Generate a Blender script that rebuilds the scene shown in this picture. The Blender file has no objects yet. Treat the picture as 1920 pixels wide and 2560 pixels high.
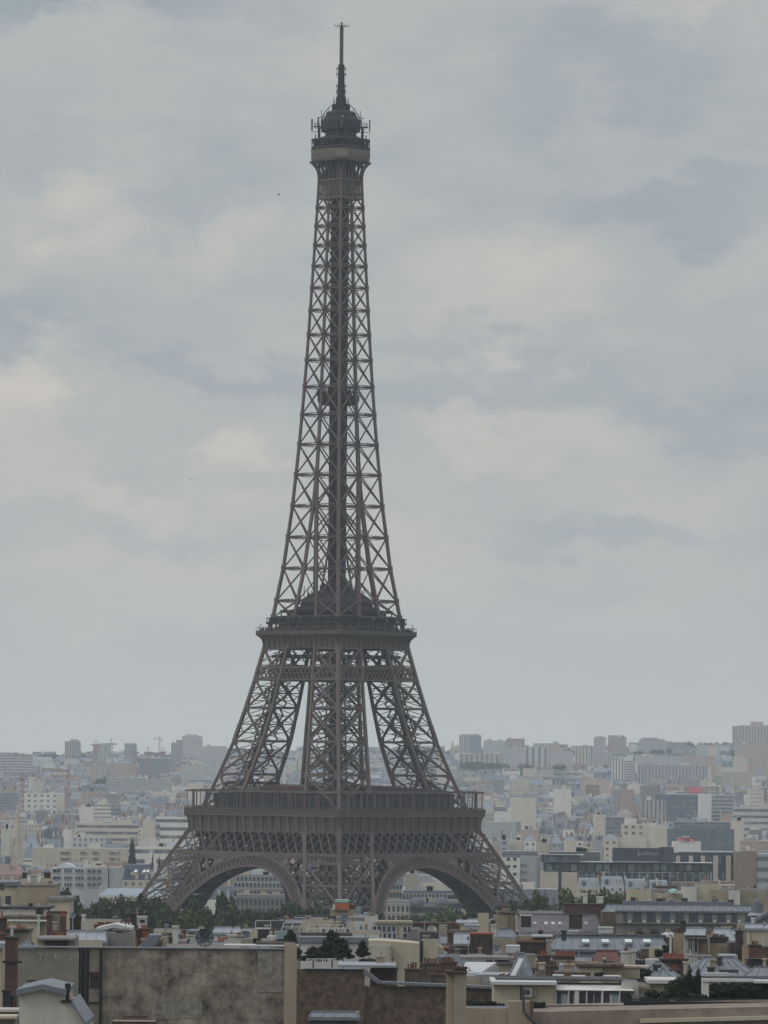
import bpy, bmesh, math, random
import numpy as np
from mathutils import Vector, Matrix
R = math.radians
rnd = random.Random(7)
scene = bpy.context.scene

# ------------------------------------------------------------------ camera
F = 12654.0                     # focal length in pixels of the 1920 x 2560 frame
PITCH, ROLL, CAMZ = 0.0486, 0.0085, 76.0
c_, s_ = math.cos(PITCH), math.sin(PITCH)
FW = Vector((0, c_, s_)); R0 = Vector((1, 0, 0)); U0 = Vector((0, -s_, c_))
RV = R0 * math.cos(ROLL) + U0 * math.sin(ROLL)
UV_ = -R0 * math.sin(ROLL) + U0 * math.cos(ROLL)
cam_d = bpy.data.cameras.new('camera'); cam = bpy.data.objects.new('camera', cam_d)
scene.collection.objects.link(cam)
m = Matrix((RV, UV_, -FW)).transposed().to_4x4(); m.translation = Vector((0, 0, CAMZ))
cam.matrix_world = m
cam_d.sensor_fit = 'HORIZONTAL'; cam_d.sensor_width = 36; cam_d.lens = 36 * F / 1920
cam_d.clip_start = 1; cam_d.clip_end = 30000
scene.camera = cam

def W(px, py, Y):
    """world x, z of photo pixel (px, py) at distance Y"""
    d = FW + RV * ((px - 960) / F) + UV_ * ((1280 - py) / F)
    t = Y / d.y
    return d.x * t, CAMZ + d.z * t
def PX(x, y, z):
    v = Vector((x, y, z - CAMZ)); dz = v.dot(FW)
    return 960 + F * v.dot(RV) / dz, 1280 - F * v.dot(UV_) / dz

# ------------------------------------------------------------------ sky and sun
HAZE = 6.2e-5
SUN_EL, SUN_AZ = 42.0, -62.0        # azimuth from +Y towards +X : the sun stands off to the left, veiled
world = bpy.data.worlds.new('World'); scene.world = world; world.use_nodes = True
nt = world.node_tree; nt.nodes.clear(); N = nt.nodes; L = nt.links
def nd(tree, t, **k):
    n = tree.nodes.new(t)
    for a, b in k.items(): setattr(n, a, b)
    return n
def mth(tree, op, a, b=None, c=None, clamp=False):
    n = tree.nodes.new('ShaderNodeMath'); n.operation = op; n.use_clamp = clamp
    for i, v in enumerate((a, b, c)):
        if v is None: continue
        if isinstance(v, (int, float)): n.inputs[i].default_value = v
        else: tree.links.new(v, n.inputs[i])
    return n.outputs[0]
tc = nd(nt, 'ShaderNodeTexCoord'); sep = nd(nt, 'ShaderNodeSeparateXYZ'); L.new(tc.outputs['Generated'], sep.inputs[0])
ysafe = mth(nt, 'MAXIMUM', mth(nt, 'ABSOLUTE', sep.outputs[1]), 0.12)
uu = mth(nt, 'DIVIDE', sep.outputs[0], ysafe); vv = mth(nt, 'DIVIDE', sep.outputs[2], ysafe)
comb = nd(nt, 'ShaderNodeCombineXYZ'); L.new(uu, comb.inputs[0]); L.new(vv, comb.inputs[1])
def noise(tree, vec, scale, detail=4, rough=.55, sx=1, sy=1, dist=0):
    mp = nd(tree, 'ShaderNodeMapping'); mp.inputs['Scale'].default_value = (sx, sy, 1); tree.links.new(vec, mp.inputs[0])
    n = nd(tree, 'ShaderNodeTexNoise'); n.inputs['Scale'].default_value = scale; n.inputs['Detail'].default_value = detail
    n.inputs['Roughness'].default_value = rough; n.inputs['Distortion'].default_value = dist
    tree.links.new(mp.outputs[0], n.inputs['Vector']); return n
wn = noise(nt, comb.outputs[0], 22, 7, .68, 1, 1.8)
vs = nd(nt, 'ShaderNodeVectorMath', operation='SUBTRACT'); L.new(wn.outputs['Color'], vs.inputs[0]); vs.inputs[1].default_value = (.5, .5, .5)
vm = nd(nt, 'ShaderNodeVectorMath', operation='SCALE'); L.new(vs.outputs[0], vm.inputs[0]); vm.inputs['Scale'].default_value = .062
va = nd(nt, 'ShaderNodeVectorMath', operation='ADD'); L.new(comb.outputs[0], va.inputs[0]); L.new(vm.outputs[0], va.inputs[1])
warped = va.outputs[0]
def uv_of(dx, dy):       # picture position (display pixels of a 1659-wide view) -> sky direction
    px, py = dx / .864, dy / .864
    d = FW + RV * ((px - 960) / F) + UV_ * ((1280 - py) / F)
    return d.x / d.y, d.z / d.y
def blob(dx, dy, rx, ry, amt):
    u, v = uv_of(dx, dy); k = 1 / .864 / F
    a = nd(nt, 'ShaderNodeVectorMath', operation='SUBTRACT'); L.new(warped, a.inputs[0]); a.inputs[1].default_value = (u, v, 0)
    b = nd(nt, 'ShaderNodeVectorMath', operation='MULTIPLY'); L.new(a.outputs[0], b.inputs[0]); b.inputs[1].default_value = (1 / (rx * k), 1 / (ry * k), 0)
    c = nd(nt, 'ShaderNodeVectorMath', operation='LENGTH'); L.new(b.outputs[0], c.inputs[0])
    r = nd(nt, 'ShaderNodeMapRange'); r.interpolation_type = 'SMOOTHERSTEP'; r.clamp = True
    L.new(c.outputs['Value'], r.inputs['Value']); r.inputs['From Min'].default_value = 0; r.inputs['From Max'].default_value = 1
    r.inputs['To Min'].default_value = amt; r.inputs['To Max'].default_value = 0
    return r.outputs[0]
def total(lst):
    o = lst[0]
    for x in lst[1:]: o = mth(nt, 'ADD', o, x)
    return o
warm = total([blob(*b) for b in (
    (170, 430, 230, 140, .6), (40, 800, 300, 150, 1.0), (250, 1030, 150, 110, .55), (490, 990, 150, 120, .7), (350, 1090, 150, 90, .45), (640, 110, 200, 150, .3),
    (1120, 620, 300, 170, .55), (1020, 740, 240, 120, .35), (520, 520, 380, 110, .4), (1200, 930, 460, 130, .5), (960, 900, 200, 110, .35), (1450, 1060, 330, 120, .3),
    (300, 1280, 500, 200, .35), (900, 1200, 500, 160, .25), (300, 180, 260, 120, .15), (300, 1150, 1300, 420, .30), (1300, 1250, 1100, 420, .22), (800, 1430, 1500, 260, .25), (60, 960, 300, 160, .4), (1600, 560, 250, 110, .3), (1500, 20, 300, 60, .3))])
cool = total([blob(*b) for b in (
    (150, -20, 620, 110, 1.2), (430, 400, 360, 150, .55), (40, 640, 330, 110, .7), (480, 760, 450, 70, .7), (1330, 190, 420, 180, .8), (1450, 420, 420, 110, .8),
    (1050, 800, 560, 90, .55), (1560, 850, 400, 130, .6), (1250, 1140, 420, 70, .55), (300, 1190, 420, 50, .4), (1200, 1270, 300, 60, .25), (60, 280, 260, 130, .3), (960, 400, 240, 120, .3), (60, 1100, 200, 100, .25))])
n1 = noise(nt, comb.outputs[0], 26, 8, .6, 1, 3.2, .5)
n2 = noise(nt, comb.outputs[0], 9, 5, .6, 1, 2.0, .2)
nn = mth(nt, 'SUBTRACT', mth(nt, 'ADD', mth(nt, 'MULTIPLY', n1.outputs['Fac'], .6), mth(nt, 'MULTIPLY', n2.outputs['Fac'], .4)), .5)
fac = mth(nt, 'ADD', mth(nt, 'SUBTRACT', warm, cool), mth(nt, 'MULTIPLY', nn, 1.9))
fac = mth(nt, 'MULTIPLY_ADD', fac, .5, .5, clamp=True)
ramp = nd(nt, 'ShaderNodeValToRGB'); L.new(fac, ramp.inputs[0])
cr = ramp.color_ramp; cr.elements[0].position = 0; cr.elements[0].color = (.295, .338, .376, 1)
cr.elements[1].position = 1; cr.elements[1].color = (.56, .522, .475, 1)
e = cr.elements.new(.48); e.color = (.395, .416, .422, 1)
# close to the horizon the cloud deck evens out to a pale grey
hz = nd(nt, 'ShaderNodeMapRange'); hz.clamp = True; hz.interpolation_type = 'SMOOTHSTEP'
L.new(vv, hz.inputs['Value']); hz.inputs['From Min'].default_value = .0; hz.inputs['From Max'].default_value = .045
mixh = nd(nt, 'ShaderNodeMix', data_type='RGBA'); L.new(hz.outputs[0], mixh.inputs['Factor'])
mixh.inputs['A'].default_value = (.495, .515, .49, 1); L.new(ramp.outputs[0], mixh.inputs['B'])
# overcast skies are brighter overhead than at the horizon
zen = nd(nt, 'ShaderNodeMapRange'); zen.clamp = True; L.new(sep.outputs[2], zen.inputs['Value'])
zen.inputs['From Min'].default_value = .16; zen.inputs['From Max'].default_value = .8; zen.inputs['To Min'].default_value = 1.0; zen.inputs['To Max'].default_value = 2.3
mz = nd(nt, 'ShaderNodeVectorMath', operation='SCALE'); L.new(mixh.outputs['Result'], mz.inputs[0]); L.new(zen.outputs[0], mz.inputs['Scale'])
sky = nd(nt, 'ShaderNodeTexSky'); sky.sky_type = 'NISHITA'; sky.sun_disc = False
sky.sun_elevation = R(SUN_EL); sky.sun_rotation = R(SUN_AZ); sky.altitude = 110; sky.air_density = 1.3; sky.dust_density = 2.5
bg1 = nd(nt, 'ShaderNodeBackground'); L.new(sky.outputs[0], bg1.inputs[0]); bg1.inputs[1].default_value = .08
bg2 = nd(nt, 'ShaderNodeBackground'); tint = nd(nt, 'ShaderNodeMix', data_type='RGBA', blend_type='MULTIPLY'); L.new(zen.outputs[0], tint.inputs['Factor']); tint.inputs['B'].default_value = (.97, .975, 1.04, 1); tf = mth(nt, 'MULTIPLY', mth(nt, 'SUBTRACT', zen.outputs[0], 1.0), .8, clamp=True); L.new(tf, tint.inputs['Factor']); L.new(mz.outputs[0], tint.inputs['A']); L.new(tint.outputs['Result'], bg2.inputs[0]); bg2.inputs[1].default_value = 1.16
mx = nd(nt, 'ShaderNodeMixShader'); mx.inputs[0].default_value = .94      # closed cloud cover, a little blue through it
L.new(bg1.outputs[0], mx.inputs[1]); L.new(bg2.outputs[0], mx.inputs[2])
wo = nd(nt, 'ShaderNodeOutputWorld'); L.new(mx.outputs[0], wo.inputs[0])
world.cycles.sampling_method = 'AUTOMATIC'

sun_d = bpy.data.lights.new('sun', 'SUN'); sun = bpy.data.objects.new('sun', sun_d); scene.collection.objects.link(sun)
sun_d.energy = .8; sun_d.angle = R(12); sun_d.color = (1, .93, .84)
az = R(SUN_AZ)
sdir = Vector((math.sin(az) * math.cos(R(SUN_EL)), -abs(math.cos(az)) * .9 * math.cos(R(SUN_EL)), math.sin(R(SUN_EL))))
sun.rotation_euler = sdir.to_track_quat('Z', 'Y').to_euler()
sky.sun_rotation = math.atan2(sdir.x, sdir.y)

scene.view_settings.view_transform = 'Standard'; scene.view_settings.look = 'None'
scene.view_settings.exposure = -.05; scene.view_settings.gamma = 1
scene.cycles.max_bounces = 5; scene.cycles.diffuse_bounces = 2; scene.cycles.glossy_bounces = 2
scene.cycles.transmission_bounces = 2; scene.cycles.volume_bounces = 1; scene.cycles.transparent_max_bounces = 6
scene.cycles.use_denoising = True
scene.render.filter_size = 1.7 if hasattr(scene.render, 'filter_size') else 1.5

# ------------------------------------------------------------------ materials
MATS = {}
def mat(name, col, rough=.85, var=.12, scale=.5, metal=0, col2=None, detail=5, streak=False, bump=0):
    if name in MATS: return MATS[name]
    m = bpy.data.materials.new(name); m.use_nodes = True; t = m.node_tree; b = t.nodes['Principled BSDF']
    b.inputs['Roughness'].default_value = rough; b.inputs['Metallic'].default_value = metal
    b.inputs['Specular IOR Level'].default_value = .3
    tx = nd(t, 'ShaderNodeTexCoord'); n = noise(t, tx.outputs['Object'], scale, detail, .62, 1, 1)
    if streak: n.inputs['Vector'].links[0].from_node.inputs['Scale'].default_value = (1, 1, .18)
    r = nd(t, 'ShaderNodeValToRGB'); t.links.new(n.outputs['Fac'], r.inputs[0])
    a = [max(0, c * (1 - var)) for c in col]; bb = col2 or [min(1, c * (1 + var)) for c in col]
    r.color_ramp.elements[0].position = .32; r.color_ramp.elements[0].color = (*a, 1)
    r.color_ramp.elements[1].position = .68; r.color_ramp.elements[1].color = (*bb, 1)
    t.links.new(r.outputs[0], b.inputs['Base Color'])
    if bump:
        bp = nd(t, 'ShaderNodeBump'); bp.inputs['Strength'].default_value = bump; bp.inputs['Distance'].default_value = .1
        t.links.new(n.outputs['Fac'], bp.inputs['Height']); t.links.new(bp.outputs[0], b.inputs['Normal'])
    MATS[name] = m; return m
def glass_mat(name, col, rough=.15):
    if name in MATS: return MATS[name]
    m = mat(name, col, rough, .35, .35); m.node_tree.nodes['Principled BSDF'].inputs['Specular IOR Level'].default_value = .5
    return m

# ------------------------------------------------------------------ mesh collector and object helpers
class MB:
    def __init__(s): s.v = []; s.f = []; s.mi = []; s.mats = []; s.col = []; s.uv = []
    def m(s, mt):
        if mt not in s.mats: s.mats.append(mt)
        return s.mats.index(mt)
    def face(s, pts, mt, col=None, uv=None):
        i = len(s.v); s.v.extend([tuple(p) for p in pts]); s.f.append(tuple(range(i, i + len(pts)))); s.mi.append(s.m(mt))
        s.col.append(col); s.uv.append(uv)
    def hexa(s, b, t, mt, col=None, caps=(1, 1)):
        """b, t: four points each, counter-clockwise seen from above"""
        for k in range(4):
            j = (k + 1) % 4; s.face((b[k], b[j], t[j], t[k]), mt, col)
        if caps[0]: s.face((b[3], b[2], b[1], b[0]), mt, col)
        if caps[1]: s.face(t, mt, col)
    def box(s, x0, x1, y0, y1, z0, z1, mt, col=None):
        b = [(x0, y0, z0), (x1, y0, z0), (x1, y1, z0), (x0, y1, z0)]; t = [(p[0], p[1], z1) for p in b]
        s.hexa(b, t, mt, col)
    def beam(s, a, b, w, mt, h=None, caps=False):
        a = Vector(a); b = Vector(b); d = b - a
        if d.length < 1e-6: return
        d.normalize(); up = Vector((0, 0, 1)) if abs(d.z) < .92 else Vector((1, 0, 0)) if abs(d.x) < .5 else Vector((0, 1, 0))
        x = d.cross(up).normalized(); y = x.cross(d).normalized(); h = h or w
        o = [(-.5, -.5), (.5, -.5), (.5, .5), (-.5, .5)]
        A = [a + x * (w * p) + y * (h * q) for p, q in o]; B = [b + x * (w * p) + y * (h * q) for p, q in o]
        for k in range(4):
            j = (k + 1) % 4; s.face((A[j], A[k], B[k], B[j]), mt)
        if caps: s.face(A, mt); s.face(B[::-1], mt)
    def tube(s, a, b, r0, r1, mt, n=8, caps=True):
        a = Vector(a); b = Vector(b); d = (b - a).normalized()
        up = Vector((0, 0, 1)) if abs(d.z) < .9 else Vector((1, 0, 0))
        x = d.cross(up).normalized(); y = x.cross(d)
        A = [a + x * (r0 * math.cos(2 * math.pi * k / n)) + y * (r0 * math.sin(2 * math.pi * k / n)) for k in range(n)]
        B = [b + x * (r1 * math.cos(2 * math.pi * k / n)) + y * (r1 * math.sin(2 * math.pi * k / n)) for k in range(n)]
        for k in range(n):
            j = (k + 1) % n; s.face((A[j], A[k], B[k], B[j]), mt)
        if caps: s.face(A, mt); s.face(B[::-1], mt)
    def dome(s, cx, cy, cz, r, mt, hz=1, n=12, rings=5):
        rr = [(r * math.cos(t * math.pi / 2 / rings), cz + r * hz * math.sin(t * math.pi / 2 / rings)) for t in range(rings + 1)]
        for i in range(rings):
            for k in range(n):
                a0 = 2 * math.pi * k / n; a1 = 2 * math.pi * (k + 1) / n
                P = [(cx + rr[i][0] * math.cos(a), cy + rr[i][0] * math.sin(a), rr[i][1]) for a in (a0, a1)]
                Q = [(cx + rr[i + 1][0] * math.cos(a), cy + rr[i + 1][0] * math.sin(a), rr[i + 1][1]) for a in (a1, a0)]
                if i == rings - 1: s.face(P + [Q[0]], mt)
                else: s.face(P + Q, mt)
    def build(s, name, parent=None, loc=None, smooth=False):
        me = bpy.data.meshes.new(name); me.from_pydata(s.v, [], s.f)
        for mt in s.mats: me.materials.append(mt)
        me.polygons.foreach_set('material_index', s.mi)
        if any(c is not None for c in s.col):
            ca = me.color_attributes.new('Col', 'FLOAT_COLOR', 'CORNER'); data = []
            for f, c in zip(s.f, s.col): data.extend((list(c or (.5, .5, .5)) + [1]) * len(f))
            ca.data.foreach_set('color', data)
        if any(u is not None for u in s.uv):
            ul = me.uv_layers.new(name='UVMap'); data = []
            for f, u in zip(s.f, s.uv):
                for k in range(len(f)): data.extend(u[k] if u else (0, 0))
            ul.data.foreach_set('uv', data)
        if smooth: me.polygons.foreach_set('use_smooth', [True] * len(s.f))
        me.update()
        o = bpy.data.objects.new(name, me); scene.collection.objects.link(o)
        if parent: o.parent = parent
        if loc: o.location = loc
        return o
def tag(o, label=None, cat=None, group=None, kind=None):
    if label: o['label'] = label
    if cat: o['category'] = cat
    if group: o['group'] = group
    if kind: o['kind'] = kind
    return o
def empty(name, loc=(0, 0, 0), rz=0, **k):
    o = bpy.data.objects.new(name, None); scene.collection.objects.link(o); o.location = loc; o.rotation_euler = (0, 0, rz)
    o.empty_display_size = 1
    return tag(o, **k)
KIDS = {}
def copy_tree(o, loc=None, rz=None, sc=None, **k):
    c = o.copy(); scene.collection.objects.link(c)
    for ch in o.children:
        d = ch.copy(); scene.collection.objects.link(d); d.parent = c
        for g in ch.children:
            e2 = g.copy(); scene.collection.objects.link(e2); e2.parent = d
    if loc: c.location = loc
    if rz is not None: c.rotation_euler = (0, 0, rz)
    if sc: c.scale = sc
    return tag(c, **k)

# ------------------------------------------------------------------ the ground
GP = [(-400, 27), (1120, 27), (1300, 12), (1480, 0), (2300, 1), (3500, 6), (5000, 18), (6200, 38), (7200, 60), (8000, 74), (8300, 75), (9600, 40)]
def ground(y, x=0):
    for (a, za), (b, zb) in zip(GP, GP[1:]):
        if y <= b:
            t = (y - a) / (b - a); z = za + (zb - za) * t; break
    else: z = GP[-1][1]
    if y > 5500: z += min(1, (y - 5500) / 2500) * (6 + 14 * max(-1, min(1.4, x / 620)))
    return z
def D_of(ybase, lo=1500, hi=8200):
    """distance at which the ground shows at picture height ybase"""
    for _ in range(40):
        mid = (lo + hi) / 2
        if 1895 + (76 - ground(mid)) * F / mid > ybase: lo = mid
        else: hi = mid
    return lo
g = MB(); gm = mat('ground_mix', (.085, .10, .07), .95, .5, .02)
ys = [-400, 0, 600, 1120, 1210, 1300, 1390, 1480, 1900, 2300, 2900, 3500, 4200, 5000, 5600, 6200, 6700, 7200, 7600, 8000, 8300, 8900, 9600]
xs = [-2600, -1600, -900, -600, -300, 0, 300, 600, 900, 1600, 2600]
vid = {}
for i, y in enumerate(ys):
    for j, x in enumerate(xs): vid[i, j] = len(g.v); g.v.append((x, y, ground(y, x)))
gi = g.m(gm)
for i in range(len(ys) - 1):
    for j in range(len(xs) - 1):
        g.f.append((vid[i, j], vid[i, j + 1], vid[i + 1, j + 1], vid[i + 1, j])); g.mi.append(gi); g.col.append(None); g.uv.append(None)
tag(g.build('ground', smooth=True), kind='structure')
# ------------------------------------------------------------------ the iron lattice tower
TD = 1710.0
TX = W(838, 1895, TD)[0]
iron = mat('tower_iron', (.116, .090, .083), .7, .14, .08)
iron_d = mat('tower_shaded_iron', (.024, .019, .024), .75, .2, .3)  # darker copy of the tower iron, painting shade into inner lattice, soffits and core
deck_m = mat('tower_deck_iron', (.078, .064, .058), .75, .15, .15)
pav_m = mat('pavilion_dark_glass', (.05, .055, .065), .3, .4, .1)
redroof = mat('pavilion_red_roof', (.065, .035, .035), .6, .15, .3)
PT = [(0, 171), (12, 153), (24.6, 136), (29.4, 128.8), (40, 114.5), (44, 109), (51.4, 98), (57.6, 90.5), (64.6, 83.3), (70, 78.2), (81.2, 68.4), (92.6, 60.6), (102, 54.7), (112.5, 48.8), (118, 45.6), (123, 43),
      (139.8, 36.2), (160.9, 30.4), (181.7, 26.2), (197.3, 23.6), (214, 21.2), (235.4, 18.6), (252, 16.6), (267.2, 14.9), (278, 14.3)]
def S(z):
    for (a, pa), (b, pb) in zip(PT, PT[1:]):
        if z <= b: return (pa + (pb - pa) * (z - a) / (b - a)) / 2.8284
    return PT[-1][1] / 2.8284
def Wd(z):
    pts = [(0, 18.5), (20, 16.2), (50, 15.5), (64, 14.9), (102, 11.6), (118, 10.3), (124, 10.1), (172, 9.9)]
    for (a, wa), (b, wb) in zip(pts, pts[1:]):
        if z <= b: return wa + (wb - wa) * (z - a) / (b - a)
    return 99
tower = empty('lattice_tower', (TX, TD, 0), R(47.2), label='tall brown iron lattice tower with two lower decks, arches and antenna mast', cat='tower')
def zy(y): return 57.6 + (2031 - y) / 7.4

def corner(z, sx, sy, kx, ky):
    """a corner of the leg (sx, sy); kx, ky = 0 outer, 1 inner along that axis"""
    s = S(z); w = min(Wd(z), s)
    return Vector((sx * (s - kx * w), sy * (s - ky * w), z))

def leg(sx, sy):
    mb = MB(); tr = MB()
    zs = [0, 13.5, 27.5, 41.4]
    zs2 = [58.6, 70.1, 81.3, 92.6, 102.2, 112.6]
    fine = [0, 6, 13.5, 20, 27.5, 34, 41.4, 46, 51.5, 57.6, 64, 70.1, 76, 81.3, 87, 92.6, 97.5, 102.2, 107, 112.6, 116]
    for kx in (0, 1):
        for ky in (0, 1):
            cw = 1.15 if (kx, ky) == (0, 0) else 1.0
            for a, b in zip(fine, fine[1:]): mb.beam(corner(a, sx, sy, kx, ky), corner(b, sx, sy, kx, ky), cw * (1.15 if b < 60 else 1 if b < 90 else .9), iron)
    faces = [((0, 0), (1, 0)), ((0, 0), (0, 1)), ((1, 1), (1, 0)), ((1, 1), (0, 1))]
    for A, B in faces:
        for seq, mid in ((zs, True), (zs2, False)):
            for a, b in zip(seq, seq[1:]):
                p, q = corner(a, sx, sy, *A), corner(a, sx, sy, *B); r, t = corner(b, sx, sy, *A), corner(b, sx, sy, *B)
                w = .62 if b < 60 else .56
                mb.beam(p, t, w, iron); mb.beam(q, r, w, iron); mb.beam(r, t, .55, iron, .8)
                mb.beam((p + r) / 2, (q + t) / 2, .3 if not mid else .5, iron) if mid else None
                # secondary lattice between the main diagonals
                pm, qm, c = (p + r) / 2, (q + t) / 2, (p + q + r + t) / 4
                for u, v in ((pm, (p + c) / 2), (pm, (r + c) / 2), (qm, (q + c) / 2), (qm, (t + c) / 2), ((p + c) / 2, (q + c) / 2), ((r + c) / 2, (t + c) / 2)):
                    mb.beam(u, v, .22, iron)
                # gusset plates where the members cross
                d = (t - p).normalized() * .9; e2 = (r - q).normalized() * .9
                nrm = d.cross(e2).normalized() * .35
                mb.face([c + d + nrm, c + e2 + nrm, c - d + nrm, c - e2 + nrm], iron)
                mb.face([c + d - nrm, c - e2 - nrm, c - d - nrm, c + e2 - nrm], iron)
                for P_, Q_ in ((r, t), (t, r)): mb.beam(P_ + (Q_ - P_) * .0, P_ + (Q_ - P_).normalized() * 1.5, .6, iron, 2.4)
                if mid:
                    for u_ in range(4):
                        for v_ in range(4):
                            lo = p.lerp(r, u_ / 4).lerp(q.lerp(t, u_ / 4), v_ / 4); hi = p.lerp(r, (u_ + 1) / 4).lerp(q.lerp(t, (u_ + 1) / 4), (v_ + 1) / 4)
                            lo2 = p.lerp(r, u_ / 4).lerp(q.lerp(t, u_ / 4), (v_ + 1) / 4); hi2 = p.lerp(r, (u_ + 1) / 4).lerp(q.lerp(t, (u_ + 1) / 4), v_ / 4)
                            mb.beam(lo, hi, .2, iron); mb.beam(lo2, hi2, .2, iron)
    for k in range(38):
        z = k * 3.0; 
        if z > 111: break
        c0 = [corner(z, sx, sy, *q) for q in ((0, 0), (1, 0), (1, 1), (0, 1))]; c1 = [corner(z + 3, sx, sy, *q) for q in ((0, 0), (1, 0), (1, 1), (0, 1))]
        m0 = sum(c0, Vector()) / 4; m1 = sum(c1, Vector()) / 4
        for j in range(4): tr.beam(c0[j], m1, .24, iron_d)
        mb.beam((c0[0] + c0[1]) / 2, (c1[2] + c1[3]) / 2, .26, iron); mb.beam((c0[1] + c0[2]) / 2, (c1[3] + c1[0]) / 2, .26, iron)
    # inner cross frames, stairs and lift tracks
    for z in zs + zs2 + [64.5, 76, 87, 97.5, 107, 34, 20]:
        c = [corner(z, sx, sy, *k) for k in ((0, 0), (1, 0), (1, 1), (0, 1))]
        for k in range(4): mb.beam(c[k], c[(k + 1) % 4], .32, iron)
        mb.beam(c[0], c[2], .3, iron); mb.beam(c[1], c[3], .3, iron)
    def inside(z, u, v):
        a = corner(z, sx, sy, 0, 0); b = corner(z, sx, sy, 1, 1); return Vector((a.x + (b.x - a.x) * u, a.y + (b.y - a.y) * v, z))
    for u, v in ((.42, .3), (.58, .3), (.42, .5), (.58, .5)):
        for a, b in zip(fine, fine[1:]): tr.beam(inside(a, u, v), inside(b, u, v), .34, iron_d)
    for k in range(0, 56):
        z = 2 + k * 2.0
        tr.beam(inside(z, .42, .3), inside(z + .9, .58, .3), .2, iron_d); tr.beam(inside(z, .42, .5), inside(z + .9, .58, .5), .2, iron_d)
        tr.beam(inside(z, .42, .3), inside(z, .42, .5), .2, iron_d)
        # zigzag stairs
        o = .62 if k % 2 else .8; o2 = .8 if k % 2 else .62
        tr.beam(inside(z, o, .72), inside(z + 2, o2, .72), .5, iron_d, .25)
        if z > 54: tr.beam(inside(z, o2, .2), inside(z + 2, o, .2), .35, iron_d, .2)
    o = mb.build('leg', tower); tr.build('lift_track', o)
for sx in (-1, 1):
    for sy in (-1, 1): leg(sx, sy)

# helpers that run along one of the four faces: side k, along-coordinate t, outward offset d
def side(k, t, d, z):
    a = k * math.pi / 2; x, y = t, -d
    return Vector((x * math.cos(a) - y * math.sin(a), x * math.sin(a) + y * math.cos(a), z))
def lattice(mb, k, z0, z1, pitch, run, w, off=0, inset=0, clip=None, m=iron):
    s0, s1 = S(z0) + off, S(z1) + off; T0, T1 = S(z0) - inset, S(z1) - inset
    n = int(2 * T1 / pitch)
    def pt(f, top):     # f in metres along the face at the mean level
        Tm = (T0 + T1) / 2
        f = max(-Tm, min(Tm, f))
        return side(k, f / Tm * (T1 if top else T0), s1 if top else s0, z1 if top else z0)
    Tm = (T0 + T1) / 2; i = -int((Tm + run) / pitch) - 1
    while i * pitch < Tm + run:
        f = i * pitch
        for dr in (1, -1):
            a, b = f, f + dr * run
            # clip to the face ends
            lo, hi = -Tm, Tm
            if max(a, b) > lo and min(a, b) < hi:
                ta = 0.0; tb = 1.0
                for lim, sgn in ((lo, 1), (hi, -1)):
                    if (a - lim) * sgn < 0: ta = max(ta, (lim - a) / (b - a))
                    if (b - lim) * sgn < 0: tb = min(tb, (lim - a) / (b - a))
                if tb - ta > .05:
                    P0, P1 = pt(a, False), pt(b, True)
                    # straight in the plane of the face
                    A = side(k, (a + (b - a) * ta), s0 + (s1 - s0) * ta, z0 + (z1 - z0) * ta)
                    B = side(k, (a + (b - a) * tb), s0 + (s1 - s0) * tb, z0 + (z1 - z0) * tb)
                    mb.beam(A, B, w, m, w * .7)
        i += 1
def rail(mb, k, z, w, h, off=0, half=None, m=iron):
    s = S(z) + off; T = half if half is not None else S(z)
    mb.beam(side(k, -T, s, z), side(k, T, s, z), w, m, h)

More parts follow.
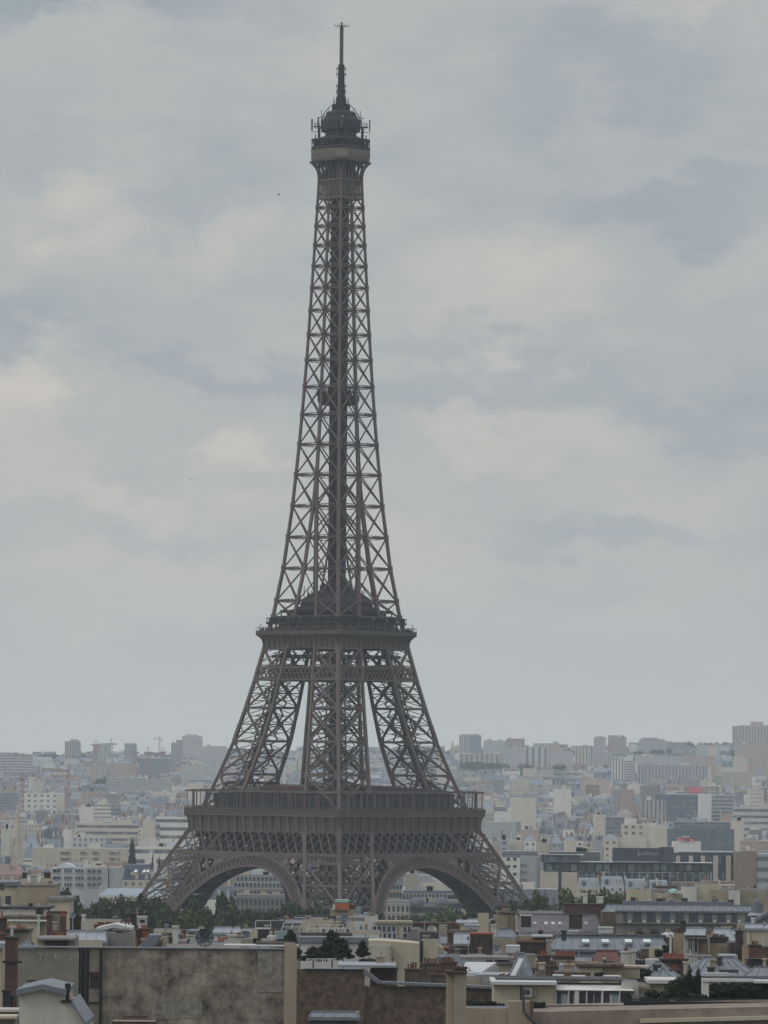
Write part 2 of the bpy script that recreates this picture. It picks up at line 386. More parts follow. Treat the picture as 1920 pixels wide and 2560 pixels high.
for k in range(4):
    # first-level girder of tall crossing lattice, and the narrow belt under it over the legs
    mb = MB()
    lattice(mb, k, 44.4, 51.4, 3.9, 5.85, .42, .1); rail(mb, k, 51.5, .5, .8, .1); rail(mb, k, 44.2, .5, .9, .1)
    s2 = S(48) - Wd(48)
    lattice(mb, k, 44.4, 51.4, 3.9, 5.0, .4, -Wd(48) * .5, m=iron_d); lattice(mb, k, 44.4, 51.4, 5, 5.0, .5, -Wd(48), m=iron_d)  # inner layers in the darkened iron, shade painted behind the outer lattice
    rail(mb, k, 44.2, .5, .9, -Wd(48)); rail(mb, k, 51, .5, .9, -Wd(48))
    for sg in (-1, 1):
        for q in (0, 1):
            for a, b in ((41.2, 46), (46, 51.5)):
                mb.beam(side(k, sg * (S(a) - q * Wd(a)), S(a) + .15, a), side(k, sg * (S(b) - q * Wd(b)), S(b) + .15, b), 1.2, iron)
    # the floor joists between outer and inner girders
    for j in range(-8, 9):
        t = j * 3.9; s = S(50)
        mb.beam(side(k, t, s - .6, 50.2), side(k, t, s - 14, 50.2), .5, iron_d, 2.2)
        mb.beam(side(k, t, s - 1, 45), side(k, t, s - 14, 51), .4, iron_d); mb.beam(side(k, t + 2, s - 5, 44.6), side(k, t + 2, s - 5, 51), .9, iron_d)
    mb.build('lattice_girder', tower)
    for sg in (-1, 1):
        mb = MB()
        for z, h in ((43.9, .45), (41.3, .6)):
            s = S(z); mb.beam(side(k, sg * (s - Wd(z)), s + .1, z), side(k, sg * s, s + .1, z), .5, iron, h)
        a0, a1 = S(42.5) - Wd(42.5), S(42.5)
        n = 9
        for j in range(n):
            for dr in (0, 1):
                t0 = a0 + (a1 - a0) * (j + dr) / n; t1 = a0 + (a1 - a0) * (j + 1 - dr) / n
                mb.beam(side(k, sg * t0, S(41.5) + .1, 41.5), side(k, sg * t1, S(43.9) + .1, 43.9), .3, iron)
        mb.build('lattice_belt', tower)
    # decorated arch
    mb = MB(); RO, RI, zc = 35.7, 32.3, 7.8
    def ar(r, a, dd=0):
        z = zc + r * math.sin(a); t = r * math.cos(a)
        s = S(max(z, 0)) + .25 - dd
        return side(k, t, s, z)
    n = 56; A = [R(8) + (math.pi - R(16)) * i / n for i in range(n + 1)]
    for i in range(n):
        for r, w in ((RO, .75), (RI, .7)):
            mb.beam(ar(r, A[i]), ar(r, A[i + 1]), w, iron, w * 1.1)
        mb.beam(ar(RI + .9, A[i]), ar(RI + .9, A[i + 1]), .18, iron); mb.beam(ar(RO - .9, A[i]), ar(RO - .9, A[i + 1]), .18, iron)
        # solid web set back between the two rims
        p = [ar(RI, A[i], .45), ar(RI, A[i + 1], .45), ar(RO, A[i + 1], .45), ar(RO, A[i], .45)]
        if True:
            mb.face(p, deck_m); mb.face([q + (side(k, 0, -.1, 0) - side(k, 0, 0, 0)) for q in p[::-1]], deck_m)
        mb.beam(ar(RI, A[i]), ar(RO, A[i]), .3, iron, .4)
        # the soffit runs inwards as an open lattice vault
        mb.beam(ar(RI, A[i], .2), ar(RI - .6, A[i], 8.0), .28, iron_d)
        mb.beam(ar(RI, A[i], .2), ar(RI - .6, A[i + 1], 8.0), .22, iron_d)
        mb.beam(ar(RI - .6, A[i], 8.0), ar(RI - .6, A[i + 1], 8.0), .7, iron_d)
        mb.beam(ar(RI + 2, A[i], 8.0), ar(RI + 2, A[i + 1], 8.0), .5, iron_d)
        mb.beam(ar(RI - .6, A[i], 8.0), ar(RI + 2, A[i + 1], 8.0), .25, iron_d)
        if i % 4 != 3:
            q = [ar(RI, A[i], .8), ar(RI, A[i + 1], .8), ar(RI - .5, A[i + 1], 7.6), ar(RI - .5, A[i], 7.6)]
            mb.face(q, iron_d); mb.face(q[::-1], iron_d)  # soffit panels in the darkened iron: their underside shade is painted in
    # spandrels: rounded slots cut in a plate between arch, belt and leg
    top = 43.6
    for sg in (-1, 1):
        for i in range(0, 11):
            a = R(24 + i * 4.9) if sg > 0 else math.pi - R(24 + i * 4.9)
            ca, sa = math.cos(a), math.sin(a)
            tmax = 1e9
            if sa > 0: tmax = (top - zc) / sa
            lim = S(40) - Wd(40) - .2
            tmax = min(tmax, lim / abs(ca) if abs(ca) > .01 else 1e9)
            if tmax > RO + .3: mb.beam(ar(RO, a), ar(tmax, a), .75, iron, .5)
        for i in range(0, 11):
            a = R(26.45 + i * 4.9) if sg > 0 else math.pi - R(26.45 + i * 4.9)
            sa, ca = math.sin(a), abs(math.cos(a)); tm = min((top - zc) / sa, (S(40) - Wd(40)) / ca)
            if tm - RO > 1: mb.beam(ar(tm - .8, a - .04), ar(tm - .8, a + .04), .9, iron, .9)
        mb.beam(side(k, sg * (S(41) - Wd(41) - .2), S(43) + .3, 43), side(k, sg * (S(27) - Wd(27) - .2), S(27) + .3, 27), .9, iron)
    mb.beam(side(k, -(S(44) - Wd(44)), S(43.6) + .3, 43.6), side(k, S(44) - Wd(44), S(43.6) + .3, 43.6), 1.1, iron, 1.0)
    # plate over the crown
    for i in range(18, 38):
        p = [ar(RO, A[i]), ar(RO, A[i + 1]), side(k, ar_t(A[i + 1]) if False else RO * math.cos(A[i + 1]), S(43.9) + .25, 43.9), side(k, RO * math.cos(A[i]), S(43.9) + .25, 43.9)]
        mb.face(p, iron); mb.face(p[::-1], iron)
    mb.build('arch', tower)

def ring(mb, prof, m, chamfer=0, inner=None, cap=None):
    """sweep a profile [(half, z)...] round the square plan"""
    def loop(h, z):
        if not chamfer: return [Vector((h, h, z)), Vector((-h, h, z)), Vector((-h, -h, z)), Vector((h, -h, z))]
        c = chamfer
        return [Vector(p + (z,)) for p in ((h, h - c), (h - c, h), (c - h, h), (-h, h - c), (-h, c - h), (c - h, -h), (h - c, -h), (h, c - h))]
    Ls = [loop(h, z) for h, z in prof]
    n = len(Ls[0])
    for a, b in zip(Ls, Ls[1:]):
        for k in range(n):
            j = (k + 1) % n; mb.face((a[k], a[j], b[j], b[k]), m)
    if cap: mb.face(Ls[-1], m)
# ---- first floor
mb = MB(); H1 = 35.75
ring(mb, [(S(51.6) + .1, 51.6), (34.9, 51.9), (34.95, 53.5), (35.1, 55), (35.4, 56.1), (35.9, 56.6), (35.9, 58.7), (35.5, 58.7), (35.5, 57.7), (19, 57.7), (19, 51.6), (S(51.6), 51.6)], deck_m)
mb.build('first_floor_deck', tower)
for k in range(4):
    mb = MB(); n = 9
    for j in range(-n + 1, n):
        t = j * 34.6 / (n - .5)
        mb.beam(side(k, t, 35.15, 52), side(k, t, 35.3, 54.6), 1.0, iron, .5); mb.beam(side(k, t, 35.3, 54.6), side(k, t, 35.85, 56.5), 1.15, iron, .7)
        mb.beam(side(k, t, 35.0, 51.8), side(k, t, 35.1, 52.5), 1.5, iron, .6, True)
    mb.beam(side(k, -35.9, 36.0, 56.7), side(k, 35.9, 36.0, 56.7), .3, iron, .35)
    mb.beam(side(k, -35.9, 36.0, 58.65), side(k, 35.9, 36.0, 58.65), .3, iron, .25)
    mb.build('bracket_frieze', tower)
    mb = MB()
    mb.beam(side(k, -35.7, 35.6, 64.5), side(k, 35.7, 35.6, 64.5), .5, iron, .55)
    mb.beam(side(k, -35.7, 35.6, 59.3), side(k, 35.7, 35.6, 59.3), .12, iron, .12)
    for j in range(-11, 12):
        t = j * 3.15
        w = .3
        mb.beam(side(k, t, 35.6, 58.6), side(k, t, 35.6, 64.4), w if j % 2 == 0 else .16, iron)
        if j % 2 == 0: mb.beam(side(k, t + .9, 35.3, 58.6), side(k, t + .9, 35.3, 64.4), .3, iron)
        mb.beam(side(k, t, 35.6, 64.6), side(k, t, 31.5, 65), .25, iron)
    for j in range(-60, 61): mb.beam(side(k, j * .59, 35.6, 58.6), side(k, j * .59, 35.6, 59.3), .07, iron)
    # visitors' screens and clutter along the walkway
    rr = random.Random(k)
    for j in range(40):
        t = rr.uniform(-33, 33); mb.beam(side(k, t, 34.6, 57.7), side(k, t, 34.6, 57.7 + rr.uniform(1.3, 1.9)), .45, iron_d, .4, True)
    mb.build('gallery', tower)
    # glazed pavilion on each side
    mb = MB(); L0, L1 = (-25, 23)
    for (a, b, z1) in ((L0, L1, 63.6),):
        P = [side(k, a, 31.5, 57.75), side(k, b, 31.5, 57.75), side(k, b, 21, 57.75), side(k, a, 21, 57.75)]
        T = [side(k, a, 32.2, z1), side(k, b, 32.2, z1), side(k, b, 21, z1), side(k, a, 21, z1)]
        mb.hexa(P, T, pav_m)
        for j in range(17):
            t = a + (b - a) * j / 16; mb.beam(side(k, t, 31.75, 57.8), side(k, t, 32.4, z1), .25, iron)
        mb.beam(side(k, a, 32.2, z1 + .1), side(k, b, 32.2, z1 + .1), .5, iron_d, .4)
    mb.build('pavilion', tower)
# sloping pavilion roofs that stand above the gallery line
mb = MB()
whitegl = mat('white_blind', (.45, .47, .48), .5, .15, .5)
a = [side(3, -30, 24, 64.2), side(3, -9, 24, 64.2), side(3, -9, 18, 64.2), side(3, -30, 18, 64.2)]
t = [side(3, -27, 24, 67.2), side(3, -9, 24, 67.2), side(3, -9, 18, 67.2), side(3, -27, 18, 67.2)]
for k, j in ((0, 1), (3, 2)):
    mb.beam(a[k], t[k], .8, redroof); mb.beam(t[k], t[j], .8, redroof, 1); mb.beam(a[j], t[j], .8, redroof)
P = [side(3, -28, 23.9, 64.9), side(3, -10, 23.9, 64.9), side(3, -10, 23.9, 66.4), side(3, -26.5, 23.9, 66.4)]
mb.face(P, whitegl); mb.face([p + Vector((0, 0, .02)) for p in P[::-1]], whitegl)
mb.hexa(t, [p + Vector((0, 0, .45)) for p in t], redroof)
# second half by the middle leg
b_ = [side(3, -8, 28, 63.7), side(3, 12, 28, 63.7), side(3, 12, 20, 63.7), side(3, -8, 20, 63.7)]
mb.hexa(b_, [p + Vector((0, 0, 3.2 if i > 1 else 2.6)) for i, p in enumerate(b_)], redroof)
mb.build('pavilion_roof', tower)
mb = MB()
b_ = [side(0, -14, 29, 63.7), side(0, 24, 30, 63.7), side(0, 24, 20, 63.7), side(0, -14, 20, 63.7)]
mb.hexa(b_, [p + Vector((0, 0, q)) for p, q in zip(b_, (2.6, .9, 2.0, 3.6))], redroof)
mb.beam(b_[0] + Vector((0, 0, 2.8)), b_[1] + Vector((0, 0, 1.1)), .35, deck_m, .5)
mb.build('pavilion_roof', tower)

# ---- belt under the second floor and the second floor itself
for k in range(4):
    mb = MB()
    lattice(mb, k, 102.2, 106.2, 1.9, 2.85, .38, .1)
    rail(mb, k, 106.3, .5, .6, .12); rail(mb, k, 102.0, .5, .55, .12)
    lattice(mb, k, 102.2, 106.2, 2.4, 2.6, .5, -Wd(104), m=iron_d); lattice(mb, k, 102.2, 106.2, 2.4, 3.6, .6, -Wd(104) * .5, m=iron_d); rail(mb, k, 106.3, .5, .6, -Wd(104)); rail(mb, k, 102, .5, .6, -Wd(104))
    for sg in (-1, 1):
        for q in (0, 1): mb.beam(side(k, sg * (S(101.5) - q * Wd(102)), S(101.5) + .12, 101.5), side(k, sg * (S(106.8) - q * Wd(106)), S(106.8) + .12, 106.8), .95, iron)
    # bracing between the legs above the belt
    for j in range(-3, 4):
        t = j * 2.6
    mb.build('lattice_belt', tower)
    mb = MB(); n = 7
    for j in range(-n, n + 1):
        t = j * 17.0 / n
        mb.beam(side(k, t, 17.7, 112.7), side(k, t, 17.9, 115.2), .32, iron, .4); mb.beam(side(k, t, 17.9, 115.2), side(k, t, 19.0, 117), .34, iron, .5)
    mb.build('bracket_frieze', tower)
mb = MB()
ring(mb, [(14, 112.5), (S(112.6) + .15, 112.5), (17.45, 113), (17.6, 114.6), (17.95, 115.7), (18.6, 116.6), (19.25, 117.1), (19.25, 118.6), (18.9, 118.6), (18.9, 117.8), (6.5, 117.8), (6.5, 112.5)], deck_m)
for z in (113.4, 110): 
    for j in range(-4, 5):
        mb.beam((j * 3.6, -16, z), (j * 3.6, 16, z), .5, iron, 1); mb.beam((-16, j * 3.6, z), (16, j * 3.6, z), .5, iron, 1)
mb.build('second_floor_deck', tower)
mb = MB()
for k in range(4):
    for j in range(-26, 27):
        t = j * 19.2 / 26; mb.beam(side(k, t, 19.1, 118.6), side(k, t, 19.1, 119.8), .08, iron)
        if j % 6 == 0: mb.beam(side(k, t, 19.1, 118.6), side(k, t, 18.6, 120.9), .12, iron); mb.beam(side(k, t, 18.6, 120.9), side(k, t, 18.0, 120.7), .12, iron)
    mb.beam(side(k, -19.2, 19.1, 119.8), side(k, 19.2, 19.1, 119.8), .12, iron)
    # upper deck of the second floor: platform rim, posts and the crowd screens
    mb.beam(side(k, -16.7, 16.7, 121.2), side(k, 16.7, 16.7, 121.2), .5, iron_d, .7)
    mb.beam(side(k, -16.7, 16.7, 122.9), side(k, 16.7, 16.7, 122.9), .2, iron_d, .25)
    for j in range(-24, 25):
        t = j * 16.7 / 24; mb.beam(side(k, t, 16.7, 121.2), side(k, t, 16.7, 122.9), .13, iron_d)
    rr = random.Random(50 + k)
    for j in range(46):
        t = rr.uniform(-16, 16); mb.beam(side(k, t, 16.2, 121.4), side(k, t, 16.2, 121.4 + rr.uniform(1.2, 1.8)), rr.uniform(.3, .7), iron_d, .3, True)
        t = rr.uniform(-18, 18); mb.beam(side(k, t, 18.3, 117.8), side(k, t, 18.3, 117.8 + rr.uniform(1.3, 1.8)), rr.uniform(.3, .6), iron_d, .3, True)
    for j in (-16, -12.5, -9, -5.5, -2, 2, 5.5, 9, 12.5, 16): mb.beam(side(k, j, 16.3, 117.8), side(k, j, 16.3, 121), .4, iron_d)
    P = [side(k, -11, 15.6, 117.8), side(k, 12, 15.6, 117.8), side(k, 12, 12, 117.8), side(k, -11, 12, 117.8)]
    mb.hexa(P, [p + Vector((0, 0, 3.1)) for p in P], pav_m)
ring(mb, [(16.8, 120.9), (16.8, 121.3), (6, 121.3), (6, 120.9), (16.8, 120.9)], iron_d)
mb.build('upper_gallery', tower)
mb = MB()   # the pavilion with its pitched roof on the upper deck
ring(mb, [(11.6, 123.6), (12.8, 123.9), (13, 125.2), (11.9, 125.5), (10.4, 126.8), (9.7, 126.9), (9.3, 129.2), (8.9, 129.7), (6.8, 131.6), (5.2, 132.3), (4.4, 134.4), (3.4, 134.8), (3.0, 136.6)], iron_d, chamfer=2, cap=True)
for k in range(4):
    for t in (-10.5, -8, -5.5, -2.6, 0, 2.6, 5.5, 8, 10.5): mb.beam(side(k, t, 11, 121.3), side(k, t, 11, 123.9), .45, iron_d)
    mb.beam(side(k, -13.4, 13.4, 125.2), side(k, 13.4, 13.4, 125.2), .3, iron_d, .9)
    for t in (-13.2, 13.2): mb.beam(side(k, t, 13.2, 121.3), side(k, t, 13.2, 125.2), .3, iron_d)
    P = [side(k, -6, 10.5, 121.3), side(k, 4, 10.5, 121.3), side(k, 4, 8, 121.3), side(k, -6, 8, 121.3)]
    mb.hexa(P, [p + Vector((0, 0, 2.6)) for p in P], pav_m)
    rr = random.Random(80 + k)
    for j in range(14):
        t = rr.uniform(-8, 8); d = rr.uniform(4, 9); mb.beam(side(k, t, d, 130), side(k, t, d, 130 + rr.uniform(1.5, 4.5)), .2, iron_d)
mb.build('upper_pavilion', tower)

# ---- the tapering shaft
nodes = [123.2] + [zy(y) for y in (1503.8, 1422.8, 1344.7, 1266.6, 1188.5, 1113, 1038, 968.7, 902, 838.5, 777, 721, 667, 615, 567, 521, 474.6)]
NZ = [118] + nodes + [267, 277]
for k in range(4):
    mb = MB()
    def fp(z, u, off=0):     # u: 0 left edge, 1 first inner, 2 second inner, 3 right edge of the face
        s = S(z); w = min(Wd(z), s); t = (-s, -s + w, s - w, s)[u]
        return side(k, t, s + off, z)
    zz = sorted(set([118] + nodes + [277]))
    for a, b in zip(zz, zz[1:]):
        cw = .95 - .33 * (b - 120) / 160
        for u in (0, 1, 2):
            if u == 2 and Wd(a) >= S(a) - .01: continue
            mb.beam(fp(a, u, 0 if u == 0 else .05), fp(b, u, 0 if u == 0 else .05), cw if u == 0 else cw * .85, iron)
        if Wd(a) >= S(a) - .01: pairs = ((0, 1), (1, 3))
        else: pairs = ((0, 1), (2, 3))
        gap = S(a) - Wd(a)
        for u, v in pairs:
            p, q, r, t = fp(a, u), fp(a, v), fp(b, u), fp(b, v)
            w = .46 - .14 * (b - 120) / 160
            mb.beam(p, t, w, iron, w * .8); mb.beam(q, r, w, iron, w * .8)
            c = (p + t) / 2
        if 123 < b < 266:
            for u in (0, 1, 2):
                P_ = fp(b, u); e = .75 - .2 * (b - 120) / 160
                mb.box(P_.x - e * .8, P_.x + e * .8, P_.y - e * .8, P_.y + e * .8, b - e * 1.3, b + e * 1.3, iron)
        # bow-shaped truss across the whole face
        p, t = fp(b, 0), fp(b, 3); n = 12; hh = .55
        prev = None
        for i in range(n + 1):
            f = i / n; q = p.lerp(t, f); sag = hh * (.55 + .45 * abs(math.sin(f * math.pi * 2)))
            lo = q + Vector((0, 0, -sag)); hi = q + Vector((0, 0, sag * .7))
            if prev:
                mb.beam(prev[0], lo, .2, iron); mb.beam(prev[1], hi, .24, iron)
                mb.beam(prev[0] if i % 2 else prev[1], hi if i % 2 else lo, .13, iron)
            prev = (lo, hi)
    mb.build('shaft_side', tower)
mb = MB()
for z in nodes[:-1]:     # horizontal frames inside the shaft
    s = S(z)
    for a, b in (((-s, -s), (s, s)), ((-s, s), (s, -s)), ((0, -s), (0, s)), ((-s, 0), (s, 0))):
        mb.beam((*a, z), (*b, z), .25, iron, .5)
for a, b in zip(nodes, nodes[1:]):   # inner faces of the leg boxes
    for sx in (-1, 1):
        for sy in (-1, 1):
            sa, sb = S(a), S(b); wa, wb = min(Wd(a), sa), min(Wd(b), sb)
            if sa - wa < .3: continue
            mb.beam((sx * (sa - wa), sy * (sa - wa), a), (sx * (sb - wb), sy * (sb - wb), b), .5, iron)
            mb.beam((sx * (sa - wa), sy * sa, a), (sx * (sb - wb), sy * (sb - wb), b), .3, iron); mb.beam((sx * (sa - wa), sy * (sa - wa), a), (sx * (sb - wb), sy * sb, b), .3, iron)
            mb.beam((sx * sa, sy * (sa - wa), a), (sx * (sb - wb), sy * (sb - wb), b), .3, iron)
mb.build('inner_frame', tower)
mb = MB()   # lift shafts and stairs up the middle
for cx, cy in ((-1.15, 1.15), (1.15, -1.15)):
    h = .85; rr = random.Random(5)
    for dx in (-h, 0, h):
        for dy in (-h, 0, h): mb.beam((cx + dx, cy + dy, 118), (cx + dx, cy + dy, 276), .3, iron_d)
    z = 119
    while z < 274:
        for a, b in (((-h, -h), (h, -h)), ((h, -h), (h, h)), ((h, h), (-h, h)), ((-h, h), (-h, -h))):
            mb.beam((cx + a[0], cy + a[1], z), (cx + b[0], cy + b[1], z), .16, iron_d, .5)
            mb.beam((cx + a[0], cy + a[1], z), (cx + b[0], cy + b[1], z + 1.3), .3, iron_d)
        mb.beam((cx - h, cy, z), (cx + h, cy, z + 1.2), 1.0, iron_d, .2)
        z += 1.3
for z0, z1 in ((136, 150), (176, 190), (214, 226), (248, 258)):     # counterweights and cabins
    mb.box(-2.1, -.4, .4, 2.1, z0, z0 + 5, iron_d); mb.box(.4, 2.1, -2.1, -.4, z1, z1 + 5, iron_d)
mb.build('lift_shaft', tower)
mb = MB()
ring(mb, [(2.6, 195), (5.0, 195), (5.5, 196.6), (5.5, 198.2), (5, 198.3), (2.6, 198.3)], iron_d, chamfer=1.0)
for k in range(4):
    rr = random.Random(k + 9)
    for j in range(13):
        t = -5.3 + j * .88; mb.beam(side(k, t, 5.4, 198), side(k, t, 5.4, 199.5), .14, iron_d)
    mb.beam(side(k, -5.4, 5.4, 199.5), side(k, 5.4, 5.4, 199.5), .15, iron_d)
    for j in range(9):
        t = rr.uniform(-5, 5); d = rr.uniform(2, 5); mb.beam(side(k, t, d, 198), side(k, t, d, 199.3 + rr.random() * 2), rr.uniform(.3, .9), iron_d, .4, True)
mb.build('intermediate_platform', tower)

# ---- the summit
mb = MB()
for k in range(4):
    T0 = S(266)
    mb.beam(side(k, -T0, T0 + .05, zy(453.5)), side(k, T0, T0 + .05, zy(453.5)), .4, iron, .5)
    mb.beam(side(k, -T0, T0 + .05, 264.8), side(k, T0, T0 + .05, 264.8), .4, iron, .8)
    n = 5
    for i in range(10):
        a = -T0 + i * T0 / 5; mb.beam(side(k, a, T0, 265), side(k, a + T0 / 5, T0, 270.4), .22, iron); mb.beam(side(k, a + T0 / 5, T0, 265), side(k, a, T0, 270.4), .22, iron)
    for i in range(-3, 4):      # flaring ribs up to the cabin
        u = i / 3; prev = None
        for z, h in ((270.6, 5.25), (272.5, 5.5), (274, 5.9), (275.4, 6.6), (276.3, 7.3), (277.1, 8.1)):
            p = side(k, u * (h if abs(i) < 3 else h - (1.5 * (z - 270.6) / 6.5)), h, z)
            if prev is not None: mb.beam(prev, p, .42 if abs(i) == 3 else .3, iron, .5)
            prev = p
        if i < 3: mb.beam(side(k, u * 5.3 + .9, 5.3, 271), side(k, u * 5.3 + .9, 6.0, 276.5), .5, iron_d)
ring(mb, [(3.2, 265), (3.2, 277)], iron_d); ring(mb, [(5.0, 269.4), (5.0, 270.6), (3, 270.6)], iron_d)
mb.build('flared_bracket', tower)
mb = MB(); cabin_l = mat('cabin_panel', (.20, .18, .155), .6, .2, .6)
ring(mb, [(3, 276.9), (8.2, 276.9), (8.55, 277.6), (8.55, 278.4)], iron, chamfer=3.2)
ring(mb, [(8.5, 278.4), (8.5, 281.0)], cabin_l, chamfer=3.2); ring(mb, [(8.6, 281.0), (8.7, 281.3), (8.5, 282), (3, 282)], iron_d, chamfer=3.2)
for k in range(4):
    for j in range(-6, 7):
        t = j * 5.3 / 6; mb.beam(side(k, t, 8.6, 278.3), side(k, t, 8.6, 281), .16, iron)
        mb.beam(side(k, t, 8.5, 282), side(k, t, 8.5, 283.6), .12, iron_d)
    mb.beam(side(k, -5.4, 8.5, 283.7), side(k, 5.4, 8.5, 283.7), .18, iron_d, .3); mb.beam(side(k, -5.4, 8.62, 279.2), side(k, 5.4, 8.62, 279.2), .1, iron, .2)
    rr = random.Random(k + 30)
    for j in range(12):
        t = rr.uniform(-5, 5); mb.beam(side(k, t, 7.9, 282), side(k, t, 7.9, 283.2 + rr.random()), .45, iron_d, .3, True)
mb.build('top_cabin', tower)
mb = MB()
ring(mb, [(5.2, 282), (5.2, 284.2)], pav_m, chamfer=1.6)
ring(mb, [(8.2, 284.0), (8.4, 284.4), (8.0, 284.8), (6.6, 285.0), (5.0, 285.8), (5.0, 287.0), (5.9, 287.5), (6.1, 288.6), (6.0, 290.2), (5.7, 291.2), (5.0, 292.4), (4.9, 293.6), (3.8, 294.3), (1.4, 294.6)], iron_d, chamfer=2.6, cap=True)
for k in range(4):
    for i, (a, b) in enumerate((((5.9, 288.5), (6.0, 291.2)), ((6.0, 291.2), (5.2, 293.4)), ((5.2, 293.4), (3.8, 295.4)), ((3.8, 295.4), (2.1, 297)))):
        for t in (-1, 1):
            mb.beam(side(k, t * a[0] * .78, a[0] * .78 + .1, a[1]), side(k, t * b[0] * .78, b[0] * .78 + .1, b[1]), .22, iron_d)
            mb.beam(side(k, t * (a[0] * .78 - .9), a[0] * .78 - .9, a[1]), side(k, t * b[0] * .78, b[0] * .78, b[1]), .14, iron_d)
    # struts carrying the outer antenna platform
    for t in (-1, 1):
        mb.beam(side(k, t * 4.3, 6.1, 282), side(k, t * 4.3, 6.1, 289), .6, iron_d)
    for j in range(6):
        rr = random.Random(j * 7 + k); t = rr.uniform(-5, 5); mb.beam(side(k, t, 6.4, 289.3), side(k, t, 6.4, 290.5 + rr.random() * 2), .18, iron_d)
mb.build('summit_dome', tower)
for q in range(4):
    mb = MB()
    a = q * math.pi / 2 + math.pi / 4; ux, uy = math.cos(a), math.sin(a); vx, vy = -uy, ux
    mb.beam((ux * 5, uy * 5, 289), (ux * 9.3, uy * 9.3, 289), .5, iron_d, .4); mb.beam((ux * 6.5, uy * 6.5, 287.3), (ux * 9.5, uy * 9.5, 287.3), .2, iron_d)
    mb.beam((ux * 7, uy * 7, 287.3), (ux * 9, uy * 9, 289), .15, iron_d)
    mb.beam((ux * 5.2, uy * 5.2, 292.3), (ux * 8, uy * 8, 292.1), .2, iron_d)
    mb.beam((ux * 6.6, uy * 6.6, 292), (ux * 6.6, uy * 6.6, 294.6), .14, iron_d)
    for d, h in ((6.6, 2.2), (7.2, 1.4), (7.9, 1.9), (8.5, 1.2), (8.9, 1.6)):
        mb.beam((ux * d, uy * d, 289), (ux * d, uy * d, 289 + h), .16, iron_d)
        mb.beam((ux * d + vx, uy * d + vy, 289), (ux * d, uy * d, 289 + h * .8), .12, iron_d)
    mb.beam((ux * 8.6, uy * 8.6, 284), (ux * 8.6, uy * 8.6, 286.4), .25, iron_d)
    mb.beam((ux * 9.6, uy * 9.6, 282), (ux * 9.8, uy * 9.8, 288), .08, iron_d)
    mb.build('antenna_arm', tower)
for q in range(4):
    a = q * math.pi / 2 + math.pi / 4; mb = MB()
    mb.beam((math.cos(a) * 9.8, math.sin(a) * 9.8, 287.7), (math.cos(a) * 9.8, math.sin(a) * 9.8, 291.6), .55 if q in (1, 2) else .3, deck_m, .3, True)
    mb.build('panel_antenna', tower)
mb = MB(); dishm = mat('white_dish', (.7, .7, .68), .5, .08, 2)
for x, y in ((-3.6, -4.2),): mb.dome(x, y, 291.9, .4, dishm, 1, 8, 3)
mb.build('beacon', tower)
mb = MB()
def cage(z0, z1, h0, h1, step, w, x=True):
    n = max(1, int((z1 - z0) / step))
    for sx in (-1, 1):
        for sy in (-1, 1): mb.beam((sx * h0, sy * h0, z0), (sx * h1, sy * h1, z1), w, iron_d)
    for i in range(n + 1):
        z = z0 + (z1 - z0) * i / n; h = h0 + (h1 - h0) * i / n; zb = z + (z1 - z0) / n
        for a, b in (((-h, -h), (h, -h)), ((h, -h), (h, h)), ((h, h), (-h, h)), ((-h, h), (-h, -h))):
            mb.beam((*a, z), (*b, z), w * .8, iron_d)
            if x and i < n: mb.beam((*a, z), (*b, zb), w * .7, iron_d)
cage(294.3, 297, 1.6, 1.1, .7, .5); cage(294, 303, .82, .68, .5, .45); cage(303, 310, .62, .56, .5, .42)
mb.box(-.6, .6, -.6, .6, 294, 303, iron_d); mb.box(-.48, .48, -.48, .48, 303, 309.8, iron_d); mb.box(-1.3, 1.3, -1.3, 1.3, 296.2, 296.6, iron_d); mb.box(-2, 2, -2, 2, 294.3, 294.7, iron_d)
for j_ in range(16):
    r9 = random.Random(j_); an = r9.uniform(0, 6.28); q9 = r9.uniform(1.6, 3.6); mb.beam((q9 * math.cos(an), q9 * math.sin(an), 293.6), (q9 * math.cos(an), q9 * math.sin(an), 293.6 + (4.2 - q9) * r9.uniform(.5, 1.1)), r9.uniform(.12, .4), iron_d)
cage(309.8, 322.6, .38, .36, .8, .17, True)
mb.box(-.33, .33, -.33, .33, 322.3, 323.4, iron_d); mb.beam((0, 0, 323), (0, 0, 324.5), .35, iron_d, None, True)
d = math.sqrt(.5)
for q in (-1, 1):
    mb.beam((0, 0, 323.1), (q * 2.5 * d, -q * 2.5 * d, 323.1), .2, iron_d, .22); mb.beam((q * 1.0 * d, -q * 1.0 * d, 323), (q * .3, -q * .3, 322.2), .1, iron_d)
    mb.beam((0, 0, 323.1), (q * 1.5 * d, q * 1.5 * d, 323.1), .2, iron_d)
    for dd in (.7, 1.2, 2.4): mb.beam((q * dd * d, -q * dd * d, 323.1), (q * dd * d, -q * dd * d, 324.1), .09, iron_d)
for z in (zy(173), zy(187), zy(215.5), zy(229.6)):
    for a in range(4):
        an = a * math.pi / 2 + math.pi / 4; mb.beam((0, 0, z), (1.7 * math.cos(an), 1.7 * math.sin(an), z), .2, iron_d, .25)
        mb.beam((1.5 * math.cos(an), 1.5 * math.sin(an), z - .4), (1.5 * math.cos(an), 1.5 * math.sin(an), z + .6), .12, iron_d)
        mb.beam((1.65 * math.cos(an), 1.65 * math.sin(an), z - 1.2), (1.65 * math.cos(an), 1.65 * math.sin(an), z + .4), .07, iron_d)
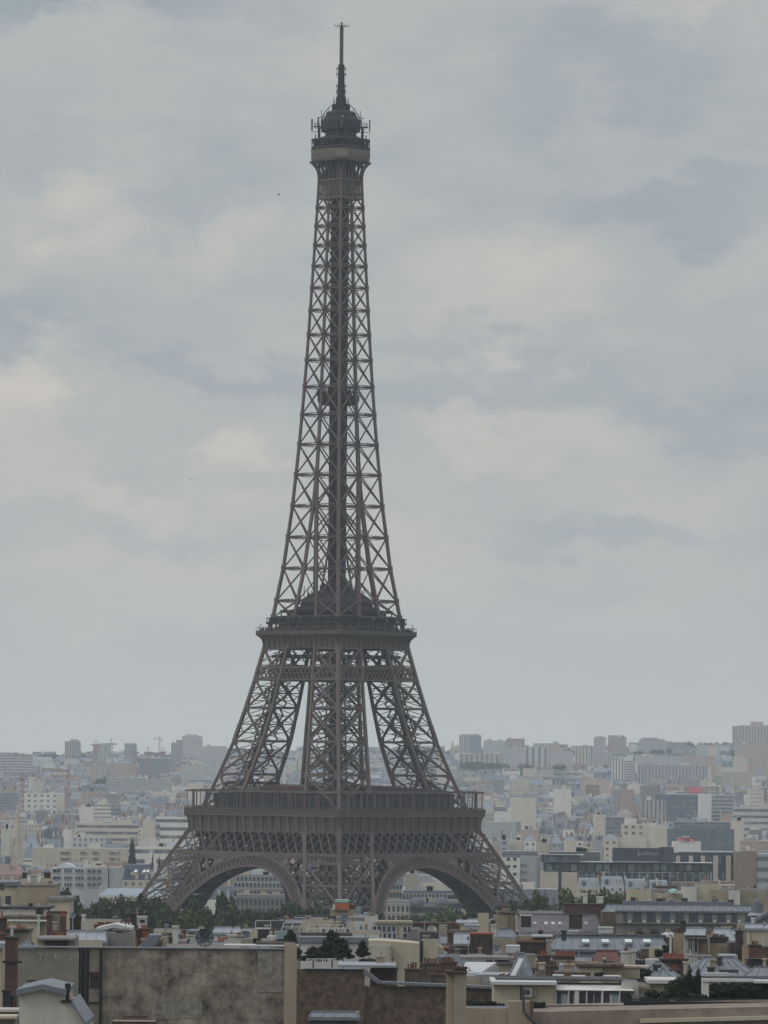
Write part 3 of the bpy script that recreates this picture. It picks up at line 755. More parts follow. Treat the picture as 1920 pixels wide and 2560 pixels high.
for a in range(4):
    an = a * math.pi / 2 + math.pi / 4
    for rr_, z0, z1 in ((1.5, 296.6, 299.2), (2.4, 297, 298.8)):
        x, y = rr_ * math.cos(an), rr_ * math.sin(an); mb.beam((x, y, z0), (x, y, z1), .3 if rr_ < 2 else .2, iron_d); mb.beam((0, 0, 297.6), (x, y, 297.6), .2, iron_d)
    for rr_, z0 in ((2.7, 294.2), (2.1, 294.6)):
        x, y = rr_ * math.cos(an), rr_ * math.sin(an); mb.beam((x, y, z0), (x, y, z0 + 2.2), .55, iron_d, .5, True)
mb.build('antenna_mast', tower)
mb = MB()
for sx in (-1, 1):
    for sy in (-1, 1):
        for kx in (0, 1):
            for ky in (0, 1):
                c = corner(0, sx, sy, kx, ky); mb.box(c.x - 3, c.x + 3, c.y - 3, c.y + 3, -1, 2.2, mat('pier_stone', (.35, .32, .27)))
mb.build('masonry_footing', tower)

for o_ in tower.children_recursive:      # measured heights: undo the slight shortening of a tilted picture
    for v in o_.data.vertices:
        if v.co.z > 57.6: y_ = 2031 - (v.co.z - 57.6) * 7.4; v.co.z = 76 + TD * math.tan(PITCH + math.atan((1280 - y_) / F))
# ------------------------------------------------------------------ distant city
def facade_mat(name, mode, glass=(.13, .145, .16), wx=(.3, .7), wz=(.28, .72)):
    m = bpy.data.materials.new(name); m.use_nodes = True; t = m.node_tree; b = t.nodes['Principled BSDF']
    b.inputs['Roughness'].default_value = .8; b.inputs['Specular IOR Level'].default_value = .3
    at = nd(t, 'ShaderNodeAttribute'); at.attribute_name = 'Col'
    uv = nd(t, 'ShaderNodeTexCoord'); sp = nd(t, 'ShaderNodeSeparateXYZ'); t.links.new(uv.outputs['UV'], sp.inputs[0])
    def band(o, lo, hi):
        f = mth(t, 'FRACT', o); return mth(t, 'MULTIPLY', mth(t, 'GREATER_THAN', f, lo), mth(t, 'LESS_THAN', f, hi))
    if mode == 'grid': mk = mth(t, 'MULTIPLY', band(sp.outputs[0], *wx), band(sp.outputs[1], *wz))
    elif mode == 'ribbon': mk = band(sp.outputs[1], *wz)
    elif mode == 'column': mk = band(sp.outputs[0], *wx)
    mk = mth(t, 'MULTIPLY', mk, mth(t, 'GREATER_THAN', sp.outputs[1], .01))
    n = noise(t, uv.outputs['Object'], .12, 4, .6)
    dirt = mth(t, 'MULTIPLY_ADD', n.outputs['Fac'], .5, .75)
    sc = nd(t, 'ShaderNodeVectorMath', operation='SCALE'); t.links.new(at.outputs['Color'], sc.inputs[0]); t.links.new(dirt, sc.inputs['Scale'])
    # some windows have blinds: vary pane tone per bay
    fl = nd(t, 'ShaderNodeVectorMath', operation='FLOOR'); t.links.new(uv.outputs['UV'], fl.inputs[0])
    wnz = nd(t, 'ShaderNodeTexWhiteNoise', noise_dimensions='2D'); t.links.new(fl.outputs[0], wnz.inputs['Vector'])
    gl = nd(t, 'ShaderNodeValToRGB'); t.links.new(wnz.outputs['Value'], gl.inputs[0]); gl.color_ramp.elements[0].position = .55
    gl.color_ramp.elements[0].color = (*glass, 1); gl.color_ramp.elements[1].position = 1; gl.color_ramp.elements[1].color = (.26, .26, .25, 1)
    mix = nd(t, 'ShaderNodeMix', data_type='RGBA'); t.links.new(mk, mix.inputs['Factor']); t.links.new(sc.outputs[0], mix.inputs['A']); t.links.new(gl.outputs[0], mix.inputs['B'])
    t.links.new(mix.outputs['Result'], b.inputs['Base Color'])
    return m
def colour_mat(name, rough=.8, var=.25, scale=.15):
    m = bpy.data.materials.new(name); m.use_nodes = True; t = m.node_tree; b = t.nodes['Principled BSDF']
    b.inputs['Roughness'].default_value = rough; b.inputs['Specular IOR Level'].default_value = .3
    at = nd(t, 'ShaderNodeAttribute'); at.attribute_name = 'Col'; tx = nd(t, 'ShaderNodeTexCoord')
    n = noise(t, tx.outputs['Object'], scale, 5, .6); d = mth(t, 'MULTIPLY_ADD', n.outputs['Fac'], 2 * var, 1 - var)
    sc = nd(t, 'ShaderNodeVectorMath', operation='SCALE'); t.links.new(at.outputs['Color'], sc.inputs[0]); t.links.new(d, sc.inputs['Scale'])
    t.links.new(sc.outputs[0], b.inputs['Base Color']); return m
FG = facade_mat('facade_windows', 'grid'); FR = facade_mat('facade_ribbon_windows', 'ribbon', wz=(.3, .72)); FC = facade_mat('facade_window_columns', 'column', wx=(.3, .7))
PL = colour_mat('plain_render'); ZN = colour_mat('zinc_sheet', .55, .2, .3)
GMAT = {'grid': facade_mat('small_facade_windows', 'grid', (.2, .215, .23), (.3, .7), (.3, .7)), 'ribbon': facade_mat('small_ribbon_windows', 'ribbon', (.2, .22, .24), wz=(.35, .7)), 'plain': PL}
FMAT = {'grid': FG, 'ribbon': FR, 'column': FC, 'plain': PL}

def wallbox(mb, x0, x1, y0, y1, z0, z1, mt, col, bay=3.2, flo=3.0, top=True, topm=None, topc=None):
    """a block with facade coordinates counted in bays and floors from the eaves down"""
    for (a, b) in (((x0, y0), (x1, y0)), ((x1, y0), (x1, y1)), ((x1, y1), (x0, y1)), ((x0, y1), (x0, y0))):
        l = math.hypot(b[0] - a[0], b[1] - a[1]); nb = max(1, round(l / bay)); nf = (z1 - z0) / flo; o = math.ceil(nf) - nf
        mb.face([(a[0], a[1], z0), (b[0], b[1], z0), (b[0], b[1], z1), (a[0], a[1], z1)], mt, col, [(0, o), (nb, o), (nb, o + nf), (0, o + nf)])
    if top: mb.face([(x0, y0, z1), (x1, y0, z1), (x1, y1, z1), (x0, y1, z1)], topm or PL, topc or (.3, .3, .3))
def add_roof(mb, kind, x0, x1, y0, y1, z, h, col, rr):
    if kind == 'mansard':
        i = min(h * .45, (x1 - x0) * .2, (y1 - y0) * .3); b = [(x0, y0, z), (x1, y0, z), (x1, y1, z), (x0, y1, z)]
        t = [(x0 + i * .4, y0 + i, z + h), (x1 - i * .4, y0 + i, z + h), (x1 - i * .4, y1 - i, z + h), (x0 + i * .4, y1 - i, z + h)]
        mb.hexa(b, t, ZN, col, (0, 1))
        n = max(1, int((x1 - x0) / 3.4))           # dormers
        for k in range(n):
            cx = x0 + (x1 - x0) * (k + .5) / n
            mb.box(cx - .65, cx + .65, y0 + .15, y0 + i, z + .4, z + h * .72, PL, (.42, .41, .38) if k % 3 else (.1, .12, .15))
    elif kind == 'hip':
        cy = (y0 + y1) / 2; i = min(3, (x1 - x0) * .3)
        a, b = (x0 + i, cy, z + h), (x1 - i, cy, z + h)
        mb.face([(x0, y0, z), (x1, y0, z), b, a], ZN, col); mb.face([(x1, y1, z), (x0, y1, z), a, b], ZN, col)
        mb.face([(x1, y0, z), (x1, y1, z), b], ZN, col); mb.face([(x0, y1, z), (x0, y0, z), a], ZN, col)
    elif kind == 'flat':
        for k in range(rr.randint(1, 3)):
            w = rr.uniform(2, 6); cx = rr.uniform(x0 + w / 2, max(x0 + w / 2 + .1, x1 - w / 2)); cy = rr.uniform(y0 + 2, y1 - 2)
            mb.box(max(x0, cx - w / 2), min(x1, cx + w / 2), cy - 1.5, cy + 1.5, z, z + rr.uniform(1.2, 3.2), PL, rr.choice([(.5, .48, .44), (.33, .33, .34), (.6, .58, .52)]))
def chim(mb, rr, x0, x1, y0, y1, z, h):
    for k in range(rr.randint(1, 3)):
        x = rr.choice([x0 + .5, x1 - .5, rr.uniform(x0 + 1, x1 - 1)]); y = rr.uniform(y0 + 1, y1 - 1); l = rr.uniform(.8, 3.5)
        mb.box(x - .35, x + .35, y - l / 2, y + l / 2, z, z + h + rr.uniform(.3, 2.2), PL, rr.choice([(.52, .48, .4), (.3, .22, .18), (.4, .36, .31), (.25, .13, .1)]))

rects = []          # everything that stands beyond the tower, for working out what hides what
def rect_of(x0, x1, y, zt, zb): 
    a = PX(x0, y, zt); b = PX(x1, y, zb); return a[0], b[0], a[1], b[1]

class Far: pass
FARS = []
def far(name, label, cat, px0, px1, ytop, D=None, ybase=None, col=(.45, .42, .38), mode='grid', roof='flat', rcol=(.22, .24, .27), depth=14, bay=3.2, flo=3.0, rh=3.0, steps=(), group=None, chimneys=False):
    """a hand-placed building beyond the tower; steps: further volumes (px0, px1, ytop, colour, mode)"""
    if D is None: D = D_of(ybase)
    x0, z1 = W(px0, ytop, D); x1, _ = W(px1, ytop, D); cx = (x0 + x1) / 2; g0 = ground(D, cx) - 2
    f = Far(); f.args = (name, label, cat, group); f.c = (cx, D, g0); f.px = (px0, px1, ytop, D)
    o = empty(name, (cx, D, g0), label=label, cat=cat, group=group)
    rr = random.Random(int(px0 * 7 + ytop))
    mb = MB(); wallbox(mb, x0 - cx, x1 - cx, 0, depth, 0, z1 - g0, FMAT[mode], col, bay, flo, topc=(.35, .35, .35))
    off = 0
    for st in steps:
        a, z = W(st[0], st[2], D); b, _ = W(st[1], st[2], D); off += .12
        wallbox(mb, a - cx, b - cx, -.1 - off if z < z1 else .6 + off, depth - .3 - off, 0, z - g0, FMAT[st[4]], st[3], bay, flo, topc=(.35, .35, .35))
    mb.build('wall', o)
    mb = MB()
    if roof == 'flat':
        w_ = x1 - x0
        for k in range(rr.randint(1, 3)):
            q = rr.uniform(.06, .16) * w_ + 1.2; xc = rr.uniform(-w_ / 2 + q, w_ / 2 - q) if w_ > 2 * q else 0; m2 = MB(); m2.box(xc - q / 2, xc + q / 2, 3, 7, z1 - g0 + .0, z1 - g0 + rr.uniform(1.2, 2.8), PL, rr.choice([(.5, .48, .44), (.33, .33, .34), (.58, .56, .5)])); m2.build('rooftop_hut', o)
    else: add_roof(mb, roof, x0 - cx, x1 - cx, 0, depth, z1 - g0, rh, rcol, rr)
    if chimneys or roof in ('mansard', 'hip'): chim(mb, rr, x0 - cx, x1 - cx, 0, depth, z1 - g0, rh)
    if mb.f: mb.build('roof', o)
    rects.append((px0, px1, ytop, 2320, D)); f.o = o; FARS.append(f)
    return o
C_ = dict(cream=(.56, .51, .43), beige=(.47, .42, .34), white=(.66, .64, .60), grey=(.36, .37, .38), dgrey=(.2, .22, .24), pink=(.46, .37, .33), tan=(.42, .35, .28), blue=(.2, .25, .31), brown=(.24, .17, .14), lgrey=(.48, .49, .49))
# --- skyline and hillside, left of the tower
far('slab_block', 'long pale slab block with dark horizontal window bands at the left edge', 'apartment block', -30, 80, 1886, ybase=1968, col=C_['lgrey'], mode='ribbon', flo=3.4)
far('tower_block', 'pinkish tower block with two rooftop humps rising alone above the left skyline', 'tower block', 162, 200, 1853, ybase=1912, col=C_['pink'], mode='column', steps=((175, 181, 1848, C_['pink'], 'plain'), (187, 195, 1848, C_['pink'], 'plain'), (181, 200.5, 1856, C_['grey'], 'column')))
far('tower_block', 'pale stepped tower block beside the red crane jib on the left skyline', 'tower block', 232, 276, 1862, ybase=1915, col=C_['lgrey'], mode='column', steps=((246, 265, 1858, C_['lgrey'], 'plain'),))
far('tower_block', 'narrow grey tower block with a reddish flat top on the left skyline', 'tower block', 312, 340, 1861, ybase=1915, col=C_['grey'], mode='column', steps=((311, 341, 1858, C_['pink'], 'plain'),))
far('tower_block', 'large pale stepped tower block, highest on the skyline left of the iron tower', 'tower block', 455, 506, 1840, ybase=1918, col=C_['lgrey'], mode='grid', steps=((463, 494, 1836, C_['lgrey'], 'plain'), (440, 456, 1850, C_['grey'], 'column')))
far('tower_block', 'dark narrow tower block leaning against the highest pale one on the left skyline', 'tower block', 428, 452, 1857, ybase=1935, col=C_['grey'], mode='column')
far('housing_block', 'pale blue-grey housing block on the skyline just left of the iron tower', 'apartment block', 508, 566, 1865, ybase=1925, col=C_['lgrey'], mode='grid')
far('housing_block', 'reddish brick housing block low on the left hillside', 'apartment block', 273, 338, 1908, ybase=1945, col=(.44, .33, .28), mode='grid')
far('office_block', 'dark glazed office block with a cream end wall on the left hillside', 'office building', 349, 426, 1896, ybase=1940, col=C_['blue'], mode='ribbon', steps=((349, 366, 1895, C_['cream'], 'plain'),))
far('housing_block', 'big pale housing block with cream and pink vertical stripes beside the tower gallery', 'apartment block', 453, 556, 1914, ybase=1990, col=C_['lgrey'], mode='grid', steps=((453, 459, 1912, C_['white'], 'plain'), (460, 475, 1913, C_['pink'], 'grid'), (476, 485, 1912, C_['cream'], 'plain')))
far('slab_block', 'long low grey slab block with a cream middle and cream end bays', 'apartment block', 266, 428, 1945, ybase=1995, col=C_['grey'], mode='grid', steps=((266, 280, 1944, C_['cream'], 'grid'), (336, 350, 1944, C_['cream'], 'plain'), (400, 426, 1944, C_['beige'], 'grid')))
far('housing_block', 'cream cube block in front of the left edge slab', 'apartment block', 81, 108, 1953, ybase=2005, col=C_['cream'], mode='plain')
far('housing_block', 'wide white apartment block with rows of square windows near the left edge', 'apartment block', 49, 160, 1982, ybase=2045, col=C_['white'], mode='grid', bay=6, flo=5.2, steps=((140, 160, 1986, C_['cream'], 'plain'),))
far('office_block', 'wide blue-grey office roofline at the left edge under the slab block', 'office building', -20, 48, 1982, ybase=2040, col=C_['blue'], mode='ribbon')
far('housing_block', 'pinkish tall block in the middle of the left hillside', 'apartment block', 224, 258, 1912, ybase=1965, col=C_['pink'], mode='grid')
far('tower_block', 'tall white block of two slim shafts with a dark glass wing', 'tower block', 196, 236, 2017, D=3900, col=C_['white'], mode='plain', steps=((214, 219, 2016, C_['dgrey'], 'plain'), (236, 252, 2019, C_['lgrey'], 'ribbon'), (252, 262, 2018, C_['grey'], 'column'), (262, 300, 2020, C_['blue'], 'ribbon')))
far('housing_block', 'plain cream block with one blank gable below the slim white shafts', 'apartment block', 157, 177, 2075, D=3100, col=C_['white'], mode='plain')
far('apartment_row', 'long beige row with balconies across the left middle distance', 'apartment building', 192, 344, 2058, D=3300, col=C_['cream'], mode='ribbon', flo=4.2, steps=((192, 222, 2056, C_['cream'], 'plain'), (232, 262, 2052, C_['cream'], 'plain'), (280, 328, 2050, C_['cream'], 'plain')))
far('housing_block', 'square blank cream gable standing left of the white balcony block', 'apartment block', 358, 389, 2050, D=3000, col=C_['cream'], mode='plain')
far('housing_block', 'big white block with long balcony bands right beside the iron tower gallery', 'apartment block', 389, 470, 2042, D=2900, col=C_['white'], mode='ribbon', flo=4.6, steps=((389, 400, 2058, C_['grey'], 'ribbon'),))
far('school_building', 'long beige building with three groups of windows and a blank pinkish end', 'school', 81, 318, 2120, D=2600, col=C_['beige'], mode='plain')
far('apartment_row', 'low white row with flat roofs just behind the iron leg on the left', 'apartment building', 322, 436, 2116, D=2550, col=C_['white'], mode='ribbon', flo=5)
far('apartment_building', 'blank cream gable building behind the pointed church spire', 'apartment building', 3, 38, 2072, D=2700, col=(.5, .5, .42), mode='plain')
far('apartment_building', 'stepped pale building with a blue roof under the cream gables left', 'apartment building', 180, 262, 2092, D=2800, col=C_['lgrey'], mode='grid', roof='flat')
far('villa', 'small white rooftop villa with dark conifers beside the left iron leg', 'house', 362, 388, 2135, D=2350, col=C_['white'], mode='plain')
# --- right of the tower
far('tower_block', 'broad pale tower block standing alone on the skyline just right of the iron tower', 'tower block', 1148, 1203, 1838, ybase=1910, col=C_['lgrey'], mode='column', steps=((1152, 1198, 1835, C_['lgrey'], 'plain'), (1175, 1203.4, 1839, C_['blue'], 'grid')))
far('slab_block', 'long low pale slab on the skyline right of the broad tower block', 'apartment block', 1209, 1268, 1851, ybase=1905, col=C_['lgrey'], mode='grid')
far('tower_block', 'pinkish flat-topped block joined to the right end of the low skyline slab', 'tower block', 1266, 1312, 1846, ybase=1905, col=C_['pink'], mode='column')
far('housing_block', 'pinkish stepped housing block on the skyline midway across the right hill', 'apartment block', 1334, 1397, 1858, ybase=1905, col=C_['pink'], mode='grid', steps=((1383, 1397, 1854, C_['pink'], 'plain'),))
far('housing_block', 'long cream block below the broad skyline tower block', 'apartment block', 1148, 1262, 1884, ybase=1918, col=C_['pink'], mode='column', bay=7)
far('housing_block', 'greyish ridge block with a small belfry, in front of the skyline slab', 'apartment block', 1256, 1306, 1868, ybase=1922, col=C_['lgrey'], mode='grid')
far('housing_block', 'tall pale block with two white verticals in the middle of the right hillside', 'apartment block', 1310, 1372, 1866, ybase=1925, col=C_['lgrey'], mode='column', bay=9, steps=((1344, 1350, 1864, C_['white'], 'plain'), (1361, 1367, 1864, C_['white'], 'plain')))
far('housing_block', 'pale wide block between two taller ones on the right hillside', 'apartment block', 1374, 1432, 1878, ybase=1925, col=C_['lgrey'], mode='grid')
far('tower_block', 'slim pale twin-shafted block right of the pale wide hillside block', 'tower block', 1438, 1470, 1866, ybase=1925, col=C_['cream'], mode='column', bay=5, steps=((1452, 1459, 1865, C_['dgrey'], 'column'),))
far('housing_block', 'long pale row on the hillside right of the slim twin-shafted block', 'apartment block', 1470, 1530, 1880, ybase=1925, col=C_['lgrey'], mode='column')
far('tower_block', 'rounded pale tower block, left one of the skyline pair on the right', 'tower block', 1485, 1515, 1843, ybase=1900, col=C_['lgrey'], mode='column', steps=((1490, 1510, 1840, C_['lgrey'], 'plain'),))
far('tower_block', 'pinkish tower block, right one of the skyline pair on the right', 'tower block', 1521, 1566, 1842, ybase=1900, col=C_['pink'], mode='column', steps=((1521, 1548, 1838, C_['cream'], 'column'),))
far('office_block', 'dark low building with an overhanging roof on the right skyline', 'office building', 1600, 1660, 1848, ybase=1893, col=C_['dgrey'], mode='grid', steps=((1598, 1666, 1850, C_['grey'], 'plain'), (1606, 1645, 1844, C_['grey'], 'plain')))
far('tower_block', 'biggest housing tower of the skyline, cut off by the right edge', 'tower block', 1832, 1960, 1815, ybase=1880, col=C_['pink'], mode='column', bay=5, steps=((1877, 1908, 1804, C_['pink'], 'plain'), (1848, 1876, 1813, C_['pink'], 'grid')))
far('tower_block', 'bright white tower block with a ribbed left side on the right hillside', 'tower block', 1530, 1560, 1898, ybase=1985, col=C_['white'], mode='column', steps=((1560, 1588, 1901, C_['lgrey'], 'ribbon'), (1562, 1571, 1894, C_['white'], 'plain')))
far('slab_block', 'very long grey slab block divided by five cream stair shafts', 'apartment block', 1594, 1780, 1912, ybase=1975, col=C_['grey'], mode='column', bay=4, steps=((1594, 1612, 1911, C_['cream'], 'plain'), (1647, 1657, 1911, C_['cream'], 'plain'), (1711, 1722, 1911, C_['cream'], 'plain'), (1753, 1761, 1911, C_['cream'], 'plain'), (1768, 1779, 1915, C_['cream'], 'plain')))
far('slab_block', 'long pale slab block rising just behind the one with cream stair shafts', 'apartment block', 1592, 1700, 1890, ybase=1950, col=C_['lgrey'], mode='grid')
far('housing_block', 'pinkish housing block behind the right half of the long slab', 'apartment block', 1712, 1790, 1888, ybase=1948, col=C_['pink'], mode='grid')
far('housing_block', 'cream and green-grey block on the hill under the right skyline trees', 'apartment block', 1745, 1800, 1862, ybase=1925, col=C_['lgrey'], mode='grid', steps=((1772, 1794, 1866, C_['cream'], 'plain'),))
far('housing_block', 'pale block under the biggest skyline tower', 'apartment block', 1838, 1930, 1860, ybase=1905, col=C_['pink'], mode='grid')
far('housing_block', 'cream block among trees near the right edge of the hillside', 'apartment block', 1836, 1868, 1893, ybase=1945, col=C_['cream'], mode='plain')
far('housing_block', 'pinkish block among trees at the right edge of the hillside', 'apartment block', 1880, 1930, 1895, ybase=1945, col=C_['pink'], mode='grid')
far('housing_block', 'wide pale terraced block low at the right edge', 'apartment block', 1806, 1880, 1930, ybase=1975, col=C_['beige'], mode='grid', steps=((1816, 1830, 1928, C_['cream'], 'plain'), (1864, 1874, 1928, C_['cream'], 'plain')))
far('observatory_building', 'cream domed building with a round drum on the right slope', 'observatory', 1274, 1325, 1948, ybase=1995, col=C_['cream'], mode='grid', roof='none', steps=((1276, 1292, 1938, C_['white'], 'plain'), (1305, 1325, 1946, C_['white'], 'column')))
far('brick_block', 'brown brick block framed by a white gable on the right slope', 'apartment block', 1457, 1524, 1949, ybase=2005, col=C_['pink'], mode='plain', steps=((1464, 1498, 1962, C_['brown'], 'grid'),))
far('commercial_block', 'low block carrying a plain red rooftop billboard', 'shop', 1690, 1790, 1978, ybase=2020, col=C_['lgrey'], mode='ribbon')
far('office_block', 'dark blue glass office block below the red billboard', 'office building', 1640, 1752, 1986, D=4300, col=(.1, .14, .2), mode='ribbon')
far('tower_block', 'blank cream shaft in front of the dark blue glass office', 'tower block', 1748, 1779, 1984, D=4000, col=C_['white'], mode='plain')
far('office_block', 'grey banded office block joined to the blank cream shaft', 'office building', 1779, 1834, 1988, D=4020, col=C_['grey'], mode='ribbon')
far('office_block', 'low white banded office block at the right edge', 'office building', 1836, 1940, 2018, D=3600, col=C_['lgrey'], mode='ribbon', flo=4.5)
far('office_block', 'blue-grey glazed block with a curved-looking top left of the dark blue office', 'office building', 1603, 1665, 2000, D=4000, col=C_['grey'], mode='column')
far('apartment_building', 'blank cream gable with a dark roof in the right middle distance', 'apartment building', 1486, 1514, 2036, D=3300, col=C_['cream'], mode='plain', steps=((1514, 1560, 2042, C_['dgrey'], 'ribbon'),))
far('apartment_building', 'plain pink-beige block left of centre in the right middle distance', 'apartment building', 1303, 1347, 2073, D=2900, col=C_['pink'], mode='plain')
far('greenhouse_hall', 'wide pale green flat hall beside the right corner of the gallery', 'hall', 1215, 1290, 2054, D=3000, col=(.38, .42, .4), mode='plain')
r5 = random.Random(4); xg = 1208; ng = 0
while xg < 1540:
    wg = r5.uniform(17, 36); ng += 1
    far('gable_house', f"{['bright cream', 'white', 'pale beige', 'grey'][ng % 4]} gabled house, number {['one', 'two', 'three', 'four', 'five', 'six', 'seven', 'eight', 'nine', 'ten', 'eleven', 'twelve', 'thirteen', 'fourteen', 'fifteen'][ng - 1]} from the iron leg to the dark sign box", 'apartment building', xg, xg + wg, 2098 + r5.uniform(0, 10), D=2470 + r5.uniform(-30, 30), col=[C_['cream'], C_['white'], C_['beige'], C_['grey']][ng % 4], mode=['plain', 'grid', 'plain', 'grid'][r5.randrange(4)], roof=r5.choice(['flat', 'hip', 'mansard']), rcol=(.2, .22, .25), depth=11, rh=2.6, chimneys=True, group='gabled houses in a bright row')
    xg += wg + r5.choice([0, 0, 3, 6])
far('apartment_building', 'bright cream stepped building behind the dark sign box', 'apartment building', 1542, 1616, 2094, D=2450, col=C_['cream'], mode='plain', steps=((1556, 1612, 2060, C_['cream'], 'grid'), (1566, 1592, 2047, C_['white'], 'plain'), (1612, 1668, 2066, C_['cream'], 'plain')))
o = far('glass_office', 'big blue-green glass office block with a set-back top floor', 'office building', 1670, 1836, 2071, D=2700, col=(.12, .17, .19), mode='grid', bay=1.6, flo=1.8, steps=((1686, 1826, 2054, C_['dgrey'], 'ribbon'),))
far('apartment_building', 'blank beige gable at the right side of the glass office block', 'apartment building', 1834, 1860, 2052, D=2850, col=C_['cream'], mode='plain')
far('housing_block', 'grey flat-roofed block with small paired windows right of the iron leg', 'apartment block', 1300, 1343, 2139, D=2150, col=C_['grey'], mode='plain', steps=((1343, 1354, 2133, C_['grey'], 'plain'), (1254, 1300, 2144, C_['white'], 'plain'), (1256, 1344, 2127, C_['dgrey'], 'ribbon')))
far('station_hall', 'long low blue-grey building between the iron leg and the hotel', 'hall', 1225, 1395, 2222, D=1930, col=C_['dgrey'], mode='column')
far('office_block', 'dark brown rooftop row behind the hotel wing', 'office building', 1375, 1500, 2129, D=2120, col=(.12, .11, .11), mode='ribbon')
far('apartment_building', 'brown and orange-beige block at the right edge beside the pillared wing', 'apartment building', 1838, 1892, 2128, D=2000, col=(.26, .2, .17), mode='plain', steps=((1864, 1892, 2124, (.45, .35, .26), 'plain'), (1893, 1945, 2134, C_['grey'], 'ribbon')), flo=4.2)
far('white_block', 'white building with red lettering on its parapet below the glass office', 'office building', 1684, 1752, 2104, D=2350, col=C_['white'], mode='plain')
far('apartment_building', 'white modern building with triple windows and an arched roof at the lower left', 'apartment building', 128, 211, 2170, D=2050, col=C_['lgrey'], mode='plain')
far('apartment_building', 'grey flat building with grouped windows and a rounded end at the lower left', 'apartment building', 211, 270, 2169, D=2040, col=C_['grey'], mode='plain', steps=((272, 302, 2168, C_['grey'], 'plain'), (217, 262, 2163, C_['cream'], 'plain')))
far('mansion_block', 'dark blue mansard building with two cream gables and bright skylights', 'apartment building', 306, 378, 2200, D=1980, col=C_['beige'], mode='grid', roof='mansard', rcol=(.07, .09, .13), rh=6, steps=((326, 345, 2180, C_['cream'], 'plain'), (352, 378, 2178, C_['cream'], 'grid')))
far('low_hall', 'low blue zinc-roofed building among trees at the lower left', 'hall', 246, 420, 2238, D=1900, col=C_['cream'], mode='grid', roof='hip', rcol=(.25, .31, .36), rh=2.5)

for a_, b_, yt_, cl_, lb_ in ((1446, 1500, 2212, C_['beige'], 'low beige mansard house in front of the hotel, left of three'), (1502, 1560, 2208, C_['lgrey'], 'pale grey mansard house in front of the middle of the hotel'), (1562, 1618, 2214, C_['tan'], 'tan mansard house in front of the hotel, right of three'), (1622, 1672, 2217, C_['brown'], 'brown-fronted low house below the right end of the hotel'), (1676, 1760, 2221, C_['white'], 'low white house below the hotel and the pillared wing'), (1764, 1836, 2219, C_['beige'], 'low beige house below the pillared wing')):
    far('apartment_building', lb_, 'apartment building', a_, b_, yt_ + 6, D=1900, col=cl_, mode='grid', roof='mansard', rcol=(.26, .30, .33) if a_ % 4 else (.14, .10, .09), rh=3.2)

# windows that can be told apart, one object each
def win_grid(o, cols, rows, wpx, hpx, D, gm=None, proud=.25):
    """dark windows: cols/rows are picture positions of their centres"""
    gm = gm or glass_mat('window_glass', (.05, .06, .08)); me = None; base = o.location
    w = wpx * D / F; h = hpx * D / F
    for cx in cols:
        for cy in rows:
            x, z = W(cx, cy, D)
            if me is None:
                mb = MB(); mb.box(-w / 2, w / 2, -proud, .1, -h / 2, h / 2, gm); mb.box(-w / 2 - .12, w / 2 + .12, -proud - .1, .1, -h / 2 - .15, -h / 2, mat('window_frame_paint', (.5, .5, .48)))
                wo_ = mb.build('window', o); me = wo_.data
            else:
                wo_ = bpy.data.objects.new('window', me); scene.collection.objects.link(wo_); wo_.parent = o
            wo_.location = (x - base.x, -(.1), z - base.z)
def find(lbl): return [f.o for f in FARS if lbl in f.args[1]][0]
win_grid(find('three groups of windows'), [153, 158, 163, 168, 173, 203, 208, 213, 234, 239, 244, 276, 281, 286, 296], [2132, 2147], 3.2, 4.5, 2600)
win_grid(find('arched roof'), [134, 140, 146, 163, 170, 177, 191, 198, 205, 137, 149], [2177, 2195, 2212], 4.5, 8, 2050)
win_grid(find('rounded end'), [223, 235, 248], [2178, 2196, 2212], 8, 8, 2040)
win_grid(find('paired windows'), [1304.5, 1313], [2162, 2180, 2199], 5, 3, 2150); win_grid(find('paired windows'), [1271, 1287], [2148, 2166, 2185], 9, 7, 2150)
wl = find('arched roof'); D = 2050
mb = MB(); xs_ = [W(142 + i * 5, 2170, D)[0] - wl.location.x for i in range(10)]; zt = W(160, 2168, D)[1] - wl.location.z
for i in range(9):
    h0, h1 = 1.7 * math.sin(math.pi * i / 9), 1.7 * math.sin(math.pi * (i + 1) / 9)
    mb.hexa([(xs_[i], 0, zt - .6), (xs_[i + 1], 0, zt - .6), (xs_[i + 1], 9, zt - .6), (xs_[i], 9, zt - .6)], [(xs_[i], 0, zt + h0), (xs_[i + 1], 0, zt + h1), (xs_[i + 1], 9, zt + h1), (xs_[i], 9, zt + h0)], mat('pale_metal_roof', (.6, .66, .68), .4))
mb.build('arched_roof', wl)
sk = find('bright skylights'); mb = MB(); D = 1980; lit = mat('bright_skylight_glass', (.85, .87, .88), .2)
for a, b in ((335, 342), (357, 363), (366, 372)):
    x0, z0 = W(a, 2180, D); x1, z1 = W(b, 2174, D); x0 -= sk.location.x; x1 -= sk.location.x; z0 -= sk.location.z; z1 -= sk.location.z
    m2 = MB(); m2.hexa([(x0, -.6, z0), (x1, -.6, z0), (x1, .2, z0), (x0, .2, z0)], [(x0 + .3, .4, z1), (x1 + .3, .4, z1), (x1 + .3, .8, z1), (x0 + .3, .8, z1)], lit); m2.build('skylight', sk)

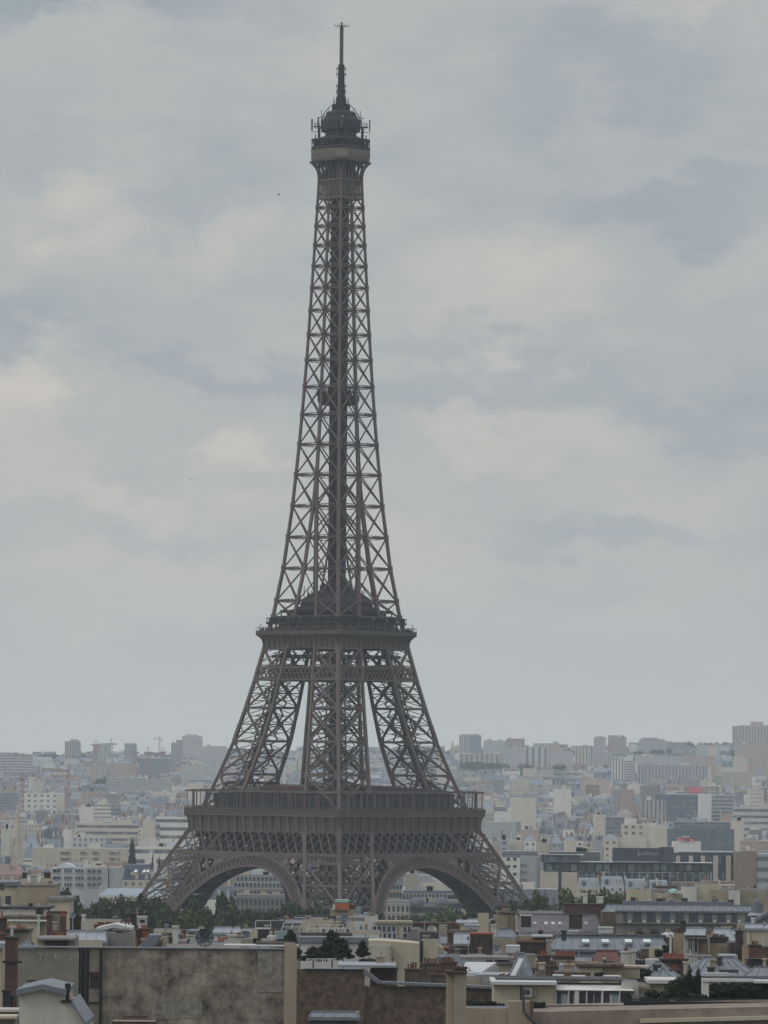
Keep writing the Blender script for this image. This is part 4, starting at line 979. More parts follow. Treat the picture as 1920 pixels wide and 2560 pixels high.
# the billboard and lettering
bb = find('red rooftop billboard'); x0, z0 = W(1721, 1982, bb.location.y); x1, z1 = W(1761, 1968, bb.location.y)
mb = MB(); mb.box(x0, x1, -.5, 0, z0, z1, mat('red_billboard', (.55, .13, .15), .6)); q = mb.build('billboard', bb); q.location = (-bb.location.x, 0, -bb.location.z)
def text_obj(s, px0, px1, ybot, ytop_, D, m, parent, name='lettering', dy=-.35):
    cu = bpy.data.curves.new(name, 'FONT'); cu.body = s; cu.extrude = .12; cu.size = 1
    t = bpy.data.objects.new(name, cu); scene.collection.objects.link(t); bpy.context.view_layer.update()
    dg = bpy.context.evaluated_depsgraph_get(); me = bpy.data.meshes.new_from_object(t.evaluated_get(dg)); bpy.data.objects.remove(t)
    xs2 = [v.co.x for v in me.vertices]; ys2 = [v.co.y for v in me.vertices]
    x0, z0 = W(px0, ybot, D); x1, z1 = W(px1, ytop_, D)
    kx = (x1 - x0) / (max(xs2) - min(xs2)); kz = (z1 - z0) / (max(ys2) - min(ys2)); mx_, my_ = min(xs2), min(ys2)
    for v in me.vertices: v.co = Vector(((v.co.x - mx_) * kx + x0 - parent.location.x, dy - v.co.z, (v.co.y - my_) * kz + z0 - parent.location.z))
    me.materials.clear(); me.materials.append(m); o2 = bpy.data.objects.new(name, me); scene.collection.objects.link(o2); o2.parent = parent
    return o2
wb = find('red lettering'); redl = mat('red_letters', (.6, .06, .07), .5)
mb = MB(); D = 2350
def loc(px, py, D, o): x, z = W(px, py, D); return x - o.location.x, z - o.location.z
# strokes of the small red sign, too blurred to read, kept as separate short bars with an arrow-shaped mark
a = loc(1690, 2098, D, wb); b = loc(1697, 2094, D, wb); c = loc(1697, 2102, D, wb)
mb.face([(a[0], -.6, a[1]), (c[0], -.6, c[1]), (b[0], -.6, b[1])], redl); mb.face([(a[0], -.4, a[1]), (b[0], -.4, b[1]), (c[0], -.4, c[1])], redl)
for i in range(9):
    x, z = loc(1700 + i * 4.6, 2099, D, wb); mb.box(x - .25, x + .25, -.6, -.4, z - (.6 if i % 2 else .8), z + (.8 if i % 3 else .5), redl); mb.box(x - .25, x + .5, -.6, -.4, z + .4, z + .7, redl)
mb.build('lettering', wb)

# --- the hotel with the dark sign box
ho = empty('hotel_building', (*[W(1570, 2200, 1960)[0]], 1960, 0), label='long dark glazed hotel with a black rooftop sign box and white frame', cat='hotel')
D = 1960
dk = glass_mat('hotel_dark_glass', (.06, .08, .09)); hb = mat('hotel_dark_panel', (.05, .062, .078), .5, .2, .3); hc = mat('hotel_beige_wall', (.50, .45, .38), .85, .08, .2); hw = mat('hotel_white_frame', (.38, .43, .46), .6, .08)
def hbx(mb, a, b, yt, yb, y0, y1, mt):
    x0, z1 = loc(a, yt, D, ho); x1, z0 = loc(b, yb, D, ho); mb.box(x0, x1, y0, y1, z0, z1, mt)
mb = MB(); hbx(mb, 1400, 1780, 2182, 2380, 0, 16, hb); hbx(mb, 1360, 1782, 2156, 2182, 1, 15, hb); hbx(mb, 1354, 1450, 2136, 2156, 2, 14, hb); mb.build('wall', ho)
mb = MB(); hbx(mb, 1354, 1394, 2179, 2380, -.6, 10, hc); hbx(mb, 1404, 1442, 2180, 2380, -.8, 10, hc); mb.build('gable_wall', ho)
mb = MB(); hbx(mb, 1358, 1784, 2154, 2158, -1.2, 15.4, hw); hbx(mb, 1352, 1460, 2136, 2138.5, 1.4, 14.5, hw); mb.build('roof_edge', ho)
mb = MB(); hbx(mb, 1442, 1778, 2178, 2181, -1.4, -.9, hw); hbx(mb, 1775.5, 1778, 2181, 2214, -1.35, -.9, hw); hbx(mb, 1560, 1775, 2197, 2199, -1.3, -.9, hw)
for i in range(18): hbx(mb, 1446 + i * 19, 1447.3 + i * 19, 2181, 2214, -1.2, -.9, hw)
mb.build('white_frame', ho)
gl2 = glass_mat('hotel_green_glass', (.13, .17, .165)); wm = None
for i in range(20):
    for r_, (yt, yb) in enumerate(((2160, 2177), (2184, 2196))):
        a = 1366 + i * 20.5; 
        if r_ and a < 1446: continue
        mb = MB(); hbx(mb, a, a + 15, yt, yb, -.12, .05 + (0 if r_ else 1), gl2 if (i * 5 + r_ * 3) % 7 < 3 else dk); mb.build('window', ho)
for i in range(5):
    mb = MB(); hbx(mb, 1358 + i * 17, 1371 + i * 17, 2142, 2153, 1.8, 2.1, gl2 if i % 2 else dk); mb.build('window', ho)
mb = MB(); hbx(mb, 1534, 1652, 2120, 2154, 1.5, 12, hb); hbx(mb, 1652, 1685, 2118, 2156, 2, 12, hb)
for i in range(9): hbx(mb, 1663 + i * 2.6, 1664 + i * 2.6, 2119, 2153, 1.8, 2.1, mat('hotel_grille', (.12, .15, .18)))
mb.build('sign_box', ho)
lm = mat('pale_sign_letters', (.30, .33, .35), .5)
text_obj('pullman', 1597, 1648, 2142.5, 2127, D, lm, ho, dy=1.35)
mb = MB(); hbx(mb, 1594.5, 1595.6, 2124, 2142, 1.3, 1.5, lm); hbx(mb, 1594.5, 1600, 2124, 2125, 1.3, 1.5, lm); mb.build('sign_bracket', ho)
# pillared wing
po = empty('pillared_building', (W(1762, 2200, 2010)[0], 2010, 0), label='dark glazed wing with five beige pillars right of the hotel', cat='office building')
D = 2010
def pbx(mb, a, b, yt, yb, y0, y1, mt):
    x0, z1 = loc(a, yt, D, po); x1, z0 = loc(b, yb, D, po); mb.box(x0, x1, y0, y1, z0, z1, mt)
mb = MB(); pbx(mb, 1686, 1838, 2132, 2380, 0, 14, hb); pbx(mb, 1700, 1834, 2128, 2132, 1, 13, hw); mb.build('wall', po)
for a, w_ in ((1690, 9), (1722, 9), (1752, 9), (1783, 11), (1815, 11)):
    mb = MB(); pbx(mb, a, a + w_, 2139, 2380, -.9, .1, hc); mb.build('pillar', po)
for a in (1702, 1711, 1733, 1742, 1764, 1773, 1797, 1805, 1828):
    for yt in (2142, 2162, 2182):
        mb = MB(); pbx(mb, a, a + 6, yt, yt + 16, -.15, .05, dk if (a + yt) % 3 else gl2); mb.build('window', po)

# --- masonry church spire at the left edge
sp = empty('church_spire', (W(42, 2100, 2450)[0], 2450, 0), label='slender pale stone church spire near the left edge', cat='church spire')
D = 2450; st = mat('spire_stone', (.46, .41, .34), .9, .14, .5)
x0, zb = loc(29, 2112, D, sp); x1, _ = loc(55, 2112, D, sp); _, zt = loc(42, 1990, D, sp); h = (x1 - x0) / 2; cx = (x0 + x1) / 2
mb = MB(); n = 8; ring_ = [(cx + h * math.cos(2 * math.pi * (k + .15) / n), h + h * math.sin(2 * math.pi * (k + .15) / n), zb) for k in range(n)]
for k in range(n): mb.face([ring_[k], ring_[(k + 1) % n], (cx, h, zt)], st)
for j in range(1, 8):
    f = j / 8
    for k in range(n):
        p = Vector(ring_[k]).lerp(Vector((cx, h, zt)), f); mb.box(p.x - .18, p.x + .18, p.y - .18, p.y + .18, p.z, p.z + .4, st)
mb.build('spire', sp)
mb = MB(); mb.box(cx - h * 1.1, cx + h * 1.1, -h * .1, h * 2.1, 0, zb, st)
for q in (-1, 1): mb.box(cx + q * h * 1.15 - .6, cx + q * h * 1.15 + .6, -.6, .6, zb - 6, zb + 4, st)
mb.build('belfry', sp)
mb = MB(); mb.beam((cx, h, zt - .3), (cx, h, zt + 3), .25, st); mb.beam((cx - .8, h, zt + 2), (cx + .8, h, zt + 2), .25, st); mb.build('cross', sp)
sp2 = empty('church_steeple', (W(1132, 1870, 7600)[0], 7600, ground(7600, 100) - 1), label='tiny pointed steeple on the skyline just right of the iron tower', cat='church steeple')
mb = MB(); x, z = loc(1132, 1850, 7600, sp2); _, z2 = loc(1132, 1869, 7600, sp2)
mb.box(x - 3, x + 3, 0, 6, 0, z2, st); mb.hexa([(x - 3, 0, z2), (x + 3, 0, z2), (x + 3, 6, z2), (x - 3, 6, z2)], [(x - .3, 2.7, z), (x + .3, 2.7, z), (x + .3, 3.3, z), (x - .3, 3.3, z)], st)
x2, z3 = loc(1143, 1863, 7600, sp2); mb.box(x2 - 3, x2 + 3, 0, 6, 0, z3, st); mb.build('steeple_body', sp2)

# --- construction cranes
def crane(label, px, ytop_, D, jl, jr, colr, hw_=1.1, hammer=True, ybot=None, group='tower cranes on the left skyline'):
    x, z = W(px, ytop_, D); g0 = ground(D, x); o = empty('tower_crane', (x, D, g0), label=label, cat='crane', group=group)
    cm = mat('crane_' + colr, dict(red=(.34, .15, .14), pink=(.42, .27, .25), white=(.5, .5, .48))[colr], .6)
    mb = MB(); hh = z - g0
    for a in (-hw_, hw_):
        for b in (-hw_, hw_): mb.beam((a, b, 0), (a, b, hh), hw_ * .35, cm)
    k = 0
    while k * hw_ * 2.2 < hh:
        z0 = k * hw_ * 2.2; z1 = min(hh, z0 + hw_ * 2.2)
        mb.beam((-hw_, -hw_, z0), (hw_, -hw_, z1), hw_ * .25, cm); mb.beam((hw_, -hw_, z0), (-hw_, -hw_, z1), hw_ * .25, cm); mb.beam((-hw_, hw_, z0), (hw_, hw_, z1), hw_ * .25, cm); k += 1
    mb.build('mast', o)
    s = D / F; mb = MB(); L_, R_ = (jl - px) * s, (jr - px) * s
    for yy in (-.7, .7): mb.beam((L_, yy, hh), (R_, yy, hh), hw_ * .3, cm)
    mb.beam((L_ * .95, 0, hh + hw_ * 1.2), (R_ * .95, 0, hh + hw_ * 1.2), hw_ * .3, cm)
    n = 14
    for i in range(n):
        a = L_ + (R_ - L_) * i / n; b = L_ + (R_ - L_) * (i + 1) / n; mb.beam((a, 0, hh), ((a + b) / 2, 0, hh + hw_ * 1.2), hw_ * .22, cm); mb.beam(((a + b) / 2, 0, hh + hw_ * 1.2), (b, 0, hh), hw_ * .22, cm)
    mb.build('jib', o)
    mb = MB(); mb.beam((0, 0, hh), (0, 0, hh + hw_ * 5), hw_ * .5, cm); mb.beam((0, 0, hh + hw_ * 5), (L_ * .7, 0, hh + hw_), .25, cm); mb.beam((0, 0, hh + hw_ * 5), (R_ * .7, 0, hh + hw_), .25, cm); mb.build('tower_head', o)
    e_ = R_ if abs(R_) < abs(L_) else L_; mb = MB(); mb.box(min(e_, e_ * .75), max(e_, e_ * .75), -1, 1, hh - 2.5, hh - .2, mat('crane_counterweight', (.3, .3, .3))); mb.build('counterweight', o)
crane('thin pinkish tower crane alone against the sky on the left', 399, 1848, 7000, 384, 406, 'pink', .9)
crane('red tower crane with a short jib above the pale stepped tower block', 240, 1864, 6950, 227, 252, 'red', 1.6)
crane('red tower crane with a bulky head at the right side of the pale stepped block', 278, 1862, 6950, 268, 292, 'pink', 1.8)
crane('low red tower crane right of the narrow reddish-topped tower', 338, 1884, 6700, 332, 348, 'red', 1.8)
crane('red tower crane above the dark glazed office on the left hill', 370, 1884, 6600, 360, 382, 'red', 1.8)
crane('red tower crane just left of the tall dark block on the left', 407, 1883, 6600, 398, 416, 'red', 1.6)
crane('tall dull red crane rising through the left middle distance', 169, 1929, 4600, 136, 176, 'red', 1.3)
crane('tall dull red crane near the left edge beside the spire', 56, 1951, 4400, 46, 62, 'red', 1.3)

# --- grand apartment houses seen through the arches
def mansion(label, px0, px1, yr, ye, D, col, rc=(.07, .08, .11), bays=8, rows=3, dorm=True, depth=13, dome=None, group=None, rsteps=()):
    x0, ze = W(px0, ye, D); x1, _ = W(px1, ye, D); _, zr = W(px0, yr, D); cx = (x0 + x1) / 2; o = empty('mansion_block', (cx, D, 0), label=label, cat='apartment building', group=group)
    wm_ = mat('stone_%02d%02d%02d' % tuple(int(c * 99) for c in col), col, .85, .12, .3); w = x1 - x0
    mb = MB(); mb.box(-w / 2, w / 2, 0, depth, 0, ze, wm_)
    for z in (ze - .2, ze - 3.6, ze - 7.2): mb.box(-w / 2 - .2, w / 2 + .2, -.35, 0, z, z + .3, wm_)
    mb.build('wall', o)
    rm = mat('slate_%02d%02d%02d' % tuple(int(c * 99) for c in rc), rc, .5, .25, .5); i = min((zr - ze) * .4, 3)
    mb = MB(); zr2 = max(zr, ze + 1); mb.hexa([(-w / 2, 0, ze + .12), (w / 2, 0, ze + .12), (w / 2, depth, ze + .12), (-w / 2, depth, ze + .12)], [(-w / 2 + i * .5, i, zr2), (w / 2 - i * .5, i, zr2), (w / 2 - i * .5, depth - i, zr2), (-w / 2 + i * .5, depth - i, zr2)], rm)
    ro = mb.build('roof', o)
    me = None; me2 = None; gm_ = glass_mat('window_glass', (.05, .06, .08))
    for r_ in range(rows):
        for k in range(bays):
            if me is None:
                mb = MB(); mb.box(-.55, .55, -.12, .05, -1.1, 1.1, gm_); mb.box(-.7, .7, -.4, .02, -1.3, -1.12, wm_); q = mb.build('window', o); me = q.data
            else: q = bpy.data.objects.new('window', me); scene.collection.objects.link(q); q.parent = o
            q.location = (-w / 2 + w * (k + .5) / bays, 0, ze - 2 - 3.5 * r_)
    if dorm:
        for k in range(bays):
            if me2 is None:
                mb = MB(); mb.box(-.75, .75, 0, 1.6, 0, 2.2, mat('pale_dormer', (.30, .30, .285))); mb.box(-.45, .45, -.06, .05, .4, 1.9, gm_); q = mb.build('dormer', ro); me2 = q.data
            else: q = bpy.data.objects.new('dormer', me2); scene.collection.objects.link(q); q.parent = ro
            q.location = (-w / 2 + w * (k + .5) / bays, .3, ze + .4)
    rr = random.Random(int(px0))
    for k in range(max(2, bays // 3)):
        mb = MB(); x = rr.uniform(-w / 2 + 1, w / 2 - 1); mb.box(x - 1.2, x + 1.2, 4, 5, zr - .5, zr + rr.uniform(.8, 2), mat('chimney_render', (.42, .37, .3))); mb.build('chimney', ro)
    if dome:
        for dx in dome:
            xd, zd = W(dx, ye, D); mb = MB(); mb.dome(xd - cx, 1.5, zd - 0, 3.0, rm, 1.0, 14, 6); mb.beam((xd - cx, 1.5, zd + 2.8), (xd - cx, 1.5, zd + 4), .3, rm); mb.build('dome', ro, smooth=False)
    return o
mansion('slate-roofed mansion block with a green-white top framed in the left arch', 590, 742, 2187, 2206, 2080, (.40, .37, .32), (.12, .14, .17), 15, 3)
mansion('lower pale mansion row in front, seen through the left arch', 584, 748, 2214, 2222, 2010, (.38, .34, .28), (.16, .16, .18), 17, 3)
mansion('grey stone mansion ground row above the trees in the left arch', 590, 730, 2238, 2243, 1960, (.26, .24, .23), (.12, .12, .14), 13, 2, dorm=False)
mansion('long dark mansard mansion behind the twin domes in the right arch', 1005, 1135, 2227, 2249, 2040, (.42, .38, .32), (.055, .065, .09), 14, 2)
mansion('cream pavilion with a flat roof framed in the right arch', 944, 1024, 2254, 2259, 1950, (.50, .46, .39), (.12, .15, .18), 7, 2, dorm=False)
mansion('grey colonnaded building with two small slate domes in the right arch', 1024, 1120, 2256, 2262, 1955, (.36, .35, .33), (.10, .10, .13), 16, 2, dorm=False, dome=(1043, 1103))
mansion('yellowish gabled mansion left of the dark mansard in the right arch', 955, 1006, 2206, 2226, 2060, (.46, .40, .30), (.09, .11, .15), 6, 2)
mansion('cream mansion with a tan roof right of the twin domes', 1118, 1160, 2246, 2252, 1990, (.47, .43, .36), (.2, .19, .18), 6, 2)
o = far('party_wall_block', 'tall blank beige party wall above the roofs in the right arch', 'apartment building', 1013, 1043, 2184, D=2120, col=(.34, .32, .27), mode='plain')
o = far('apartment_building', 'cream stepped attic building behind the dark mansard in the right arch', 'apartment building', 1048, 1120, 2206, D=2140, col=C_['cream'], mode='plain', steps=((1044, 1080, 2188, C_['grey'], 'plain'),))
far('market_hall', 'flat pale green roof topping the view in the left arch', 'hall', 636, 700, 2171, D=2150, col=(.50, .56, .48), mode='plain', roof='none')

# --- everything else: generated block after block, then sorted by how much of each is seen
rects += [(1354, 1782, 2119, 2320, 1955), (1686, 1838, 2130, 2320, 2005), (560, 760, 2172, 2320, 2120), (930, 1165, 2184, 2320, 2110)]
KW, KH = 768, 1024
occ = np.zeros((KH, KW), bool)
occ[918:, :] = True           # hidden by the near roofs and trees
def cover(x0, x1, y0, y1):
    a, b = int(max(0, x0 / 2.5)), int(min(KW, math.ceil(x1 / 2.5))); c, d = int(max(0, y0 / 2.5)), int(min(KH, math.ceil(y1 / 2.5)))
    if b <= a or d <= c: return 0
    s = occ[c:d, a:b]; n = int((~s).sum()); s[:] = True; return n
cover(465, 1212, 1978, 2075); cover(820, 870, 1300, 2320); cover(635, 668, 1700, 1980)
rr = random.Random(11); gen = []
d = 2180.0
while d < 8150:
    hw_ = d * 960 / F + 40; x = -hw_ + rr.uniform(0, 20); far_ = d > 5600
    while x < hw_:
        w = rr.uniform(7, 17) * (1 + (d > 4500) * .4 + far_ * .5); 
        if rr.random() < .13: x += rr.uniform(6, 26); continue
        dd = d + rr.uniform(-16, 16); r1 = rr.random()
        h = rr.uniform(13, 23) if r1 < .955 else rr.uniform(25, 36) if r1 < .993 else rr.uniform(40, 50)
        if d > 5600: h = min(h, 17)
        if d > 7300: h *= .7
        if d > 5600 and rr.random() < .6: x += w; continue
        typ = rr.random(); col = rr.choice([(.60, .555, .48), (.68, .66, .60), (.5, .46, .39), (.40, .38, .35), (.28, .28, .29), (.60, .55, .46), (.42, .32, .27), (.66, .64, .61), (.24, .23, .24)])
        roof = 'mansard' if typ < .5 else 'hip' if typ < .74 else 'flat'
        if h > 27: roof = 'flat'
        rc = rr.choice([(.15, .175, .21), (.21, .24, .28), (.10, .12, .15), (.28, .30, .33), (.22, .15, .12)])
        mode = rr.choice(['grid', 'grid', 'grid', 'plain', 'plain', 'ribbon' if h > 20 else 'plain'])
        gen.append(dict(x0=x, x1=x + w, d=dd, h=h, col=col, roof=roof, rc=rc, mode=mode, dep=rr.uniform(10, 16), rh=rr.uniform(3, 6.5), seed=rr.randint(0, 10**6)))
        x += w + (rr.uniform(0, 1) if rr.random() < .7 else rr.uniform(3, 14))
    d += rr.uniform(26, 36) * (1 + (d - 2180) / 3600)
for gq in gen:
    cx = (gq['x0'] + gq['x1']) / 2; gq['g'] = ground(gq['d'], cx) - 2; zt = gq['g'] + gq['h'] + (gq['rh'] if gq['roof'] != 'flat' else 0)
    a = PX(gq['x0'], gq['d'], zt); b = PX(gq['x1'], gq['d'], gq['g']); gq['px'] = (a[0], b[0], a[1], b[1])
order = [(r_[4], 0, r_) for r_ in rects] + [(q['d'], 1, q) for q in gen]
order.sort(key=lambda t: t[0])
for dd, typ, q in order:
    if typ == 0: cover(q[0], q[1], q[2], q[3])
    else: q['seen'] = cover(*q['px'])
# keep hand-placed buildings clear: drop generated ones that would stand in them or blot them out
def clash(q):
    for r_ in rects:
        if r_[4] - 14 < q['d'] < r_[4] + 22 and q['px'][0] < r_[1] and q['px'][1] > r_[0]: return True
        if q['d'] < r_[4] and q['px'][0] < r_[1] - 2 and q['px'][1] > r_[0] + 2:
            lim = r_[2] + (44 if r_[4] > 2800 else 34) if r_[4] < 5000 else r_[2] + 34
            if q['px'][2] < lim: return True
    return False
gen = [q for q in gen if not clash(q)]
occ[:] = False; occ[918:, :] = True; cover(465, 1212, 1978, 2075); cover(820, 870, 1300, 2320); cover(635, 668, 1700, 1980)
order = [t for t in order if t[1] == 0] + [(q['d'], 1, q) for q in gen]; order.sort(key=lambda t: t[0])
for dd, typ, q in order:
    if typ == 0: cover(q[0], q[1], q[2], q[3])
    else: q['seen'] = cover(*q['px'])
gen.sort(key=lambda q: -q['seen'])
def make_gen(q, wmb, rmb, ox, oy, oz):
    r2 = random.Random(q['seed']); x0, x1 = q['x0'] - ox, q['x1'] - ox; y0 = q['d'] - oy; z0 = q['g'] - oz; z1 = z0 + q['h']
    wallbox(wmb, x0, x1, y0, y0 + q['dep'], z0, z1, GMAT[q['mode']], q['col'], 2.2, 2.9, topc=(.35, .35, .36))
    add_roof(rmb, q['roof'], x0, x1, y0, y0 + q['dep'], z1, q['rh'], q['rc'], r2)
    if q['h'] < 30: chim(rmb, r2, x0, x1, y0, y0 + q['dep'], z1 + .0, 1.2 if q['roof'] == 'flat' else q['rh'])
NIND = 215
def cname(c):
    r_, g_, b_ = c; l = (r_ + g_ + b_) / 3
    if r_ - b_ > .12 and l < .42: return 'brick-toned'
    if l > .56: return 'white'
    if r_ - b_ > .09: return 'cream'
    if l > .38: return 'beige' if r_ - b_ > .04 else 'pale grey'
    return 'grey'
def rname(q):
    if q['roof'] == 'mansard': return {(.22, .15, .12): 'brown mansard roof', (.10, .12, .15): 'dark slate mansard roof'}.get(q['rc'], 'zinc mansard roof')
    if q['roof'] == 'hip': return {(.22, .15, .12): 'brown hipped roof', (.10, .12, .15): 'dark hipped roof'}.get(q['rc'], 'pale hipped roof')
    return 'flat roof'
marks = [('the pointed church spire', 42, 2060), ('the tall dull red crane', 169, 1965), ('the long beige school', 200, 2135), ('the square blank cream gable', 373, 2065), ('the slim white shafts', 225, 2040), ('the long low slab', 345, 1965), ('the cream and pink striped block', 500, 1940),
         ('the left edge slab', 20, 1930), ('the broad skyline tower', 1175, 1870), ('the pale green hall', 1250, 2070), ('the domed building', 1300, 1960), ('the plain pink-beige block', 1325, 2085), ('the brown brick block', 1490, 1965), ('the bright white tower', 1560, 1930),
         ('the long slab with cream shafts', 1690, 1935), ('the dark blue office', 1690, 2005), ('the glass office', 1750, 2090), ('the dark sign box', 1600, 2130), ('the blank gable with dark roof', 1500, 2050), ('the biggest skyline tower', 1890, 1840), ('the right edge banded office', 1885, 2030),
         ('the gap left of the front leg', 620, 1920), ('the gap right of the front leg', 960, 1920), ('the bright cream gables', 1400, 2105), ('the skyline crane', 399, 1870), ('the paired-window grey block', 1320, 2150), ('the hillside twin shafts', 1455, 1890), ('the pillared wing', 1780, 2150), ('the white balcony block', 430, 2070)]
ind = [q for q in gen[:NIND] if q['seen'] >= 5]
bykey = {}
for q in ind:
    cx, cy = (q['px'][0] + q['px'][1]) / 2, q['px'][2] + 6
    nm, mx_, my_ = min(marks, key=lambda t: math.hypot(cx - t[1], (cy - t[2]) * 1.6)); dx, dy = cx - mx_, cy - my_
    if abs(dy) < 8: dr = 'left of' if dx < 0 else 'right of'
    elif abs(dx) < 14: dr = 'just above' if dy < 0 else 'just below'
    else: dr = ('above' if dy < 0 else 'below') + (' left of' if dx < 0 else ' right of')
    wpx = q['px'][1] - q['px'][0]; sz = 'wide ' if wpx > 95 else 'narrow ' if wpx < 60 else ''
    if q['h'] > 27: sz = 'tall ' + sz
    wn_ = {'grid': 'windowed', 'plain': 'blank-fronted', 'ribbon': 'banded'}[q['mode']]
    q['parts'] = (sz, cname(q['col']), wn_, rname(q), dr, nm); bykey.setdefault((sz + cname(q['col']) + wn_ + rname(q) + dr + nm), []).append(q)
for k, lst in bykey.items():
    lst.sort(key=lambda q: (q['px'][0] + q['px'][1]) / 2)
    for i, q in enumerate(lst):
        sz, c, wn_, rn, dr, nm = q['parts']
        pre = '' if len(lst) == 1 else ('left ', 'right ')[i] if len(lst) == 2 else ('leftmost ', 'second ', 'third ', 'fourth ', 'fifth ', 'sixth ', 'seventh ')[min(i, 6)]
        lab = f"{pre}{sz}{c} {wn_} building with {rn} {dr} {nm}"
        ws = lab.split()
        if len(ws) > 16: lab = f"{pre}{sz}{c} {wn_} building, {rn}, {dr} {nm}"
        if len(lab.split()) > 16: lab = f"{pre}{sz}{c} {wn_} block, {rn.replace(' roof', '')}, {dr} {nm}"
        if len(lab.split()) > 16: lab = f"{pre}{sz}{c} building, {rn.replace(' roof', '')}, {dr} {nm}"
        cx = (q['x0'] + q['x1']) / 2; o = empty('apartment_building', (cx, q['d'], q['g']), label=lab, cat='building', group='apartment buildings of the distant city')
        wmb, rmb = MB(), MB(); make_gen(q, wmb, rmb, cx, q['d'], q['g']); wmb.build('wall', o); rmb.build('roof', o)
rest = MB()
nrest = 0
for q in gen:
    if q in ind: continue
    if q['seen'] >= 1 or True:
        if q['seen'] < 1 and q['d'] > 2600 and random.Random(q['seed']).random() < .0: continue
        make_gen(q, rest, rest, 0, 0, 0); nrest += 1
tag(rest.build('distant_buildings'), 'hazy mass of small pale buildings filling the city to the hills', 'buildings', kind='stuff')
print('generated', len(gen), 'individual', len(ind), 'rest', nrest, 'smallest seen', ind[-1]['seen'])

# ------------------------------------------------------------------ trees
def leafmat(name, c, c2):
    if name in MATS: return MATS[name]
    m = bpy.data.materials.new(name); m.use_nodes = True; t = m.node_tree; b = t.nodes['Principled BSDF']; b.inputs['Roughness'].default_value = .7; b.inputs['Specular IOR Level'].default_value = .2
    tx = nd(t, 'ShaderNodeTexCoord'); n = noise(t, tx.outputs['Object'], .35, 6, .7); r = nd(t, 'ShaderNodeValToRGB'); t.links.new(n.outputs['Fac'], r.inputs[0])
    r.color_ramp.elements[0].position = .36; r.color_ramp.elements[0].color = (*c, 1); r.color_ramp.elements[1].position = .62; r.color_ramp.elements[1].color = (*c2, 1)
    t.links.new(r.outputs[0], b.inputs['Base Color']); MATS[name] = m; return m
lf = leafmat('broadleaf_foliage', (.016, .030, .012), (.045, .070, .024)); lf2 = leafmat('light_foliage', (.028, .048, .016), (.075, .105, .034)); lfd = leafmat('conifer_foliage', (.008, .014, .009), (.022, .032, .018)); lfh = leafmat('hillside_foliage', (.02, .042, .024), (.045, .075, .04))
bark = mat('bark', (.10, .075, .055), .95, .3, 2)
def leaves(mb, blobs, n, size, m, r2, flat=.6):
    tot = sum(b[3] ** 2 for b in blobs)
    for bx_, by_, bz_, br, bh in blobs:
        k = int(n * br ** 2 / tot)
        for _ in range(k):
            while True:
                v = Vector((r2.uniform(-1, 1), r2.uniform(-1, 1), r2.uniform(-1, 1)))
                if .05 < v.length < 1: break
            v = v.normalized() * (r2.random() ** .45)
            p = Vector((bx_ + v.x * br, by_ + v.y * br, bz_ + v.z * bh)); s = size * r2.uniform(.55, 1.3)
            nrm = (v + Vector((r2.uniform(-1, 1), r2.uniform(-1, 1), r2.uniform(-.6, 1)))).normalized(); x = nrm.cross(Vector((r2.uniform(-1, 1), r2.uniform(-1, 1), r2.uniform(-1, 1)))).normalized(); y = nrm.cross(x)
            mb.face([p - x * s - y * s * .3, p + y * s * flat - x * s * .2, p + x * s, p - y * s * flat + x * s * .2], m)
